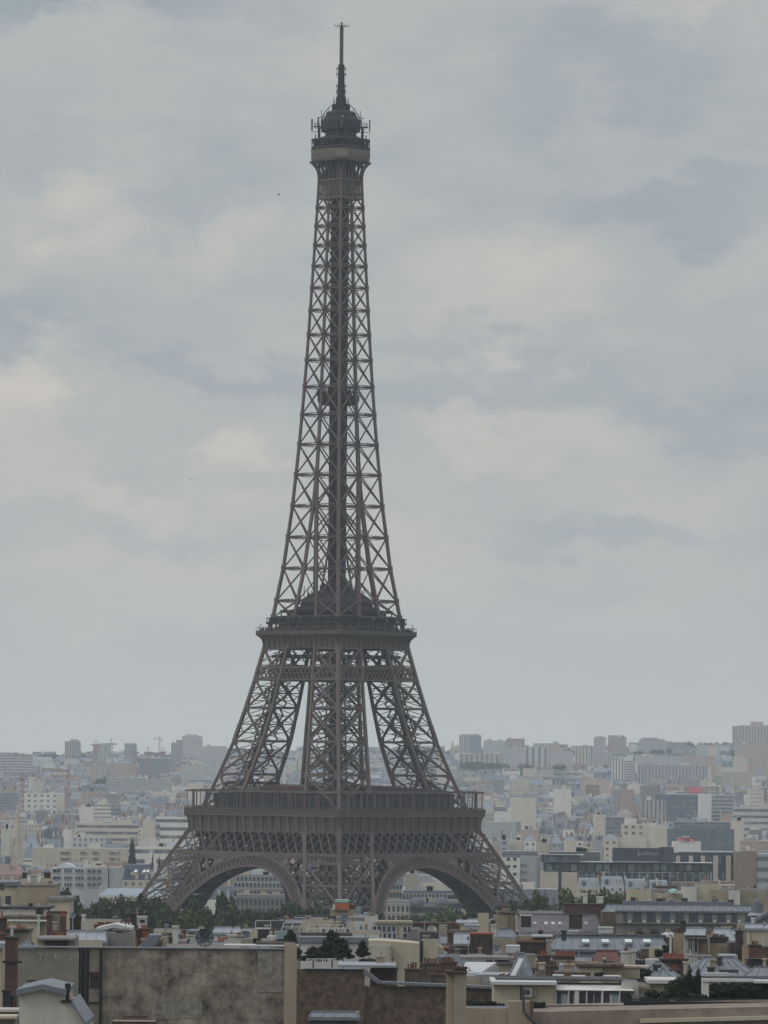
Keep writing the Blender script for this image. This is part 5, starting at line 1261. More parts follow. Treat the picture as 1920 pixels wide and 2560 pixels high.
def make_tree(kind, seed, H=14, Rr=6):
    """unit tree: trunk base at origin, height H"""
    r2 = random.Random(seed); o = empty('tree'); tr = MB(); cr_ = MB()
    if kind in ('broad', 'light'):
        tr.tube((0, 0, -3), (0, 0, H * .35), .38, .28, bark, 8)
        for k in range(7):
            a = k * .9 + r2.random(); l = Rr * r2.uniform(.5, .8); tr.tube((0, 0, H * (.22 + .02 * k)), (math.cos(a) * l, math.sin(a) * l, H * r2.uniform(.5, .75)), .2, .06, bark, 6)
        tr.tube((0, 0, H * .35), (r2.uniform(-1, 1), r2.uniform(-1, 1), H * .85), .28, .06, bark, 6)
        bl = [(0, 0, H * .52, Rr * .74, H * .34)]
        for k in range(13):
            a = k * 2.4; q = Rr * r2.uniform(.35, .72); br = Rr * r2.uniform(.26, .42); bl.append((math.cos(a) * q, math.sin(a) * q, H * r2.uniform(.34, .88), br, H * .14))
        leaves(cr_, bl, 4200, .55, lf if kind == 'broad' else lf2, r2)
    elif kind == 'pine':
        tr.tube((0, 0, -2), (0, 0, H * .9), .28, .08, bark, 7); bl = []
        for k in range(16):
            f = k / 16; a = k * 2.4; q = Rr * (1 - f) ** .7 * r2.uniform(.5, .95); tr.tube((0, 0, H * (.3 + .6 * f)), (math.cos(a) * q, math.sin(a) * q, H * (.34 + .6 * f)), .1, .03, bark, 5)
            bl.append((math.cos(a) * q * .8, math.sin(a) * q * .8, H * (.33 + .62 * f), Rr * (.5 - .26 * f), H * .085))
        bl.append((0, 0, H * .93, Rr * .14, H * .07)); leaves(cr_, bl, 3200, .42, lfd, r2, .4)
    elif kind == 'cypress':
        tr.tube((0, 0, -1), (0, 0, H * .5), .16, .05, bark, 6); bl = [(r2.uniform(-.1, .1), r2.uniform(-.1, .1), H * (.06 + .88 * i / 14), Rr * (1 - (abs(i / 14 - .35) / .68) ** 2) + .12, H * .085) for i in range(15)]
        leaves(cr_, bl, 2400, .15, lfd, r2, .4)
    elif kind == 'bush':
        tr.tube((0, 0, -.3), (0, 0, H * .4), .12, .04, bark, 6)
        for k in range(4): a = k * 1.6; tr.tube((0, 0, H * .1), (math.cos(a) * Rr * .5, math.sin(a) * Rr * .5, H * .6), .06, .02, bark, 5)
        bl = [(math.cos(k * 2.4) * Rr * r2.uniform(.2, .65), math.sin(k * 2.4) * Rr * r2.uniform(.2, .65), H * r2.uniform(.35, .8), Rr * r2.uniform(.3, .5), H * r2.uniform(.18, .3)) for k in range(9)]
        leaves(cr_, bl, 1800, .2, lfd, r2)
    tr.build('trunk', o); cr_.build('crown', o); return o
PROTO = {}; used = set()
for kd, vs_ in (('broad', 3), ('light', 2), ('pine', 2), ('cypress', 1), ('bush', 2)):
    for v in range(vs_):
        H_, R_ = dict(broad=(14, 6.4), light=(14, 6.4), pine=(11, 3.6), cypress=(5, .55), bush=(2, 1.2))[kd]
        PROTO[kd, v] = (make_tree(kd, v * 17 + 3, H_, R_), H_, R_)
def tree(kind, px, ytop_, D, wpx, label, zg=None, group=None, name='tree', hmax=None):
    v = rnd.randrange(sum(1 for k in PROTO if k[0] == kind)); p, H_, R_ = PROTO[kind, v]
    x, z = W(px, ytop_, D); gz = ground(D, x) if zg is None else zg; sw = wpx * (1.3 if kind in ('broad', 'light', 'pine') else 1.05) * D / F / (2 * R_) ; sh = (z - gz) / H_
    o = p if (kind, v) not in used else copy_tree(p); used.add((kind, v)); o.name = name
    o.location = (x, D, gz); o.scale = (sw, sw, sh); o.rotation_euler = (0, 0, rnd.uniform(0, 6))
    tag(o, label, 'tree' if kind != 'bush' else 'shrub', group); return o
TG = 'park trees in front of the tower'
for kd, px, yt, D, w, lb in (
    ('broad', 196, 2222, 1290, 90, 'rounded green tree right of the cream house at the left'), ('broad', 158, 2232, 1310, 80, 'dark green tree directly behind the cream house at the left'),
    ('light', 238, 2255, 1270, 60, 'small green tree in front of the grey flat building'),
    ('broad', 300, 2237, 1250, 100, 'broad dark tree in front of the blue zinc-roofed hall'), ('broad', 352, 2234, 1280, 100, 'broad tree where the left iron leg comes down'), ('broad', 396, 2262, 1240, 80, 'dark tree at the foot of the left arch'),
    ('light', 446, 2276, 1200, 90, 'light green tree just inside the left arch foot'), ('broad', 490, 2262, 1260, 90, 'dark tree under the left slope of the left arch'), ('light', 520, 2292, 1190, 80, 'low light green tree in front of the left arch'),
    ('broad', 556, 2222, 1300, 80, 'tallest dark tree inside the left arch'), ('broad', 600, 2262, 1280, 80, 'dark tree at the middle of the left arch'), ('broad', 470, 2232, 1330, 70, 'shadowed tree behind the left arch curve'),
    ('broad', 655, 2268, 1290, 90, 'dark tree low in the right half of the left arch'), ('broad', 700, 2262, 1310, 80, 'green tree beside the inner foot of the left arch'), ('broad', 745, 2252, 1320, 80, 'green tree at the base of the front leg'),
    ('broad', 790, 2258, 1320, 80, 'green tree left of the orange roof terrace'), ('broad', 905, 2262, 1330, 90, 'dark tree right of the orange roof terrace'), ('broad', 948, 2276, 1290, 60, 'small green tree at the inner foot of the right arch'),
    ('light', 990, 2288, 1280, 70, 'light green tree below the cream pavilion in the right arch'), ('light', 1040, 2284, 1290, 70, 'light green tree below the twin domes'), ('light', 1090, 2278, 1290, 80, 'green tree right of the twin domes'),
    ('light', 1136, 2266, 1300, 90, 'round light green tree at the right slope of the right arch'), ('light', 1352, 2226, 1230, 66, 'light green tree at the left end of the pair by the long low hall'), ('light', 1396, 2222, 1240, 92, 'round green tree below the hotel end wall'), ('light', 1442, 2228, 1220, 80, 'green tree between the hotel wall and the white chimneys'),
    ('light', 1522, 2218, 1230, 92, 'light green tree in front of the hotel middle'), ('broad', 1560, 2222, 1250, 72, 'darker green tree beside the blank cream building'), ('broad', 1484, 2234, 1220, 72, 'small dark tree behind the white rooftop tank'),
    ('broad', 1900, 2208, 1300, 90, 'dark green tree at the right edge below the brown block'), ('broad', 1182, 2272, 1240, 80, 'dark tree at the outer foot of the right arch'), ('broad', 1236, 2264, 1220, 80, 'dark tree below the right iron leg'), ('broad', 1300, 2246, 1230, 80, 'dark tree right of the right iron leg'),
    ('broad', 425, 2290, 1180, 80, 'low dark tree in front of the left arch foot'), ('broad', 350, 2290, 1170, 90, 'low dark tree behind the square chimney tower'), ('broad', 590, 2300, 1180, 90, 'low dark tree behind the pale rooftop shed'), ('broad', 660, 2296, 1190, 90, 'low dark tree behind the dark roof terrace frame')):
    tree(kd, px, yt, D, w, lb, group=TG)
for px, yt, D, w, lb in ((382, 2133, 2330, 9, 'dark pointed conifer left of a pair beside the white rooftop villa'), (398, 2138, 2330, 10, 'dark pointed conifer right of a pair beside the white rooftop villa'), (331, 2096, 2480, 26, 'dark bushy conifer on a roof below the long beige row')):
    tree('pine', px, yt, D, w, lb, group='roof garden conifers far left')
# far hillside woods
wood = MB(); r2 = random.Random(3)
def grove(px0, px1, yt, yb, D=None, n=16, dens=150):
    D = D or D_of(yb, hi=8280)
    for i in range(n):
        f = (i + .5) / n; px = px0 + (px1 - px0) * f + r2.uniform(-4, 4); y = yt + r2.uniform(0, (yb - yt) * .35) + (yb - yt) * .35 * (abs(f - .5) * 2) ** 3; dd = D + r2.uniform(-40, 60)
        x, z = W(px, y, dd); gz = ground(dd, x) - 1; hh = max(4, z - gz); rad = max(6, (px1 - px0) * D / F / n * 1.3)
        wood.tube((x, dd, gz - 1), (x, dd, gz + hh * .6), .5, .3, bark, 5, False)
        leaves(wood, [(x, dd, gz + hh * .6, rad, hh * .42), (x + rad * .5, dd, gz + hh * .45, rad * .7, hh * .35), (x - rad * .5, dd, gz + hh * .5, rad * .7, hh * .3)], dens, 2.1, lfh, r2)
for g_ in ((84, 160, 1881, 1905), (-20, 90, 1880, 1903), (200, 235, 1884, 1905), (276, 320, 1884, 1905), (81, 122, 1918, 1932), (84, 95, 1935, 1955), (1120, 1146, 1870, 1890), (1120, 1268, 1903, 1925), (1302, 1338, 1900, 1938), (1382, 1412, 1908, 1925), (1428, 1475, 1916, 1938), (1475, 1534, 1908, 1945),
           (1405, 1440, 1866, 1890), (1440, 1480, 1860, 1885), (1480, 1530, 1866, 1890), (1566, 1602, 1860, 1885), (1600, 1650, 1868, 1890), (1650, 1720, 1860, 1885), (1700, 1745, 1851, 1878), (1740, 1790, 1851, 1875), (1785, 1836, 1853, 1878), (1795, 1930, 1875, 1900), (1800, 1845, 1908, 1930), (1868, 1925, 1915, 1930),
           (340, 352, 1895, 1925), (460, 490, 1901, 1915), (428, 455, 1915, 1930), (240, 270, 1935, 1975), (500, 640, 1868, 1900), (960, 1130, 1868, 1900), (380, 430, 1880, 1900), (120, 150, 2000, 2040), (640, 700, 1905, 1925), (1600, 1640, 1952, 1965), (70, 100, 2090, 2110), (160, 195, 2030, 2075), (1440, 1480, 2075, 2100), (1240, 1290, 2078, 2092), (566, 700, 1900, 1925), (130, 230, 1900, 1915), (340, 430, 1890, 1905), (1180, 1300, 1925, 1940), (1540, 1660, 1862, 1882), (1590, 1720, 1872, 1892), (1700, 1840, 1895, 1912), (1560, 1600, 1970, 1985), (1340, 1460, 1935, 1950), (180, 260, 1925, 1940), (1870, 1930, 1945, 1965), (1180, 1260, 1960, 1972)):
    grove(*g_, n=max(4, int((g_[1] - g_[0]) / 7)))
tag(wood.build('hillside_woodland'), 'bluish green woods and tree belts on the far hills', 'woodland', kind='stuff')
# ------------------------------------------------------------------ the near roofscape
M = dict(felt=mat('grey_roof_felt', (.13, .13, .135), .9, .35, .5),
    cream=mat('cream_render', (.41, .36, .27), .9, .10, .35, streak=True), dcream=mat('ochre_render', (.30, .25, .18), .9, .12, .35, streak=True), white=mat('white_render', (.48, .47, .44), .85, .10, .4, streak=True),
    offw=mat('offwhite_render', (.40, .38, .335), .9, .14, .4, streak=True), grey=mat('grey_render', (.19, .185, .178), .9, .2, .4, streak=True), beige=mat('beige_stone', (.26, .225, .175), .9, .18, .6), brown=mat('brown_brick', (.095, .07, .056), .95, .35, 1.2),
    dbrown=mat('dark_brown_brick', (.05, .038, .035), .95, .35, 1.0), redb=mat('red_brick', (.085, .05, .045), .95, .3, 1.0), tan=mat('tan_brick', (.30, .225, .15), .95, .2, 1.2),
    zinc=mat('zinc_roofing', (.135, .15, .172), .5, .16, .6), lzinc=mat('pale_zinc_roofing', (.24, .262, .288), .45, .14, .6), dzinc=mat('dark_zinc_roofing', (.13, .14, .17), .55, .2, .6), slate=mat('grey_slate_roofing', (.115, .11, .115), .7, .25, .8), wzinc=mat('white_painted_roof', (.44, .45, .45), .5, .10, .6),
    dark=mat('dark_roofing_felt', (.055, .055, .06), .9, .3, .6), blk=mat('black_metal', (.02, .02, .022), .6, .2, 1), pot=mat('orange_clay_pot', (.26, .085, .05), .85, .25, 1.5), rpot=mat('dark_red_clay_pot', (.12, .045, .036), .85, .25, 1.5), bpot=mat('sooty_clay_pot', (.07, .04, .035), .9, .3, 1.5),
    tile=mat('red_roof_tiles', (.115, .055, .045), .9, .3, 1.2), gl=glass_mat('window_glass', (.05, .06, .08)), frame=mat('window_frame_paint', (.5, .5, .48)), wire=mat('galvanised_metal', (.40, .41, .42), .5, .1, 1), orange=mat('orange_blind', (.36, .11, .05), .8, .15, .5), green=mat('verdigris_roof', (.25, .42, .36), .7, .15, .5), blue=mat('blue_grey_glass', (.24, .30, .33), .3, .15, .3),
    lglass=mat('pale_glass_roof', (.62, .62, .58), .25, .2, .5))
class H:
    def __init__(s, name, label, cat, px, D, group=None):
        x, _ = W(px, 2400, D); s.D = D; s.b = Vector((x, D, ground(D, x))); s.o = empty(name, s.b, label=label, cat=cat, group=group); s.last = None
    def xz(s, px, py, D): x, z = W(px, py, D); return x - s.b.x, z - s.b.z
    def wall(s, a, b, yt, m, D=None, dep=9, yb=None, name='wall', parent=None, cap=None):
        D = D or s.D; x0, z1 = s.xz(a, yt, D); x1, _ = s.xz(b, yt, D); z0 = s.xz(a, yb, D)[1] if yb else 0; y = D - s.b.y
        mb = MB(); mb.box(x0, x1, y, y + dep, z0, z1, M[m])
        if dep >= 2: mb.mi[-1] = mb.m(M['felt'])
        s.clut(a, b, yt, D, dep, yb)
        if cap:
            t = .22; mb.box(x0 - .15, x1 + .15, y - .18, y + dep + .1, z1 + .003, z1 + t, M[cap])
        s.last = mb.build(name, parent or s.o); return s.last
    def clut(s, a, b, yt, D, dep, yb=None):
        r2 = random.Random(int(a * 13 + yt * 7 + D))
        if yb or dep < 4 or D < 455 or yt > 2480 or yt < 2200: return
        k = D / 620; n = int((b - a) / 38 + r2.random() * .9)
        for i in range(min(n, 5)):
            w = r2.uniform(9, 20) / k; x = r2.uniform(a, max(a + 1, b - w)); hh = r2.uniform(5, 13) / k
            t_ = r2.random()
            if t_ < .6: s.chim(x, x + w, yt - hh, yt + 4, r2.choice(['brown', 'dbrown', 'dcream', 'beige', 'grey', 'offw']), D=D + r2.uniform(2, 4), pots=r2.randint(2, 5), pm=r2.choice(['rpot', 'rpot', 'pot', 'bpot']), ph=7 / k, dep=.9)
            elif t_ < .8: s.slab(x, x + w * .8, yt - hh * .6, yt + 3, r2.choice(['lzinc', 'grey', 'dark', 'offw']), D=D + 2.5, dep=1.2, name='roof_hatch')
            else:
                x0, z = s.xz(x, yt, D + 2); mb = MB(); mb.tube((x0, D + 2 - s.b.y, z - .2), (x0, D + 2 - s.b.y, z + hh * D / F * 1.3), .09, .09, M[r2.choice(['wire', 'blk'])], 6); mb.tube((x0, D + 2 - s.b.y, z + hh * D / F * 1.3), (x0, D + 2 - s.b.y, z + hh * D / F * 1.3 + .2), .16, .12, M['wire'], 6); mb.build('flue_pipe', s.o)
    def slope(s, a, b, ye, yr, m, D=None, run=5, inset=0, seams=True, th=.25, name='roof'):
        """double pitched roof: eave at ye in front, ridge at yr, run metres behind it"""
        D = D or s.D; x0, ze = s.xz(a, ye, D); x1, _ = s.xz(b, ye, D); _, zr = s.xz(a, yr, D + run); y = D - s.b.y; zr = max(zr, ze + .2)
        xr0, xr1 = x0 + inset, x1 - inset; mb = MB(); mm = M[m]
        mb.face([(x0, y, ze), (x1, y, ze), (xr1, y + run, zr), (xr0, y + run, zr)], mm); mb.face([(x1, y + 2 * run, ze), (x0, y + 2 * run, ze), (xr0, y + run, zr), (xr1, y + run, zr)], mm)
        mb.face([(x1, y, ze), (x1, y + 2 * run, ze), (xr1, y + run, zr)], mm); mb.face([(x0, y + 2 * run, ze), (x0, y, ze), (xr0, y + run, zr)], mm)
        mb.box(x0 - .1, x1 + .1, y - .25, y - .02, ze - th, ze + .05, mm); mb.beam((xr0, y + run, zr + .08), (xr1, y + run, zr + .08), .25, mm, .2)
        if seams:
            n = max(2, int((x1 - x0) / 1.0))
            for i in range(n + 1):
                f = i / n; mb.beam((x0 + (x1 - x0) * f, y + .02, ze + .05), (xr0 + (xr1 - xr0) * f, y + run, zr + .05), .09, mm, .09)
        s.roof = mb.build(name, s.o); return s.roof
    def chim(s, a, b, yt, yb, m, D=None, pots=0, pm='pot', ph=9, dep=1.0, capm=None, p0=None, p1=None, name='chimney', potr=.16):
        D = D or s.D - .01; x0, z1 = s.xz(a, yt, D); x1, _ = s.xz(b, yt, D); z0 = s.xz(a, yb, D)[1]; y = D - s.b.y
        mb = MB(); mb.box(x0, x1, y, y + dep, z0, z1, M[m]); mb.box(x0 - .1, x1 + .1, y - .1, y + dep + .1, z1 + .003, z1 + .18, M[capm or m]); c = mb.build(name, s.o)
        q0 = s.xz(p0, yt, D)[0] if p0 else x0 + .3; q1 = s.xz(p1, yt, D)[0] if p1 else x1 - .3; hh = ph * D / F; r2 = random.Random(int(a * 3 + yt))
        for i in range(pots):
            x = q0 + (q1 - q0) * (i + .5) / pots + r2.uniform(-.05, .05); h_ = hh * r2.uniform(.75, 1.2); r_ = min(potr, (q1 - q0) / pots * .42) * r2.uniform(.85, 1.15)
            mb = MB(); mb.tube((x, y + dep / 2, z1 + .15), (x, y + dep / 2, z1 + .18 + h_), r_ * 1.1, r_ * .85, M[pm], 8); mb.tube((x, y + dep / 2, z1 + .1 + h_), (x, y + dep / 2, z1 + .2 + h_), r_ * 1.15, r_ * 1.15, M[pm], 8)
            mb.build('chimney_pot', c)
        return c
    def win(s, a, b, yt, yb, D=None, m='gl', frame=True, name='window', mull=0):
        D = D or s.D; x0, z1 = s.xz(a, yt, D); x1, z0 = s.xz(b, yb, D); y = D - s.b.y; mb = MB(); mb.box(x0, x1, y - .05, y + .05, z0, z1, M[m])
        if frame:
            w = .07
            for p, q in (((x0, z0), (x1, z0)), ((x0, z1), (x1, z1)), ((x0, z0), (x0, z1)), ((x1, z0), (x1, z1))): mb.beam((p[0], y - .08, p[1]), (q[0], y - .08, q[1]), w, M['frame'])
            for i in range(mull): x = x0 + (x1 - x0) * (i + 1) / (mull + 1); mb.beam((x, y - .08, z0), (x, y - .08, z1), w, M['frame'])
        return mb.build(name, s.o)
    def slab(s, a, b, yt, yb, m, D=None, dep=6, name='roof_edge', y0=-.3):
        D = D or s.D; x0, z1 = s.xz(a, yt, D); x1, z0 = s.xz(b, yb, D); y = D - s.b.y; mb = MB(); mb.box(x0, x1, y + y0, y + dep, z0, z1, M[m]); return mb.build(name, s.o)
def dish(px, py, rpx, D, label, m='wire', mesh=False, zb=None, tilt=0):
    x, z = W(px, py, D); r = rpx * D / F; o = empty('satellite_dish', (x, D, z - r - .6), label=label, cat='satellite dish', group='satellite dishes on the roofs')
    mb = MB(); mm = M[m] if m in M else m; n, k = 16, 4
    for i in range(k):
        for j in range(n):
            if mesh and (i + j) % 5 == 4: continue
            def p(ii, jj): q = r * ii / k; a = 2 * math.pi * jj / n; return (q * math.cos(a), -.35 * r * (q / r) ** 2, r + .6 + q * math.sin(a))
            f = [p(i, j), p(i, j + 1), p(i + 1, j + 1), p(i + 1, j)]; mb.face(f, mm); mb.face([(a, b + .03, c) for a, b, c in f[::-1]], mm)
    if mesh:
        for j in range(0, n, 2):
            a = 2 * math.pi * j / n; mb.beam((0, .03, r + .6), (r * math.cos(a), -.3 * r, r + .6 + r * math.sin(a)), .07, M['dark'])
        for q in (.5, .95):
            for j in range(n): a = 2 * math.pi * j / n; b = 2 * math.pi * (j + 1) / n; mb.beam((q * r * math.cos(a), -.36 * r * q * q, r + .6 + q * r * math.sin(a)), (q * r * math.cos(b), -.36 * r * q * q, r + .6 + q * r * math.sin(b)), .06, M['dark'])
    mb.build('reflector', o)
    mb = MB(); mb.tube((0, .15, -1.2), (0, .15, r + .6), .05, .05, M['wire'], 6); mb.build('mount', o)
    mb = MB(); mb.tube((0, -.1, r + .6 - r * .8), (0, -r * .9, r + .6), .025, .025, M['wire'], 5); mb.box(-.08, .08, -r * .9 - .1, -r * .9 + .1, r + .5, r + .7, M['dark']); mb.build('feed_arm', o)
    return o
def antenna(px, ybot, ytop_, D, label):
    x, z0 = W(px, ybot, D); _, z1 = W(px, ytop_, D); o = empty('rooftop_antenna', (x, D, z0), label=label, cat='antenna', group='aerials on the roofs'); h = z1 - z0
    mb = MB(); mb.tube((0, 0, -.8), (0, 0, h), .04, .03, M['wire'], 6); mb.build('pole', o)
    mb = MB(); mb.beam((-.7, 0, h * .92), (.7, 0, h * .92), .04, M['wire'])
    for i in range(7): mb.beam((-.6 + i * .2, -.3, h * .92), (-.6 + i * .2, .3, h * .92), .025, M['wire'])
    mb.build('aerial', o)

# ---- left group
h = H('cream_house', 'cream rendered house with rooftop penthouses at the upper left of the roofscape', 'house', 90, 820)
h.wall(-20, 43, 2217, 'cream', dep=14); h.wall(43, 136, 2214, 'dcream', D=819, dep=15, cap='grey'); h.slab(-20, 46, 2204, 2216, 'zinc', dep=10)
h.wall(51, 66, 2197, 'cream', D=821, dep=3, yb=2214, name='penthouse'); h.wall(91, 104, 2206, 'cream', D=821, dep=3, yb=2214, name='penthouse'); h.wall(104, 129, 2196, 'cream', D=822, dep=3, yb=2214, name='penthouse')
h.wall(121, 173, 2252, 'cream', D=815, dep=12, cap=None); h.slab(119, 180, 2243, 2252, 'grey', D=815, dep=12); h.chim(56, 66, 2184, 2212, 'dbrown', D=824); h.chim(110, 126, 2184, 2197, 'dbrown', D=824); h.chim(76, 92, 2190, 2214, 'offw', D=826, dep=2)
h.win(13, 27, 2240, 2262, m='dark', frame=False); h.win(-3, 2, 2240, 2262); h.chim(0, 10, 2212, 2226, 'dark', D=813)
h = H('white_walled_house', 'low white walled house with a dark eave and a square black flue, left', 'house', 50, 740)
h.wall(-20, 126, 2272, 'white', dep=9); h.slab(-20, 127, 2266, 2272, 'dark', dep=9); h.chim(90, 108, 2272, 2292, 'blk', D=736); h.chim(72, 81, 2261, 2268, 'blk', D=741); h.chim(117, 123, 2283, 2296, 'rpot', D=735, pots=1, pm='rpot', ph=6)
h = H('cream_block', 'cream block with a white cornice under a brown roof band, left', 'house', 60, 640)
h.wall(16, 93, 2303, 'cream', dep=9); h.wall(93, 116, 2303, 'dcream', D=641, dep=8); h.slab(14, 118, 2300, 2304, 'white', dep=9); h.slab(8, 127, 2290, 2299, 'brown', D=642, dep=7); h.chim(94, 99, 2291, 2367, 'white', D=638, dep=.5)
h = H('brick_chimney_house', 'house with a big square red and grey chimney stack and a row of red pots', 'house', 140, 610)
h.wall(112, 168, 2344, 'grey', dep=6); h.chim(117, 126, 2290, 2345, 'redb', pots=1, pm='rpot', ph=8); h.chim(126, 150, 2282, 2332, 'beige', D=611, dep=1.4, capm='dbrown'); h.chim(150, 165, 2284, 2345, 'redb', D=609, dep=1.2, capm='dbrown'); h.chim(118, 165, 2343, 2350, 'brown', D=606, pots=11, pm='pot', ph=9)
h.chim(132, 143, 2308, 2325, 'dcream', D=607, dep=.6); h.chim(152, 164, 2281, 2290, 'pot', D=606, dep=.6)
h = H('grey_chimney_house', 'house end with a wide grey chimney wall and a few tall orange pots, left edge', 'house', 35, 560)
h.wall(-10, 73, 2329, 'beige', dep=5, cap='dbrown'); h.chim(-8, 16, 2299, 2330, 'dbrown', D=559, pots=1, pm='pot', ph=14, p0=0, p1=6); h.chim(14, 22, 2327, 2330, 'dbrown', D=558, pots=1, pm='pot', ph=11); h.chim(33, 56, 2327, 2330, 'dbrown', D=558, pots=3, pm='pot', ph=13, potr=.2); h.chim(58, 68, 2327, 2330, 'dbrown', D=558, pots=1, pm='pot', ph=9); h.chim(26, 33, 2319, 2345, 'wire', D=557, dep=.3)
h.chim(-8, 14, 2336, 2350, 'brown', D=556, pots=4, pm='pot', ph=5)
h = H('zinc_gable_house', 'small zinc gable roof with a white edge left, behind the stained wall', 'house', 62, 500)
h.wall(40, 84, 2368, 'grey', dep=8); h.slope(41, 84, 2370, 2351, 'zinc', run=3, inset=.9); h.slab(38, 88, 2365, 2371, 'wzinc', dep=.5, y0=-.6)
h = H('low_roof_house', 'low house with a projecting grey slab roof and brown front, left', 'house', 140, 520)
h.wall(92, 112, 2350, 'tan', dep=6); h.wall(112, 171, 2350, 'brown', D=520.3, dep=6); h.wall(171, 188, 2350, 'grey', dep=6); h.slab(94, 187, 2344, 2350, 'grey', dep=7, y0=-1); h.win(120, 162, 2354, 2364, D=520, m='dark', frame=False)
h = H('zinc_roof_house', 'zinc roof in large panels with a long cream dormer, left of centre', 'house', 225, 545)
h.wall(162, 262, 2354, 'grey', dep=9); h.slope(160, 264, 2353, 2330, 'lzinc', run=4, inset=.3); h.wall(192, 255, 2352, 'cream', D=543, dep=3, yb=2370); h.slab(165, 330, 2325, 2330, 'dark', D=552, dep=1); h.wall(255, 330, 2334, 'grey', D=551, dep=6)
h = H('pitched_roof_shed', 'shed with a shallow white pitched roof left of the square chimney tower', 'house', 285, 600)
h.wall(240, 332, 2328, 'offw', dep=6)
x0, z0 = h.xz(240, 2327, 600); xm, zm = h.xz(287, 2317, 600); x1, z1 = h.xz(330, 2326, 600); mb = MB()
mb.hexa([(x0, -.5, z0), (xm, -.5, zm - .1), (xm, 6, zm - .1), (x0, 6, z0)], [(x0, -.5, z0 + .35), (xm, -.5, zm + .35), (xm, 6, zm + .35), (x0, 6, z0 + .35)], M['wzinc']); mb.hexa([(xm, -.5, zm - .1), (x1, -.5, z1), (x1, 6, z1), (xm, 6, zm - .1)], [(xm, -.5, zm + .35), (x1, -.5, z1 + .35), (x1, 6, z1 + .35), (xm, 6, zm + .35)], M['wzinc']); mb.build('roof', h.o)
h.chim(236, 330, 2315, 2322, 'rpot', D=612, pots=13, pm='rpot', ph=6); h.wall(180, 300, 2299, 'cream', D=700, dep=5)
h = H('chimney_tower_house', 'tall square brown chimney tower with a white hatch box and red pots', 'house', 345, 620)
h.wall(330, 372, 2350, 'grey', dep=5); h.chim(329, 350, 2285, 2352, 'dbrown', D=619, capm='redb', dep=1.3); h.chim(345, 366, 2294, 2320, 'white', D=617, dep=1); h.win(349, 362, 2299, 2306, D=616.9, m='blk', frame=False); h.chim(337, 373, 2327, 2368, 'brown', D=614, pots=0, dep=1.2); h.chim(346, 373, 2325, 2330, 'redb', D=613, pots=6, pm='pot', ph=9, potr=.22); h.chim(319, 342, 2349, 2368, 'pot', D=612, dep=.8, pots=2, ph=5); h.chim(357, 369, 2333, 2350, 'pot', D=612.5, dep=.5)
dish(343, 2272, 4, 618, 'small white round cowl on top of the square chimney tower', 'white')
h = H('zinc_slope_house', 'steep zinc slope with a dark brown brick gable end behind the stained wall', 'house', 380, 520)
h.wall(345, 383, 2366, 'grey', dep=6); h.wall(405, 420, 2342, 'beige', dep=4); x0, z0 = h.xz(345, 2368, 520); x1, z1 = h.xz(402, 2338, 520); x2, _ = h.xz(383, 2368, 520)
mb = MB(); mb.hexa([(x0, 0, z0 - .3), (x2, 0, z0 - .3), (x2, 5, z0 - .3), (x0, 5, z0 - .3)], [(x1 - 1.3, 0, z1), (x1, 0, z1), (x1, 5, z1), (x1 - 1.3, 5, z1)], M['zinc']); mb.build('roof', h.o); mb = MB(); mb.face([(x2, -.1, z0), (x1 + .15, -.1, z0), (x1 + .15, -.1, z1 - .3)], M['redb']); mb.face([(x2, .1, z0), (x1 + .15, .1, z1 - .3), (x1 + .15, .1, z0)], M['redb']); mb.build('gable', h.o)
h = H('low_cream_row', 'row of low cream and pink walls and chimneys behind the zinc slope', 'house', 440, 760)
h.wall(384, 432, 2324, 'cream', dep=6); h.wall(432, 482, 2327, 'offw', D=762, dep=6); h.chim(455, 466, 2328, 2352, 'rpot', D=757); h.chim(418, 428, 2336, 2356, 'dbrown', D=750, pots=2, pm='rpot', ph=6); h.chim(446, 458, 2338, 2358, 'grey', D=740, pots=3, pm='rpot', ph=5); h.chim(466, 492, 2340, 2356, 'offw', D=730, pots=4, pm='bpot', ph=6); h.slab(470, 500, 2326, 2336, 'zinc', D=758)
h = H('white_chimney_house', 'flat roof with one tapering white chimney and a long white ledge', 'house', 440, 500)
h.wall(418, 560, 2361, 'offw', dep=8); h.chim(432, 445, 2319, 2362, 'white', D=501, dep=.6); h.slab(560, 745, 2362, 2367, 'wzinc', D=470, dep=3); h.wall(560, 600, 2352, 'offw', D=520, dep=4)
dish(512, 2344, 23, 490, 'big grey mesh satellite dish standing above the stained wall', 'zinc', mesh=True); dish(503, 2323, 9, 560, 'white dish peeking over the big grey mesh dish', 'white'); dish(182, 2288, 7, 640, 'pale dish right of the square red chimney stack', 'lzinc')
h = H('dark_pots_chimney', 'cluster of dark brown tall flues right of the pale dish', 'chimney', 190, 650)
for i, (a, yt) in enumerate(((175, 2300), (181, 2293), (187, 2290), (193, 2294), (197, 2298))): h.chim(a, a + 5, yt, 2330, 'dbrown', D=650 + i * .3, pots=1, pm='bpot', ph=3)
h.wall(199, 226, 2304, 'offw', D=660, dep=3); h.chim(205, 212, 2290, 2306, 'white', D=661)
h = H('white_shed', 'white rooftop shed with a grey lean-to roof above a row of red pots', 'shed', 568, 700)
h.wall(533, 596, 2332, 'white', dep=5); h.slope(532, 602, 2332, 2319, 'lzinc', run=3, inset=.2); h.wall(596, 603, 2328, 'offw', D=703, dep=3); h.chim(538, 582, 2357, 2364, 'brown', D=560, pots=9, pm='pot', ph=9); h.wall(583, 630, 2348, 'beige', D=565, dep=4); h.chim(606, 622, 2330, 2350, 'zinc', D=690)
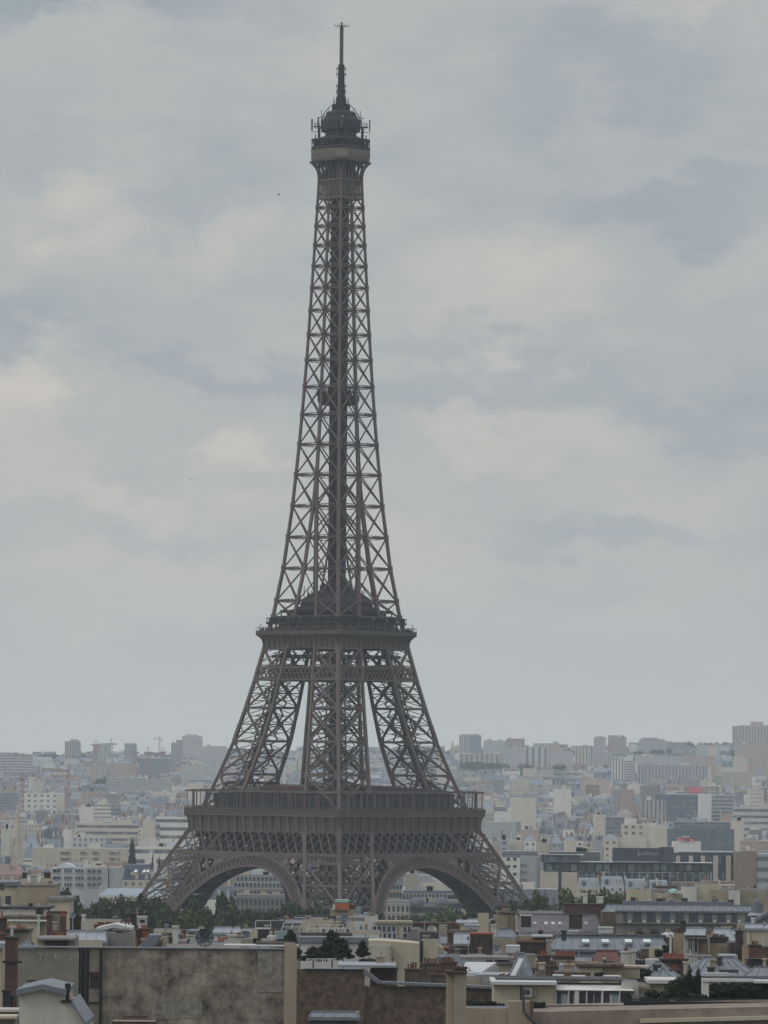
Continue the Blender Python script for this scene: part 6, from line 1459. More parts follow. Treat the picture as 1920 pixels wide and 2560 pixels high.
# ---- stained party wall
stain = bpy.data.materials.new('stained_party_wall'); stain.use_nodes = True; t = stain.node_tree; b = t.nodes['Principled BSDF']; b.inputs['Roughness'].default_value = .95; b.inputs['Specular IOR Level'].default_value = .1
tx = nd(t, 'ShaderNodeTexCoord'); n1_ = noise(t, tx.outputs['Object'], .5, 9, .72); n2_ = noise(t, tx.outputs['Object'], 3.4, 9, .85); n3_ = noise(t, tx.outputs['Object'], .12, 3, .5)
a_ = mth(t, 'ADD', mth(t, 'MULTIPLY', n1_.outputs['Fac'], .68), mth(t, 'MULTIPLY', n2_.outputs['Fac'], .32)); r_ = nd(t, 'ShaderNodeValToRGB'); t.links.new(a_, r_.inputs[0]); cr = r_.color_ramp
cr.elements[0].position = .40; cr.elements[0].color = (.065, .057, .049, 1); cr.elements[1].position = .61; cr.elements[1].color = (.315, .275, .225, 1); e = cr.elements.new(.49); e.color = (.19, .165, .136, 1)
sp3 = nd(t, 'ShaderNodeSeparateXYZ'); t.links.new(tx.outputs['Object'], sp3.inputs[0])
br = nd(t, 'ShaderNodeTexBrick'); br.inputs['Scale'].default_value = 1; br.inputs['Brick Width'].default_value = 2.3; br.inputs['Row Height'].default_value = 1.15; br.inputs['Mortar Size'].default_value = .022; br.inputs['Mortar Smooth'].default_value = .6; br.inputs['Color1'].default_value = (.8, .8, .8, 1); br.inputs['Color2'].default_value = (1.2, 1.18, 1.15, 1); br.inputs['Mortar'].default_value = (.72, .72, .72, 1)
cmb = nd(t, 'ShaderNodeCombineXYZ'); t.links.new(sp3.outputs[0], cmb.inputs[0]); t.links.new(sp3.outputs[2], cmb.inputs[1]); t.links.new(cmb.outputs[0], br.inputs['Vector'])
ml = nd(t, 'ShaderNodeMix', data_type='RGBA', blend_type='MULTIPLY'); ml.inputs['Factor'].default_value = .8; n4_ = noise(t, tx.outputs['Object'], 1.6, 5, .6); n4_.inputs['Vector'].links[0].from_node.inputs['Scale'].default_value = (1, 1, .07)
sk_ = mth(t, 'MULTIPLY_ADD', n4_.outputs['Fac'], 1.1, .45); sc4 = nd(t, 'ShaderNodeVectorMath', operation='SCALE'); t.links.new(r_.outputs[0], sc4.inputs[0]); t.links.new(sk_, sc4.inputs['Scale']); t.links.new(sc4.outputs[0], ml.inputs['A']); t.links.new(br.outputs['Color'], ml.inputs['B']); t.links.new(ml.outputs['Result'], b.inputs['Base Color'])
M['stain'] = stain; M['stain2'] = mat('grey_cement_render', (.19, .18, .155), .95, .22, .5, detail=8); M['pier'] = mat('tan_pier_render', (.30, .245, .185), .95, .14, .5, streak=True); M['patch2'] = mat('rough_render_patch', (.20, .18, .155), .95, .45, 1.6, detail=9); M['patch'] = mat('pale_render_patch', (.27, .235, .195), .95, .2, .8)
h = H('party_wall_building', 'big stained windowless party wall with a pale coping across the lower left', 'building', 390, 450)
h.wall(43, 198, 2371, 'stain2', dep=.9); h.wall(198, 223, 2371, 'dbrown', D=450.4, dep=.5); h.wall(223, 250, 2371, 'patch', D=450.15, dep=.7); h.wall(250, 712, 2371, 'stain', D=450, dep=.9, name='wall'); h.wall(711, 742, 2360, 'pier', D=449.4, dep=1.4); h.wall(43, 735, 2440, 'stain2', D=450.95, dep=11)
h.slab(-10, 740, 2368, 2371.5, 'zinc', D=450, dep=1.1, y0=-.2, name='coping'); h.slab(640, 735, 2358, 2362, 'dbrown', D=455, dep=5)
for a, b_, yt, yb in ((224, 250, 2430, 2440), (224, 250, 2505, 2509)): h.slab(a, b_, yt, yb, 'redb' if yt < 2450 else 'blk', D=450, dep=.3, y0=-.0, name='brick_patch')
h.slab(226, 249, 2440, 2470, 'dbrown', D=450.1, dep=.1, y0=-.05, name='brick_patch')
for a in (205, 216, 253): 
    x0, zt = h.xz(a, 2371, 450); mb = MB(); mb.tube((x0, -.22, 0), (x0, -.22, zt), .14 if a != 216 else .22, .14 if a != 216 else .22, M['blk'], 8); mb.build('drain_pipe', h.o)
mb = MB(); x0, z1 = h.xz(645, 2376, 450); x1, z0 = h.xz(709, 2480, 450); mb.box(x0, x1, -.06, .02, z0, z1, M['patch2']); mb.build('render_panel', h.o)
for a, b_, yt, yb in ((380, 440, 2490, 2548), (440, 505, 2492, 2546)):
    mb = MB(); x0, z1 = h.xz(a, yt, 450); x1, z0 = h.xz(b_, yb, 450); mb.box(x0, x1, -.04, .02, z0, z1, M['patch2']); mb.build('render_panel', h.o)
# faint painted scrawl
mb = MB(); gm2 = mat('faded_white_paint', (.34, .33, .29), .9, .15, 2)
for st_ in (((97, 2382), (101, 2386), (104, 2391), (99, 2403)), ((109, 2385), (103, 2391)), ((117, 2384), (117, 2392)), ((124, 2388), (124, 2393)), ((124, 2389), (127, 2387)), ((135, 2383), (139, 2389), (143, 2388)), ((139, 2389), (140, 2398)), ((160, 2386), (164, 2383)), ((172, 2401), (176, 2397), (180, 2401))):
    for p, q in zip(st_, st_[1:]):
        a = h.xz(*p, 450); b_ = h.xz(*q, 450); mb.beam((a[0], -.03, a[1]), (b_[0], -.03, b_[1]), .05, gm2, .09, True)
mb.build('graffiti', h.o)
h = H('brown_chimney', 'tall dark red-brown chimney shaft in front of the stained wall at the left edge', 'chimney', 28, 430)
h.chim(13, 43, 2347, 2700, 'redb', capm='dbrown', dep=1.3); h.slab(6, 54, 2402, 2408, 'blk', dep=.2, y0=-.15, name='iron_band'); h.wall(-20, 5, 2372, 'cream', D=440, dep=4); h.slab(-20, 18, 2358, 2370, 'lzinc', D=436, dep=5); h.chim(7, 24, 2480, 2530, 'blk', D=420, dep=.6); h.chim(24, 32, 2494, 2530, 'blk', D=421, dep=.5)
# gable house bottom left
h = H('gabled_house', 'pale grey gabled house with a blue-grey zinc roof and black stove pipe, bottom left', 'house', 110, 360)
pts = [(48, 2700), (48, 2487), (108, 2473), (163, 2486), (163, 2507), (182, 2507), (214, 2562), (214, 2700)]; P3 = [h.xz(a, b_, 360) for a, b_ in pts]
mb = MB(); mb.face([(p[0], 0, p[1]) for p in P3], M['lr'] if 'lr' in M else M['offw']); mb.face([(p[0], 9, p[1]) for p in P3[::-1]], M['offw'])
for (a, b_) in zip(P3[1:], P3[2:]): mb.face([(a[0], 0, a[1]), (b_[0], 0, b_[1]), (b_[0], 9, b_[1]), (a[0], 9, a[1])][::-1], M['offw'])
mb.face([(P3[0][0], 0, P3[0][1]), (P3[1][0], 0, P3[1][1]), (P3[1][0], 9, P3[1][1]), (P3[0][0], 9, P3[0][1])], M['offw']); mb.build('wall', h.o)
mb = MB()
for p, q, th in (((41, 2484), (108, 2470), .3), ((108, 2470), (166, 2484), .3), ((180, 2506), (216, 2563), .2)):
    a, b_ = h.xz(*p, 360), h.xz(*q, 360); mb.hexa([(a[0], -.5, a[1] - th * .3), (b_[0], -.5, b_[1] - th * .3), (b_[0], 9.4, b_[1] - th * .3), (a[0], 9.4, a[1] - th * .3)], [(a[0], -.5, a[1] + th), (b_[0], -.5, b_[1] + th), (b_[0], 9.4, b_[1] + th), (a[0], 9.4, a[1] + th)], M['zinc'])
mb.build('roof', h.o); h.slab(153, 182, 2500, 2507, 'dbrown', dep=1.4, y0=-.2, name='chimney')
x, z = h.xz(168, 2500, 360); _, zt = h.xz(168, 2459, 360); mb = MB(); mb.tube((x, .5, z), (x, .5, zt - .4), .14, .14, M['blk'], 10); mb.tube((x, .5, zt - .45), (x, .5, zt), .21, .21, M['blk'], 10); mb.build('stove_pipe', h.o)
h.chim(71, 84, 2455, 2480, 'brown', D=372, pots=1, pm='dcream' if 'dcream' in M else 'pot', ph=5)
h = H('small_roof_turret', 'small cream hipped turret just showing at the bottom edge, left of centre', 'house', 335, 400)
h.wall(285, 385, 2552, 'cream', dep=3); h.slope(283, 388, 2553, 2547, 'redb', run=1.3, inset=.6, seams=False); h.slab(282, 389, 2551, 2554, 'cream', dep=.2)
h = H('left_terrace', 'narrow cream ledges and pipes at the bottom left corner', 'house', 20, 380)
h.slab(-20, 46, 2523, 2530, 'offw', dep=3); h.wall(-20, 44, 2532, 'brown', dep=3); h.slab(-20, 40, 2540, 2547, 'cream', D=376, dep=3); h.wall(-20, 38, 2547, 'grey', D=377, dep=3)
# ---- brick wall, centre bottom
M['rub'] = mat('rubble_brick', (.105, .075, .055), .97, .55, 1.6, detail=9, bump=.6)
h = H('brick_party_wall', 'dark brown rubble brick wall with a blue-grey zinc coping, bottom centre', 'wall', 980, 480)
h.wall(738, 912, 2423, 'rub', dep=.9); h.wall(912, 1250, 2466, 'rub', D=480.2, dep=.9); h.slab(760, 912, 2420.5, 2423, 'zinc', dep=1.1, name='coping'); h.wall(738, 1250, 2500, 'rub', D=481.2, dep=9); a, b_ = h.xz(908, 2419, 480), h.xz(950, 2452, 480); mb = MB()
mb.hexa([(a[0], -.3, a[1] - .6), (b_[0], -.3, b_[1] - .4), (b_[0], 1.1, b_[1] - .4), (a[0], 1.1, a[1] - .6)], [(a[0], -.3, a[1]), (b_[0], -.3, b_[1]), (b_[0], 1.1, b_[1]), (a[0], 1.1, a[1])], M['zinc']); mb.build('coping', h.o)
a, b_ = h.xz(948, 2453, 480), h.xz(1250, 2466, 480); mb = MB(); mb.hexa([(a[0], -.3, a[1] - .25), (b_[0], -.3, b_[1] - .25), (b_[0], 1.1, b_[1] - .25), (a[0], 1.1, a[1] - .25)], [(a[0], -.3, a[1]), (b_[0], -.3, b_[1]), (b_[0], 1.1, b_[1]), (a[0], 1.1, a[1])], M['zinc']); mb.build('coping', h.o)
h.slab(845, 990, 2412, 2419, 'lzinc', D=486, dep=8, name='roof'); h.wall(925, 993, 2424, 'brown', D=489, dep=4); h.chim(940, 962, 2394, 2414, 'dcream', D=492, pots=1, pm='tan', ph=6, dep=1); h.slab(930, 996, 2420, 2425, 'dark', D=488, dep=4)
h = H('terrace_railing', 'white post railing on the flat roof below the dark conifers', 'railing', 803, 484); mb = MB()
for i in range(12):
    x, z0 = h.xz(767 + i * 6.6, 2420, 484); _, z1 = h.xz(767, 2397, 484); mb.beam((x, 0, z0 - .2), (x, 0, z1), .08 if i % 3 else .16, M['white'])
a, b_ = h.xz(766, 2397, 484), h.xz(841, 2397, 484); mb.beam((a[0], 0, a[1]), (b_[0], 0, b_[1]), .06, M['white']); mb.build('railing_frame', h.o)
h = H('metal_roof_box', 'grey metal rooftop box at the bottom edge in front of the brick wall', 'roof box', 835, 440)
h.wall(774, 895, 2543, 'dark', dep=5); h.slope(772, 898, 2543, 2531, 'zinc', run=2.4, inset=.3); h.slab(840, 899, 2528, 2534, 'grey', D=445, dep=1)
h = H('cream_chimney_pillar', 'tall square cream chimney pillar with a dark cap in front of the brick wall', 'chimney', 1141, 400)
h.wall(1116, 1137, 2434, 'dcream', D=400.5, dep=1.6, name='shaft'); h.wall(1136, 1166, 2434, 'beige', D=400.0, dep=2.2, name='shaft'); h.slab(1114, 1168, 2428, 2434, 'dbrown', dep=2.4, name='cap'); h.chim(1136, 1148, 2424, 2428, 'bpot', D=401, pots=2, pm='bpot', ph=3); h.chim(1150, 1166, 2423, 2428, 'bpot', D=401, pots=3, pm='bpot', ph=3)
# ---- chimney stacks above the brick wall
for a, b_, yt, yb, m, D, n, pm, ph, lb in ((1012, 1050, 2426, 2452, 'brown', 500, 5, 'rpot', 14, 'brown chimney stack with tall uneven red pots, left one above the brick wall'), (1053, 1100, 2411, 2440, 'brown', 520, 6, 'rpot', 11, 'wide brown chimney stack with small dark red pots before the cream party wall'),
                              (1076, 1118, 2439, 2455, 'brown', 495, 6, 'bpot', 9, 'low sooty chimney stack with black pots left of the cream pillar'), (1098, 1142, 2408, 2420, 'redb', 540, 9, 'rpot', 10, 'long low stack of dark red pots right of the cream party wall'),
                              (1238, 1284, 2452, 2462, 'dark', 452, 7, 'rpot', 11, 'short row of dark red pots on the penthouse roof')):
    h = H('chimney_stack', lb, 'chimney', (a + b_) / 2, D, 'chimney stacks with clay pots'); h.chim(a, b_, yt, yb + 60, m, D=D, pots=n, pm=pm, ph=ph, dep=1.1)
# ---- centre
h = H('roof_terrace_house', 'house with an orange blind and green roof rising above the park trees', 'house', 853, 900)
h.wall(826, 885, 2273, 'dcream', dep=6); h.wall(836, 873, 2258, 'orange', D=899.5, dep=3, yb=2275, name='blind'); h.slab(838, 872, 2249, 2256, 'green', dep=3, name='roof'); h.wall(832, 838, 2262, 'white', D=899.3, dep=1, yb=2275); h.win(845, 852, 2277, 2284); h.win(862, 868, 2277, 2284); h.slab(875, 890, 2262, 2272, 'rpot', D=902, dep=2); h.wall(885, 902, 2268, 'blue', D=905, dep=3)
h = H('cream_roof_house', 'cream building behind white sloping roof frames, centre', 'house', 790, 760)
h.wall(756, 826, 2301, 'cream', dep=8); h.wall(772, 808, 2296, 'cream', D=760.5, dep=6, yb=2302, name='attic'); h.slab(740, 840, 2289, 2296, 'dark', D=775, dep=2); h.slab(736, 770, 2294, 2300, 'zinc', D=772)
dish(790.5, 2316, 4, 757, 'small dark dish on the cream building in the centre', 'dark')
def frame_rail(label, pxs, yt, yb, D, lean):
    h = H('roof_frame', label, 'metal frame', sum(pxs) / 2, D, 'white sloping frames on the centre roofs'); mb = MB(); n = max(2, int((pxs[1] - pxs[0]) / 17))
    for i in range(n + 1):
        a = h.xz(pxs[0] + (pxs[1] - pxs[0]) * i / n, yb, D); b_ = h.xz(pxs[0] + (pxs[1] - pxs[0]) * i / n + lean, yt, D); mb.beam((a[0], 0, a[1]), (b_[0], .3, b_[1]), .11, M['white'])
    for y in (yt, yt + (yb - yt) * .45):
        f = (yb - y) / (yb - yt) * lean; a, b_ = h.xz(pxs[0] + f, y, D), h.xz(pxs[1] + f, y, D); mb.beam((a[0], .2, a[1]), (b_[0], .2, b_[1]), .11, M['white'])
    mb.build('frame', h.o)
frame_rail('white sloping metal frame left of the cream centre building', (702, 747), 2306, 2330, 690, 9); frame_rail('long white sloping metal frame in front of the cream centre building', (766, 852), 2312, 2334, 680, 8)
h = H('dark_terrace_house', 'dark terrace box with a thin white frame left of the sloping frames', 'house', 675, 720)
h.wall(640, 700, 2322, 'dbrown', dep=6); h.wall(677, 712, 2302, 'dark', D=721, dep=5); h.wall(627, 643, 2325, 'cream', D=700, dep=3); h.wall(673, 680, 2328, 'cream', D=699, dep=3); h.slab(638, 677, 2320, 2323, 'white', D=718, dep=1); x0, z0 = h.xz(639, 2321, 718); x1, z1 = h.xz(677, 2302, 718); mb = MB()
for p, q in (((x0, z0), (x0, z1)), ((x0, z1), (x1, z1)), ((x1, z1), (x1, z0))): mb.beam((p[0], -2, p[1]), (q[0], -2, q[1]), .1, M['white'])
mb.build('white_frame', h.o); h.wall(652, 674, 2348, 'offw', D=560, dep=3); h.slab(668, 690, 2340, 2352, 'wzinc', D=570, dep=2)
h = H('zinc_topped_house', 'long pale house with a blue-grey zinc band, half hidden by dark conifers', 'house', 800, 650)
h.wall(752, 948, 2358, 'white', dep=8); h.slab(748, 948, 2342, 2358, 'zinc', dep=8); h.slab(752, 880, 2333, 2342, 'dbrown', D=655, dep=5); h.wall(685, 716, 2329, 'blue', D=652, dep=4, yb=2356); h.wall(884, 950, 2328, 'cream', D=672, dep=6, yb=2350); h.wall(800, 884, 2318, 'offw', D=700, dep=5); [h.win(806 + i * 15, 812 + i * 15, 2322, 2330, D=700, m='dark', frame=False) for i in range(5)]
h = H('white_wing', 'white flat-roofed wing above the conservatory in the centre', 'house', 910, 830)
h.wall(884, 945, 2290, 'white', dep=12); h.slab(840, 912, 2293, 2303, 'grey', D=820, dep=5); h.wall(826, 884, 2303, 'cream', D=818, dep=5); h.slab(909, 920, 2281, 2291, 'lzinc', D=832, dep=2)
[h.win(a, a + 5, 2316, 2325, D=818) for a in (882,)]; h.win(900, 905, 2314, 2324, D=830); h.win(914, 917, 2310, 2326, D=830, m='rpot', frame=False)
dish(862, 2302, 14, 760, 'pale rounded dish seen from the side above the long white frame', 'lzinc')
h = H('conservatory_house', 'rooftop conservatory with a beige flat roof and dark panes in white frames', 'house', 980, 740)
h.wall(929, 1032, 2310, 'offw', dep=6); h.slab(938, 1032, 2303, 2310, 'beige', dep=6); 
for a in (932, 944, 956, 968, 980): h.win(a, a + 9, 2315, 2330, m='gl'); h.win(a + 2, a + 10, 2333, 2349, D=738, m='gl')
h.win(992, 998, 2316, 2340, m='tan', frame=False); h.win(1008, 1017, 2316, 2331); h.win(1019, 1027, 2316, 2331); h.win(1008, 1017, 2333, 2350, m='dbrown'); h.wall(1026, 1052, 2322, 'grey', D=736, dep=4); h.slab(955, 1045, 2347, 2354, 'dark', D=700, dep=4)
h = H('cream_party_wall', 'long cream party wall with streaks in the centre, stepping down to the right', 'building', 985, 640)
P3 = [h.xz(a, b_, 640) for a, b_ in ((921, 2352), (946, 2351), (1049, 2359), (1049, 2700), (921, 2700))]; mb = MB(); mb.face([(p[0], 0, p[1]) for p in P3[::-1]], M['cream']); mb.face([(p[0], 9, p[1]) for p in P3], M['cream'])
for a, b_ in ((P3[0], P3[1]), (P3[1], P3[2]), (P3[2], P3[3]), (P3[4], P3[0])): mb.face([(a[0], 0, a[1]), (b_[0], 0, b_[1]), (b_[0], 9, b_[1]), (a[0], 9, a[1])], M['cream'])
mb.build('wall', h.o); h.wall(921, 977, 2364, 'offw', D=639.6, dep=.5); h.slab(976, 978.5, 2363, 2425, 'tan', D=639.5, dep=.2); h.wall(1055, 1096, 2350, 'cream', D=640.5, dep=8); h.slab(1049, 1055, 2352, 2700, 'dark', D=640.8, dep=8); h.slab(1050, 1097, 2330, 2349, 'dark', D=646, dep=5)
a, b_, c = h.xz(1096, 2362, 640), h.xz(1112, 2374, 640), h.xz(1096, 2400, 640); mb = MB(); mb.hexa([(a[0], .6, 0), (b_[0], .6, 0), (b_[0], 8, 0), (a[0], 8, 0)], [(a[0], .6, a[1]), (b_[0], .6, b_[1]), (b_[0], 8, b_[1]), (a[0], 8, a[1])], M['cream']); mb.build('wall', h.o)
dish(1080, 2324, 12, 700, 'large white dish standing right of the conservatory', 'white'); dish(1056, 2327, 6, 690, 'small white cowl left of the large white dish', 'white'); antenna(1061, 2330, 2301, 700, 'thin white aerial above the conservatory corner')
h = H('low_brick_row', 'low reddish brick chimney row behind the large white dish', 'house', 1110, 860)
h.wall(1032, 1140, 2309, 'redb', dep=4, cap='brown'); h.wall(1098, 1118, 2312, 'beige', D=850, dep=3); h.chim(1120, 1150, 2316, 2340, 'brown', D=800, pots=4, pm='rpot', ph=6)
h = H('grey_zinc_house', 'grey zinc-roofed house with dark chimneys right of the white dish', 'house', 1115, 660)
h.wall(1095, 1135, 2358, 'grey', dep=6); h.slope(1094, 1160, 2362, 2340, 'zinc', run=4, inset=.4); h.chim(1119, 1132, 2337, 2365, 'dbrown', D=657); h.wall(1112, 1146, 2372, 'brown', D=640, dep=3, cap='pot')
h = H('brown_stack_house', 'massive dark brown chimney block with a pale blue sheet roof beside it', 'house', 1180, 620)
h.wall(1122, 1180, 2362, 'dzinc', dep=6); h.slope(1131, 1178, 2360, 2334, 'lzinc', D=618, run=4, inset=.1); h.chim(1176, 1232, 2336, 2700, 'dbrown', D=616, dep=3, capm='pot'); h.chim(1122, 1134, 2334, 2362, 'redb', D=615); h.slab(1126, 1180, 2326, 2333, 'brown', D=626, dep=3); h.chim(1196, 1204, 2373, 2388, 'tan', D=612, pots=1, pm='pot', ph=4); h.slab(1162, 1200, 2312, 2322, 'lzinc', D=700, dep=4)
dish(1171, 2346, 5, 612, 'small bright dish against the massive brown chimney block', 'white')
# ---- right
h = H('cream_flue', 'plain cream chimney block standing alone below the right iron leg', 'chimney', 1208, 830); h.wall(1195, 1222, 2283, 'cream', dep=2)
h = H('stone_gable_house', 'beige stone gable wall with two vertical ribs right of the cream chimney block', 'house', 1265, 770)
h.wall(1236, 1254, 2290, 'beige', dep=6); h.wall(1254, 1294, 2285, 'dcream', D=769.5, dep=7, cap='dbrown'); h.slab(1271, 1274, 2285, 2330, 'brown', D=769, dep=.3, name='rib'); h.slab(1289, 1293, 2285, 2330, 'cream', D=769, dep=.3, name='rib'); h.chim(1228, 1240, 2314, 2345, 'offw', D=700); h.chim(1228, 1238, 2304, 2330, 'dbrown', D=705, pots=2, pm='rpot', ph=5)
h = H('slate_roof_building', 'broad grey slate roof with tiny skylights and brown chimneys, right of centre', 'building', 1400, 780)
h.wall(1292, 1510, 2338, 'beige', dep=10); h.slope(1290, 1512, 2337, 2286, 'slate', run=8, inset=1.0, seams=False); h.chim(1303, 1328, 2290, 2318, 'dbrown', D=779, capm='wzinc', dep=1.4); h.chim(1423, 1456, 2288, 2322, 'dbrown', D=779, dep=1.4); h.chim(1410, 1502, 2262, 2290, 'redb', D=788, dep=3, capm='dbrown'); h.wall(1508, 1540, 2280, 'brown', D=777, dep=10)
for a in (1332, 1360, 1378, 1395, 1460): 
    x, z = h.xz(a, 2312, 781.5); mb = MB(); mb.hexa([(x, 0, z), (x + .5, 0, z), (x + .5, .8, z + .3), (x, .8, z + .3)], [(x, -.1, z + .15), (x + .5, -.1, z + .15), (x + .5, .7, z + .5), (x, .7, z + .5)], M['wzinc']); mb.build('skylight', h.o)
h = H('white_flue_house', 'white chimney and white water box on a ledge above the dark brick attic', 'house', 1480, 850)
h.chim(1458, 1469, 2236, 2280, 'white'); h.chim(1492, 1508, 2244, 2258, 'white', dep=1.2); h.slab(1466, 1502, 2259, 2268, 'white', dep=2); h.wall(1466, 1500, 2268, 'redb', dep=3); h.chim(1498, 1508, 2257, 2300, 'dark', D=852)
dish(1440, 2247, 5, 850, 'small grey dome cowl left of the white chimney', 'lzinc')
h = H('grey_long_building', 'long grey building with a row of tall dark windows and balconies, right', 'building', 1700, 900)
h.wall(1538, 1886, 2277, 'grey', dep=12); h.slope(1512, 1890, 2276, 2262, 'zinc', run=3, inset=.5); h.slab(1540, 1886, 2306, 2311, 'grey', dep=.4, y0=-.7, name='balcony_ledge'); h.wall(1560, 1830, 2253, 'dzinc', D=905, dep=4); 
for a, b_ in ((1558, 1568), (1582, 1604), (1618, 1639), (1653, 1675), (1688, 1709), (1723, 1745), (1759, 1780), (1794, 1815), (1828, 1842), (1863, 1876)): h.win(a, b_, 2281, 2305, mull=1, frame=False); h.slab(b_ + 3, b_ + 10, 2300, 2307, 'white', D=899.4, dep=.3, y0=0, name='balcony_planter')
for a, b_ in ((1592, 1604), (1626, 1648), (1660, 1682), (1700, 1722), (1740, 1762)): h.win(a, b_, 2322, 2341, frame=False)
for a, w_, yt in ((1578, 10, 2246), (1642, 14, 2249), (1676, 8, 2252), (1705, 14, 2248), (1780, 10, 2250), (1822, 12, 2252)): h.chim(a, a + w_, yt, 2264, 'dark' if a % 4 else 'grey', D=906, dep=2)
h = H('cream_row_building', 'row of blank cream and white attic walls behind the long grey building', 'building', 1740, 1120)
for a, b_, yt, m, D in ((1570, 1628, 2223, 'cream', 1120), (1628, 1708, 2234, 'cream', 1121), (1708, 1742, 2217, 'white', 1119), (1742, 1800, 2211, 'cream', 1120), (1778, 1824, 2225, 'dcream', 1118), (1823, 1850, 2227, 'white', 1116), (1850, 1960, 2223, 'beige', 1122)): h.wall(a, b_, yt, m, D=D, dep=8)
h.slab(1640, 1690, 2215, 2222, 'redb', D=1180, dep=4); mb = MB(); x, z = h.xz(1664, 2222, 1150); mb.dome(x, 0, z, 1.2, M['green'], .7, 12, 4); mb.build('dome', h.o); h.slab(1800, 1838, 2212, 2216, 'cream', D=1140, dep=5)
dish(1786, 2245, 4, 1000, 'small blue-grey dish on the cream attic row', 'zinc')
h = H('skylight_roof_building', 'long pale zinc roof with four green-white skylights, right', 'building', 1530, 600)
h.wall(1384, 1672, 2375, 'dzinc', dep=10); h.slope(1382, 1674, 2374, 2344, 'zinc', run=6, inset=.6); h.slab(1400, 1665, 2336, 2343, 'dark', D=607, dep=2)
for a in (1456, 1505, 1563, 1609):
    x, z = h.xz(a, 2359, 601.6); x1, z1 = h.xz(a + 16, 2353, 603.4); mb = MB(); mb.hexa([(x, 1.6, z), (x1, 1.6, z), (x1, 3.4, z1), (x, 3.4, z1)], [(x, 1.5, z + .2), (x1, 1.5, z + .2), (x1, 3.3, z1 + .25), (x, 3.3, z1 + .25)], mat('greenish_skylight', (.55, .68, .64), .2)); mb.build('skylight', h.o)
h.chim(1404, 1414, 2335, 2345, 'wzinc', D=598); h.chim(1420, 1445, 2330, 2336, 'wzinc', D=640); h.chim(1498, 1533, 2321, 2333, 'wzinc', D=700, dep=2); h.chim(1404, 1416, 2330, 2352, 'dark', D=597)
antenna(1448, 2400, 2358, 560, 'thin dark aerial in front of the skylight roof')
h = H('beige_roof_house', 'beige walls and grey canopy below the stone gable, right of centre', 'house', 1300, 650)
h.wall(1232, 1290, 2346, 'beige', dep=5); h.slope(1238, 1292, 2343, 2323, 'zinc', D=652, run=3, inset=.6); h.wall(1291, 1380, 2340, 'dcream', D=655, dep=5); h.slab(1330, 1382, 2338, 2343, 'wzinc', D=654, dep=3); h.slab(1334, 1380, 2345, 2353, 'dbrown', D=654.6, dep=1); h.wall(1366, 1384, 2350, 'beige', D=640, dep=3)
h.chim(1296, 1366, 2358, 2385, 'dbrown', D=630, pots=12, pm='pot', ph=4, dep=1.3); h.slab(1266, 1300, 2364, 2382, 'wzinc', D=610, dep=3); h.wall(1262, 1312, 2382, 'grey', D=609, dep=3)
dish(1242, 2374, 12, 600, 'big pale dish in shade right of the brown chimney block', 'lzinc')
h = H('vent_roof_building', 'long bright flat roof with a row of small vents, centre right', 'building', 1200, 520)
a = [h.xz(*p, 520) for p in ((1150, 2436), (1200, 2445), (1256, 2408), (1232, 2402))]; h.wall(1150, 1205, 2441, 'beige', dep=6); 
mb = MB(); z = h.xz(1200, 2440, 520)[1]; P = [(a[0][0], 0, z), (a[1][0], -1, z), (a[2][0] - .1, 22, z + .2), (a[3][0] - 2.4, 22, z + .2)]; mb.hexa(P, [(p[0], p[1], p[2] + .35) for p in P], M['wzinc']); mb.build('roof', h.o)
for i in range(9):
    f = (i + .5) / 9; p = Vector(P[1]).lerp(Vector(P[2]), f); mb = MB(); mb.box(p.x - .1, p.x + .3, p.y - .3, p.y + .3, p.z - .9, p.z - .05, M['white']); mb.build('vent', h.o)
mb = MB(); mb.hexa([(P[1][0], P[1][1], 0), (P[2][0], P[2][1], 0), (P[3][0], P[3][1], 0), (P[0][0], P[0][1], 0)], [(P[1][0], P[1][1], z), (P[2][0], P[2][1], z), (P[3][0], P[3][1], z), (P[0][0], P[0][1], z)], M['beige']); mb.build('wall', h.o); h.slab(1150, 1275, 2392, 2400, 'grey', D=560, dep=6); h.wall(1128, 1215, 2388, 'lzinc', D=590, dep=5)
h = H('blue_dormer_house', 'blue-grey zinc mansard corner with a bright hip edge, right of the vent roof', 'house', 1300, 500)
h.wall(1268, 1345, 2452, 'dzinc', dep=8); h.slope(1274, 1336, 2446, 2386, 'zinc', D=499, run=3, inset=.9); a, b_ = h.xz(1280, 2446, 498), h.xz(1305, 2400, 498); mb = MB(); mb.beam((a[0], -2, a[1]), (b_[0], 0, b_[1]), .5, M['wzinc'], .2, True); mb.build('hip_edge', h.o); h.slab(1298, 1345, 2420, 2426, 'dark', D=506, dep=3); h.wall(1310, 1338, 2386, 'beige', D=508, dep=3); h.slab(1190, 1280, 2436, 2444, 'lzinc', D=512, dep=6)
h = H('orange_pot_house', 'house end crowded with orange-red pots in front of the skylight roof', 'house', 1410, 570)
h.wall(1340, 1440, 2400, 'beige', dep=5); h.chim(1344, 1376, 2392, 2420, 'redb', D=568, pots=6, pm='pot', ph=10, potr=.25); h.chim(1382, 1444, 2392, 2400, 'brown', D=567, pots=12, pm='pot', ph=10, potr=.22); h.chim(1347, 1362, 2410, 2424, 'cream', D=560, dep=.6); h.chim(1364, 1398, 2418, 2440, 'brown', D=545, pots=6, pm='bpot', ph=9); h.slab(1400, 1445, 2412, 2426, 'lzinc', D=540, dep=4)
h = H('red_tile_house', 'house with a dark red tiled roof beside a white chimney head, right', 'house', 1520, 560)
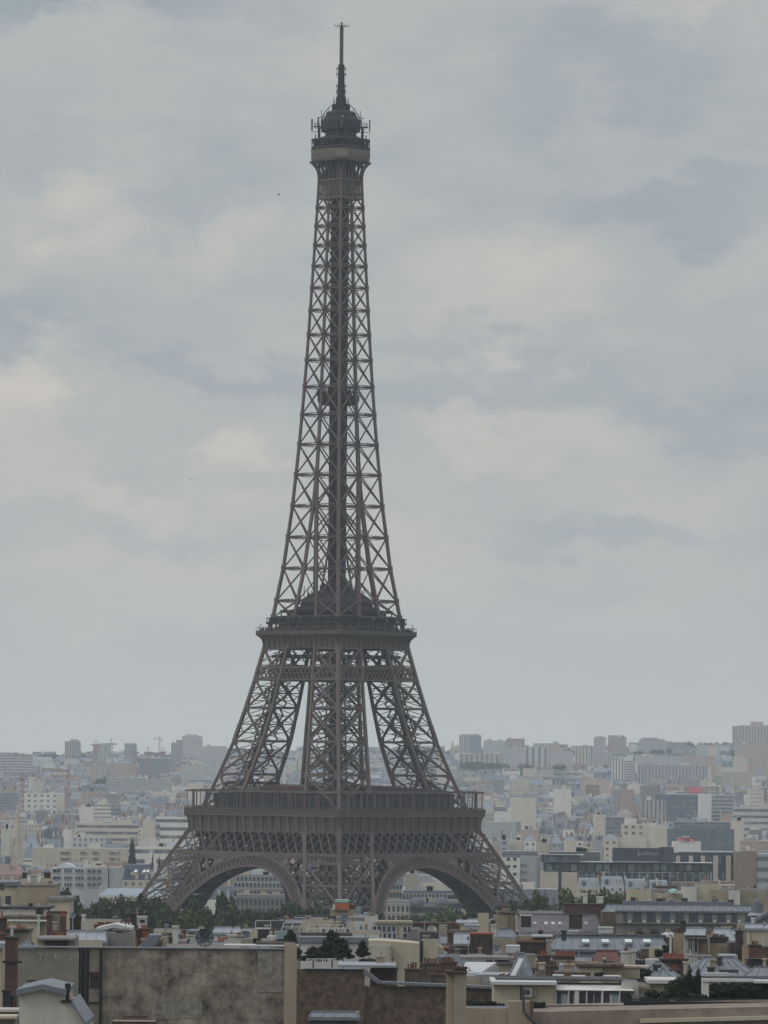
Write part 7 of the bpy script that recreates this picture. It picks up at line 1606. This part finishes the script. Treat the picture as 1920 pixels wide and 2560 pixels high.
h.wall(1440, 1556, 2408, 'beige', dep=6); h.slope(1484, 1556, 2404, 2378, 'tile', D=558, run=3.4, inset=.5, seams=False); h.slope(1440, 1500, 2404, 2392, 'zinc', D=562, run=3); h.chim(1553, 1576, 2382, 2412, 'white', D=557, pots=4, pm='rpot', ph=8, capm='white'); h.chim(1578, 1590, 2380, 2412, 'offw', D=556, dep=.8)
h = H('ivy_chimney_house', 'pale tall chimney wall with dark ivy right of the white chimney head', 'house', 1640, 545)
h.wall(1624, 1634, 2368, 'cream', dep=1.2); h.wall(1634, 1656, 2368, 'offw', D=545.3, dep=1.2); h.wall(1604, 1622, 2372, 'brown', D=548, dep=2); h.slab(1616, 1650, 2398, 2420, 'wzinc', D=540, dep=2); h.wall(1590, 1616, 2400, 'dark', D=542, dep=2)
h = H('tan_chimney', 'tall tan brick chimney with a brown cap in front of the long grey building', 'chimney', 1697, 560); h.chim(1685, 1710, 2330, 2410, 'tan', capm='dbrown', dep=1.1, pots=2, pm='bpot', ph=5); h.chim(1674, 1679, 2338, 2385, 'white', D=559, dep=.3); h.chim(1700, 1715, 2305, 2330, 'dark', D=561, dep=.6)
h = H('tan_dormer_house', 'tan walled house with a zinc top, white window and a round tank, right', 'house', 1770, 600)
h.wall(1712, 1746, 2342, 'offw', dep=5); h.slope(1712, 1770, 2340, 2321, 'lzinc', run=3, inset=.2); h.slab(1712, 1768, 2338, 2343, 'dbrown', D=599, dep=.4); h.win(1720, 1731, 2347, 2380, mull=1); h.win(1735, 1744, 2347, 2382); h.wall(1746, 1802, 2356, 'tan', D=601, dep=5); h.wall(1802, 1825, 2358, 'beige', D=601.5, dep=5); h.chim(1774, 1820, 2346, 2358, 'dbrown', D=598, pots=7, pm='bpot', ph=6); h.slope(1780, 1840, 2352, 2322, 'lzinc', D=606, run=4, inset=.6); h.chim(1746, 1768, 2350, 2358, 'dark', D=597)
dish(1773, 2334, 10, 590, 'grey-green round dish edge in front of the tan walled house', 'beige'); dish(1720, 2380, 8, 550, 'white round dish below the tan chimney', 'wzinc')
h = H('dark_flue_house', 'dark brown walls and flues between the tan house and the cream corner house', 'house', 1845, 590)
h.wall(1822, 1862, 2356, 'brown', dep=4); h.chim(1840, 1858, 2330, 2398, 'dbrown', D=588, pots=2, pm='bpot', ph=6); h.wall(1858, 1876, 2364, 'tan', D=586, dep=3); h.wall(1846, 1862, 2312, 'beige', D=640, dep=3)
h = H('cream_corner_house', 'cream house with shutters, zinc top and a brown gable at the right edge', 'house', 1895, 700)
h.wall(1856, 1960, 2322, 'cream', dep=7); h.slope(1852, 1965, 2321, 2311, 'lzinc', run=3, inset=.3); h.win(1860, 1866, 2328, 2362, m='tan', frame=False); h.win(1868, 1872, 2328, 2362, m='white', frame=False); h.win(1876, 1880, 2328, 2362, m='tan', frame=False); h.win(1906, 1911, 2346, 2366, m='wire'); h.wall(1886, 1960, 2302, 'offw', D=712, dep=5)
a, b_, c = h.xz(1884, 2304, 711), h.xz(1940, 2270, 711), h.xz(1990, 2304, 711); mb = MB(); mb.hexa([(a[0], 11, a[1] - .2), (c[0], 11, c[1] - .2), (c[0], 17, c[1] - .2), (a[0], 17, a[1] - .2)], [(b_[0] - .2, 11, b_[1]), (b_[0] + .2, 11, b_[1]), (b_[0] + .2, 17, b_[1]), (b_[0] - .2, 17, b_[1])], M['slate']); mb.beam((a[0], 10.9, a[1]), (b_[0], 10.9, b_[1]), .4, M['zinc']); mb.build('gable_roof', h.o)
h.chim(1880, 1886, 2298, 2312, 'white', D=705)
h = H('roof_turret', 'small grey lantern turret with a round dome at the right edge', 'turret', 1893, 760)
x, z = h.xz(1893, 2262, 760); mb = MB(); mb.tube((x, 0, 0), (x, 0, z + .1), .9, .9, M['zinc'], 12); mb.tube((x, 0, z - 1.6), (x, 0, z - 1.2), 1.5, 1.2, M['lzinc'], 12); mb.build('drum', h.o); mb = MB(); mb.dome(x, 0, z, .62, M['dzinc'], 1.5, 12, 5); mb.build('dome', h.o)
h = H('orange_chimney', 'bright orange-red rendered chimney with red pots near the right edge', 'chimney', 1888, 555); h.chim(1873, 1902, 2366, 2396, 'tile', pots=6, pm='rpot', ph=9, dep=1.2, capm='dbrown'); h.wall(1868, 1930, 2397, 'dark', D=556, dep=3); h.chim(1908, 1915, 2400, 2425, 'cream', D=553, dep=.4); h.chim(1900, 1930, 2370, 2400, 'brown', D=558)
h = H('zinc_valley_house', 'wide pale blue-grey zinc roofs with a small hatch and low chimneys, right', 'house', 1800, 520)
h.wall(1716, 1960, 2442, 'grey', dep=12); h.slope(1718, 1900, 2440, 2394, 'zinc', run=7, inset=2.2); h.slope(1860, 1980, 2441, 2418, 'zinc', D=519, run=5, inset=1.5); h.chim(1776, 1790, 2402, 2430, 'beige', D=517, dep=1); h.chim(1792, 1806, 2396, 2410, 'dark', D=524, pots=1, pm='tan', ph=6); h.chim(1770, 1786, 2422, 2432, 'dark', D=514); h.slab(1798, 1846, 2424, 2432, 'dark', D=513, dep=1); h.slab(1760, 1822, 2431, 2440, 'wzinc', D=511, dep=.6); h.slab(1720, 1780, 2388, 2394, 'grey', D=535, dep=2); h.slab(1800, 1844, 2388, 2402, 'lzinc', D=540, dep=4)
h = H('orange_pots_stack', 'row of bright orange pots on a brown sloping party wall, right', 'chimney', 1686, 525)
P3 = [h.xz(a, b_, 525) for a, b_ in ((1651, 2402), (1719, 2402), (1719, 2500), (1712, 2430))]; mb = MB(); mb.hexa([(P3[0][0], 0, P3[0][1] - 1.0), (P3[1][0], 0, 0), (P3[1][0], 1, 0), (P3[0][0], 1, P3[0][1] - 1.0)], [(P3[0][0], 0, P3[0][1]), (P3[1][0], 0, P3[1][1]), (P3[1][0], 1, P3[1][1]), (P3[0][0], 1, P3[0][1])], M['redb']); mb.build('wall', h.o); h.chim(1651, 1719, 2401, 2404, 'dbrown', D=524.8, pots=12, pm='pot', ph=12, potr=.25, dep=1.3); h.chim(1709, 1718, 2408, 2440, 'cream', D=524, dep=.3)
h = H('left_valley_roof', 'zinc roof with a small dark hatch left of the orange pot row', 'house', 1650, 515); h.wall(1560, 1700, 2442, 'grey', dep=8); h.slope(1600, 1702, 2441, 2406, 'zinc', run=5, inset=1.8); h.chim(1634, 1652, 2416, 2424, 'dark', D=517); h.slab(1560, 1622, 2415, 2421, 'offw', D=520, dep=3); h.wall(1556, 1606, 2421, 'dcream', D=521, dep=3); h.wall(1572, 1618, 2432, 'dbrown', D=500, dep=2)
# ---- penthouse and terrace, bottom right
h = H('penthouse', 'cream penthouse with a glazed conservatory and white posts above the lower terrace', 'house', 1400, 430)
h.wall(1235, 1300, 2462, 'cream', dep=8); h.wall(1300, 1310, 2462, 'grey', D=430.3, dep=8); h.wall(1310, 1390, 2463, 'cream', dep=8); h.slab(1228, 1392, 2453, 2462, 'wzinc', dep=8.5, y0=-.7, name='roof_edge'); h.slab(1240, 1556, 2446, 2453, 'dark', D=433, dep=6, name='roof'); h.wall(1390, 1580, 2476, 'dark', D=432.5, dep=6)
x0, z0 = h.xz(1392, 2478, 430); x1, z1 = h.xz(1568, 2461, 434); mb = MB(); mb.hexa([(x0, -.2, z0), (x1 + .4, -.2, z0), (x1, 4, z1), (x0, 4, z1)], [(x0, -.2, z0 + .08), (x1 + .4, -.2, z0 + .08), (x1, 4, z1 + .1), (x0, 4, z1 + .1)], M['lglass'])
mb.box(x0, x1 + .4, -.3, -.15, z0 - .15, z0 + .1, M['dbrown']); mb.build('glass_roof', h.o)
for i, a in enumerate((1390, 1405, 1421, 1447, 1466, 1485, 1507, 1529, 1550)): h.win(a, a + (14 if a < 1430 else 18), 2482, 2532, D=429.9, m='blue' if i in (1, 7) else 'gl')
for a, w_ in ((1437, 10), (1504, 4), (1421, 2), (1466, 2), (1548, 2)): h.slab(a, a + w_, 2478, 2535, 'white', D=429.6, dep=.25, y0=-.0, name='post')
h.wall(1556, 1597, 2455, 'offw', D=431, dep=5); h.wall(1597, 1626, 2462, 'offw', D=431.5, dep=5); h.slab(1597, 1625, 2464, 2469, 'tan', D=431, dep=.3); h.wall(1625, 1700, 2460, 'cream', D=431.6, dep=5); h.slab(1620, 1700, 2449, 2459, 'white', D=431.3, dep=6)
x, z = h.xz(1320, 2480, 429.8); mb = MB(); mb.box(x - .35, x + .35, -.5, -.02, z - .4, z + .35, M['offw']); mb.tube((x - .05, -.53, z), (x - .05, -.5, z), .24, .24, M['dark'], 12); mb.build('air_conditioner', h.o); x, z = h.xz(1336, 2480, 429.8); mb = MB(); mb.box(x - .1, x + .15, -.4, -.02, z - .35, z + .3, M['grey']); mb.build('air_conditioner', h.o)
h = H('cream_back_house', 'low cream house with a brown roof behind the penthouse', 'house', 1500, 475)
h.wall(1445, 1506, 2419, 'cream', dep=7); h.wall(1506, 1556, 2419, 'dcream', D=475.3, dep=7); h.slab(1440, 1560, 2410, 2418, 'brown', dep=7); h.slab(1390, 1476, 2430, 2440, 'brown', D=465, dep=4); h.wall(1400, 1450, 2425, 'grey', D=470, dep=4); h.slab(1383, 1410, 2438, 2444, 'wzinc', D=440, dep=2); h.slab(1430, 1465, 2440, 2447, 'wzinc', D=439, dep=2); h.slab(1510, 1552, 2440, 2446, 'wzinc', D=441, dep=2); h.chim(1558, 1600, 2420, 2446, 'dcream', D=480)
h = H('white_pergola', 'white L-shaped pergola frame around the dark hedge at the lower right', 'pergola', 1800, 425)
h.slab(1755, 1771, 2450, 2700, 'white', dep=.7, y0=0, name='post'); h.slab(1755, 1885, 2447, 2455, 'white', dep=.9, y0=-.1, name='beam'); h.slab(1885, 1930, 2452, 2458, 'white', D=427, dep=3, name='beam')
M['ter'] = mat('terrace_cream_render', (.31, .25, .18), .95, .14, .4, streak=True); M['ter2'] = mat('weathered_pink_render', (.215, .17, .14), .95, .3, .6, detail=8)
h = H('terrace_wall', 'weathered cream and pink terrace wall with a drainpipe along the bottom right', 'wall', 1550, 405)
h.wall(1150, 1272, 2521, 'ter', dep=10); h.wall(1271, 1334, 2503, 'ter', D=404.6, dep=1.2); 
a, b_ = h.xz(1334, 2530, 405), h.xz(1960, 2516, 405); mb = MB(); mb.hexa([(a[0], 0, 0), (b_[0], 0, 0), (b_[0], 12, 0), (a[0], 12, 0)], [(a[0], 0, a[1]), (b_[0], 0, b_[1]), (b_[0], 12, b_[1]), (a[0], 12, a[1])], M['ter2']); mb.build('wall', h.o)
a, b_ = h.xz(1600, 2547, 405), h.xz(1960, 2538, 405); mb = MB(); mb.hexa([(a[0], -.7, a[1] - .3), (b_[0], -.7, b_[1] - .3), (b_[0], 0, b_[1] - .3), (a[0], 0, a[1] - .3)], [(a[0], -.7, a[1]), (b_[0], -.7, b_[1]), (b_[0], 0, b_[1]), (a[0], 0, a[1])], M['cream']); mb.build('ledge', h.o)
pp = [h.xz(*p, 404) for p in ((1308, 2465), (1309, 2528), (1322, 2545), (1345, 2566))]; mb = MB()
for p, q in zip(pp, pp[1:]): mb.tube((p[0], -1.1, p[1]), (q[0], -1.1, q[1]), .12, .12, M['dark'], 8)
mb.build('drain_pipe', h.o); h.slab(1326, 1332, 2500, 2545, 'brown', D=404.4, dep=.3, name='drain_pipe')
h = H('terrace_railing', 'dark railing and planter screen along the top of the terrace wall', 'railing', 1730, 412); mb = MB()
for a0, a1, yt, yb in ((1336, 1560, 2514, 2534), (1560, 1940, 2498, 2524)):
    n = int((a1 - a0) / 3)
    for i in range(n + 1): a = h.xz(a0 + i * 3, yt, 412); b_ = h.xz(a0 + i * 3, yb + 4, 412); mb.beam((a[0], 0, a[1]), (b_[0], 0, b_[1]), .05, M['blk'])
    a, b_ = h.xz(a0, yt, 412), h.xz(a1, yt, 412); mb.beam((a[0], 0, a[1]), (b_[0], 0, b_[1]), .07, M['blk'])
    if a0 > 1500: a, b_ = h.xz(a0, yb, 412.3), h.xz(a1, yt + 8, 412.3); mb.box(a[0], b_[0], .25, .5, a[1] - .4, b_[1], M['blk'])
mb.build('railing_frame', h.o)
# clutter further back between the roofs and the park: rows of low roofs
rr = random.Random(77); k_ = 0
adj = [('cream', 'cream walls'), ('offw', 'off-white walls'), ('grey', 'grey walls'), ('beige', 'beige walls'), ('brown', 'brown brick walls')]; rfs = [('zinc', 'zinc roof'), ('lzinc', 'pale zinc roof'), ('slate', 'slate roof'), ('dark', 'dark felt roof'), ('wzinc', 'white roof')]
for (a, b_, yt, D, near) in ((620, 690, 2368, 500, 'right of the pale rooftop shed ledge'), (480, 540, 2334, 800, 'behind the big grey mesh dish'), (384, 420, 2332, 800, 'behind the square chimney tower'), (180, 240, 2318, 720, 'behind the zinc roof with the cream dormer'), (240, 330, 2306, 860, 'under the park trees at the left'), (600, 640, 2322, 860, 'right of the white rooftop shed'), (1118, 1200, 2326, 900, 'under the trees right of the right arch'), (1222, 1240, 2296, 860, 'between the cream flue and the stone gable'),
                          (1290, 1420, 2276, 1000, 'just behind the slate roof, left half'), (1420, 1500, 2290, 1010, 'just behind the slate roof, right half'), (1140, 1200, 2298, 950, 'beneath the right iron leg'), (885, 960, 2300, 940, 'behind the white wing in the centre'), (690, 760, 2298, 950, 'behind the dark terrace box'), (1545, 1610, 2386, 640, 'behind the red tiled roof'), (1660, 1700, 2330, 760, 'left of the tan chimney'), (1764, 1860, 2326, 760, 'in front of the long grey building, right half'), (1560, 1660, 2336, 760, 'in front of the long grey building, left half'), (1096, 1180, 2384, 600, 'behind the long stack of red pots'), (1240, 1300, 2396, 560, 'behind the blue-grey mansard corner'), (1590, 1640, 2400, 560, 'beside the ivy chimney')):
    wn_, rn_ = adj[k_ % 5], rfs[(k_ * 2 + 1) % 5]; h = H('roof_house', f'{wn_[1][:-6]} house, {rn_[1]}, {near}', 'house', (a + b_) / 2, D, 'low houses between the larger roofs'); k_ += 1
    h.wall(a, b_, yt + 8, wn_[0], dep=7); h.slope(a - 1, b_ + 1, yt + 9, yt, rn_[0], run=3.2, inset=.4, seams=D < 700)
    w = b_ - a; n = rr.randint(1, 3)
    for i in range(n): x = a + w * rr.uniform(.05, .85); h.chim(x, x + rr.uniform(6, 16) * 700 / D, yt - rr.uniform(3, 9) * 700 / D, yt + 9, rr.choice(['brown', 'dbrown', 'dcream', 'redb']), D=D + 3, pots=rr.randint(2, 5), pm=rr.choice(['pot', 'rpot', 'rpot', 'bpot']), ph=6 * 700 / D, dep=.9)
    if w > 50 and D > 600: [h.win(a + w * (i + .3) / 4, a + w * (i + .3) / 4 + 5 * 700 / D, yt + 11, yt + 11 + 9 * 700 / D) for i in range(4)]
# ---- planting on the terraces
def gz_at(py, D, px=900): return W(px, py, D)[1]
for kd, px, yt, yb, D, w, lb, nm in (
    ('pine', 727, 2322, 2425, 560, 48, 'dark conifer just right of the party wall pier', 'conifer'), ('pine', 831, 2326, 2418, 560, 66, 'largest dark conifer in front of the zinc-banded house', 'conifer'), ('pine', 784, 2366, 2418, 555, 60, 'low spreading dark conifer left of the largest one', 'conifer'), ('pine', 858, 2345, 2418, 556, 44, 'dark conifer right of the largest one', 'conifer'),
    ('pine', 907, 2350, 2408, 560, 30, 'small pointed conifer alone before the white wall', 'conifer'), ('bush', 920, 2396, 2416, 550, 60, 'low dark hedge plant under the small pointed conifer', 'shrub'), ('bush', 690, 2344, 2372, 600, 50, 'dark shrubs on the terrace beside the pier', 'shrub'), ('bush', 640, 2344, 2368, 600, 30, 'small dark shrub near the cream roof box', 'shrub'),
    ('cypress', 1724, 2408, 2505, 428, 15, 'leftmost and tallest of the three slim cypresses', 'cypress'), ('cypress', 1746, 2416, 2505, 428, 17, 'rightmost of the three slim cypresses', 'cypress'), ('cypress', 1735, 2438, 2505, 429, 12, 'middle and shortest of the three slim cypresses', 'cypress'),
    ('broad', 1693, 2437, 2512, 429, 56, 'small umbrella-shaped tree left of the cypresses', 'tree'), ('bush', 1646, 2472, 2520, 428, 70, 'rounded dark bush in front of the cream penthouse end wall', 'shrub'), ('bush', 1618, 2490, 2525, 427, 40, 'low dark bush left of the rounded one on the terrace', 'shrub'), ('pine', 1571, 2480, 2530, 426, 24, 'dark narrow conifer at the corner of the conservatory', 'conifer'),
    ('bush', 1800, 2454, 2520, 428, 80, 'dark climbing shrub at the left of the pergola', 'shrub'), ('bush', 1850, 2448, 2520, 428, 80, 'green-topped shrub in the middle of the pergola', 'shrub'), ('bush', 1905, 2452, 2520, 428, 80, 'dark shrub at the right edge of the pergola', 'shrub'),
    ('bush', 1180, 2500, 2524, 410, 50, 'dark balcony plants right of the cream chimney pillar', 'shrub'), ('bush', 1222, 2502, 2524, 410, 50, 'dark plants at the foot of the penthouse wall', 'shrub'), ('bush', 1252, 2508, 2524, 410, 24, 'small plant beside the stepped terrace wall', 'shrub'), ('bush', 1500, 2430, 2450, 460, 30, 'bright little palm-like plant before the low cream house', 'shrub'), ('bush', 1346, 2504, 2532, 411, 44, 'dark plants behind the railing near the drainpipe', 'shrub'),
    ('bush', 1736, 2484, 2524, 418, 90, 'dark low planting between the cypresses and the railing', 'shrub'), ('bush', 1668, 2400 - 40, 2385, 560, 26, 'dark shrub left of the tan chimney', 'shrub'), ('bush', 1646, 2372, 2396, 543, 22, 'ivy clinging to the pale tall chimney wall', 'shrub'), ('bush', 1602, 2420, 2450, 490, 60, 'dark leafless tangle above the penthouse end', 'shrub')):
    tree(kd, px, yt, D, w, lb, zg=gz_at(yb, D, px), group='plants on the near roof terraces', name=nm)

for k_, (o_, _, _) in list(PROTO.items()):
    if k_ not in used:
        for ch in list(o_.children): bpy.data.objects.remove(ch)
        bpy.data.objects.remove(o_)
# ------------------------------------------------------------------ birds
bm_ = mat('bird_feathers', (.05, .05, .055), .8)
for px, y, D, s, rz, lb in ((697, 487, 900, 1.0, .4, 'small dark bird gliding left of the tower top'), (479, 1199, 800, .8, 2.0, 'small dark bird in the sky at middle height on the left'), (724, 745, 1000, .7, 1.2, 'tiny dark bird close to the left side of the tower shaft')):
    x, z = W(px, y, D); o = empty('bird', (x, D, z), rz, label=lb, cat='bird', group='birds in the sky')
    mb = MB(); mb.tube((-.22, 0, 0), (.0, 0, .02), .02, .07, bm_, 6); mb.tube((0, 0, .02), (.2, 0, .03), .07, .03, bm_, 6); mb.tube((.2, 0, .03), (.27, 0, .02), .03, .005, bm_, 6); mb.build('body', o)
    for q in (-1, 1):
        mb = MB(); P = [(.08, q * .04, .04), (-.08, q * .04, .04), (-.02, q * .35, .16), (-.10, q * .65, .06), (.03, q * .35, .18)]
        mb.face(P, bm_); mb.face([(a, b, c - .015) for a, b, c in P[::-1]], bm_); mb.build('wing', o)
    o.scale = (s * 1.1,) * 3

# ------------------------------------------------------------------ the air
hz_ = MB(); hz_.box(-2550, 2550, -350, 9560, -3, 338, None)
me = bpy.data.meshes.new('haze'); me.from_pydata(hz_.v, [], hz_.f); bmx = bmesh.new(); bmx.from_mesh(me); bmesh.ops.remove_doubles(bmx, verts=bmx.verts, dist=.01); bmesh.ops.recalc_face_normals(bmx, faces=bmx.faces); bmx.to_mesh(me); bmx.free()
hm = bpy.data.materials.new('haze_air'); hm.use_nodes = True; t = hm.node_tree; t.nodes.clear()
vo = nd(t, 'ShaderNodeVolumePrincipled'); vo.inputs['Density'].default_value = HAZE; vo.inputs['Color'].default_value = (.83, .915, 1.0, 1); vo.inputs['Anisotropy'].default_value = 0
oo = nd(t, 'ShaderNodeOutputMaterial'); t.links.new(vo.outputs[0], oo.inputs['Volume']); me.materials.append(hm)
ho_ = bpy.data.objects.new('haze', me); scene.collection.objects.link(ho_); tag(ho_, kind='stuff', label='thin blue-grey haze over the whole city', cat='haze')
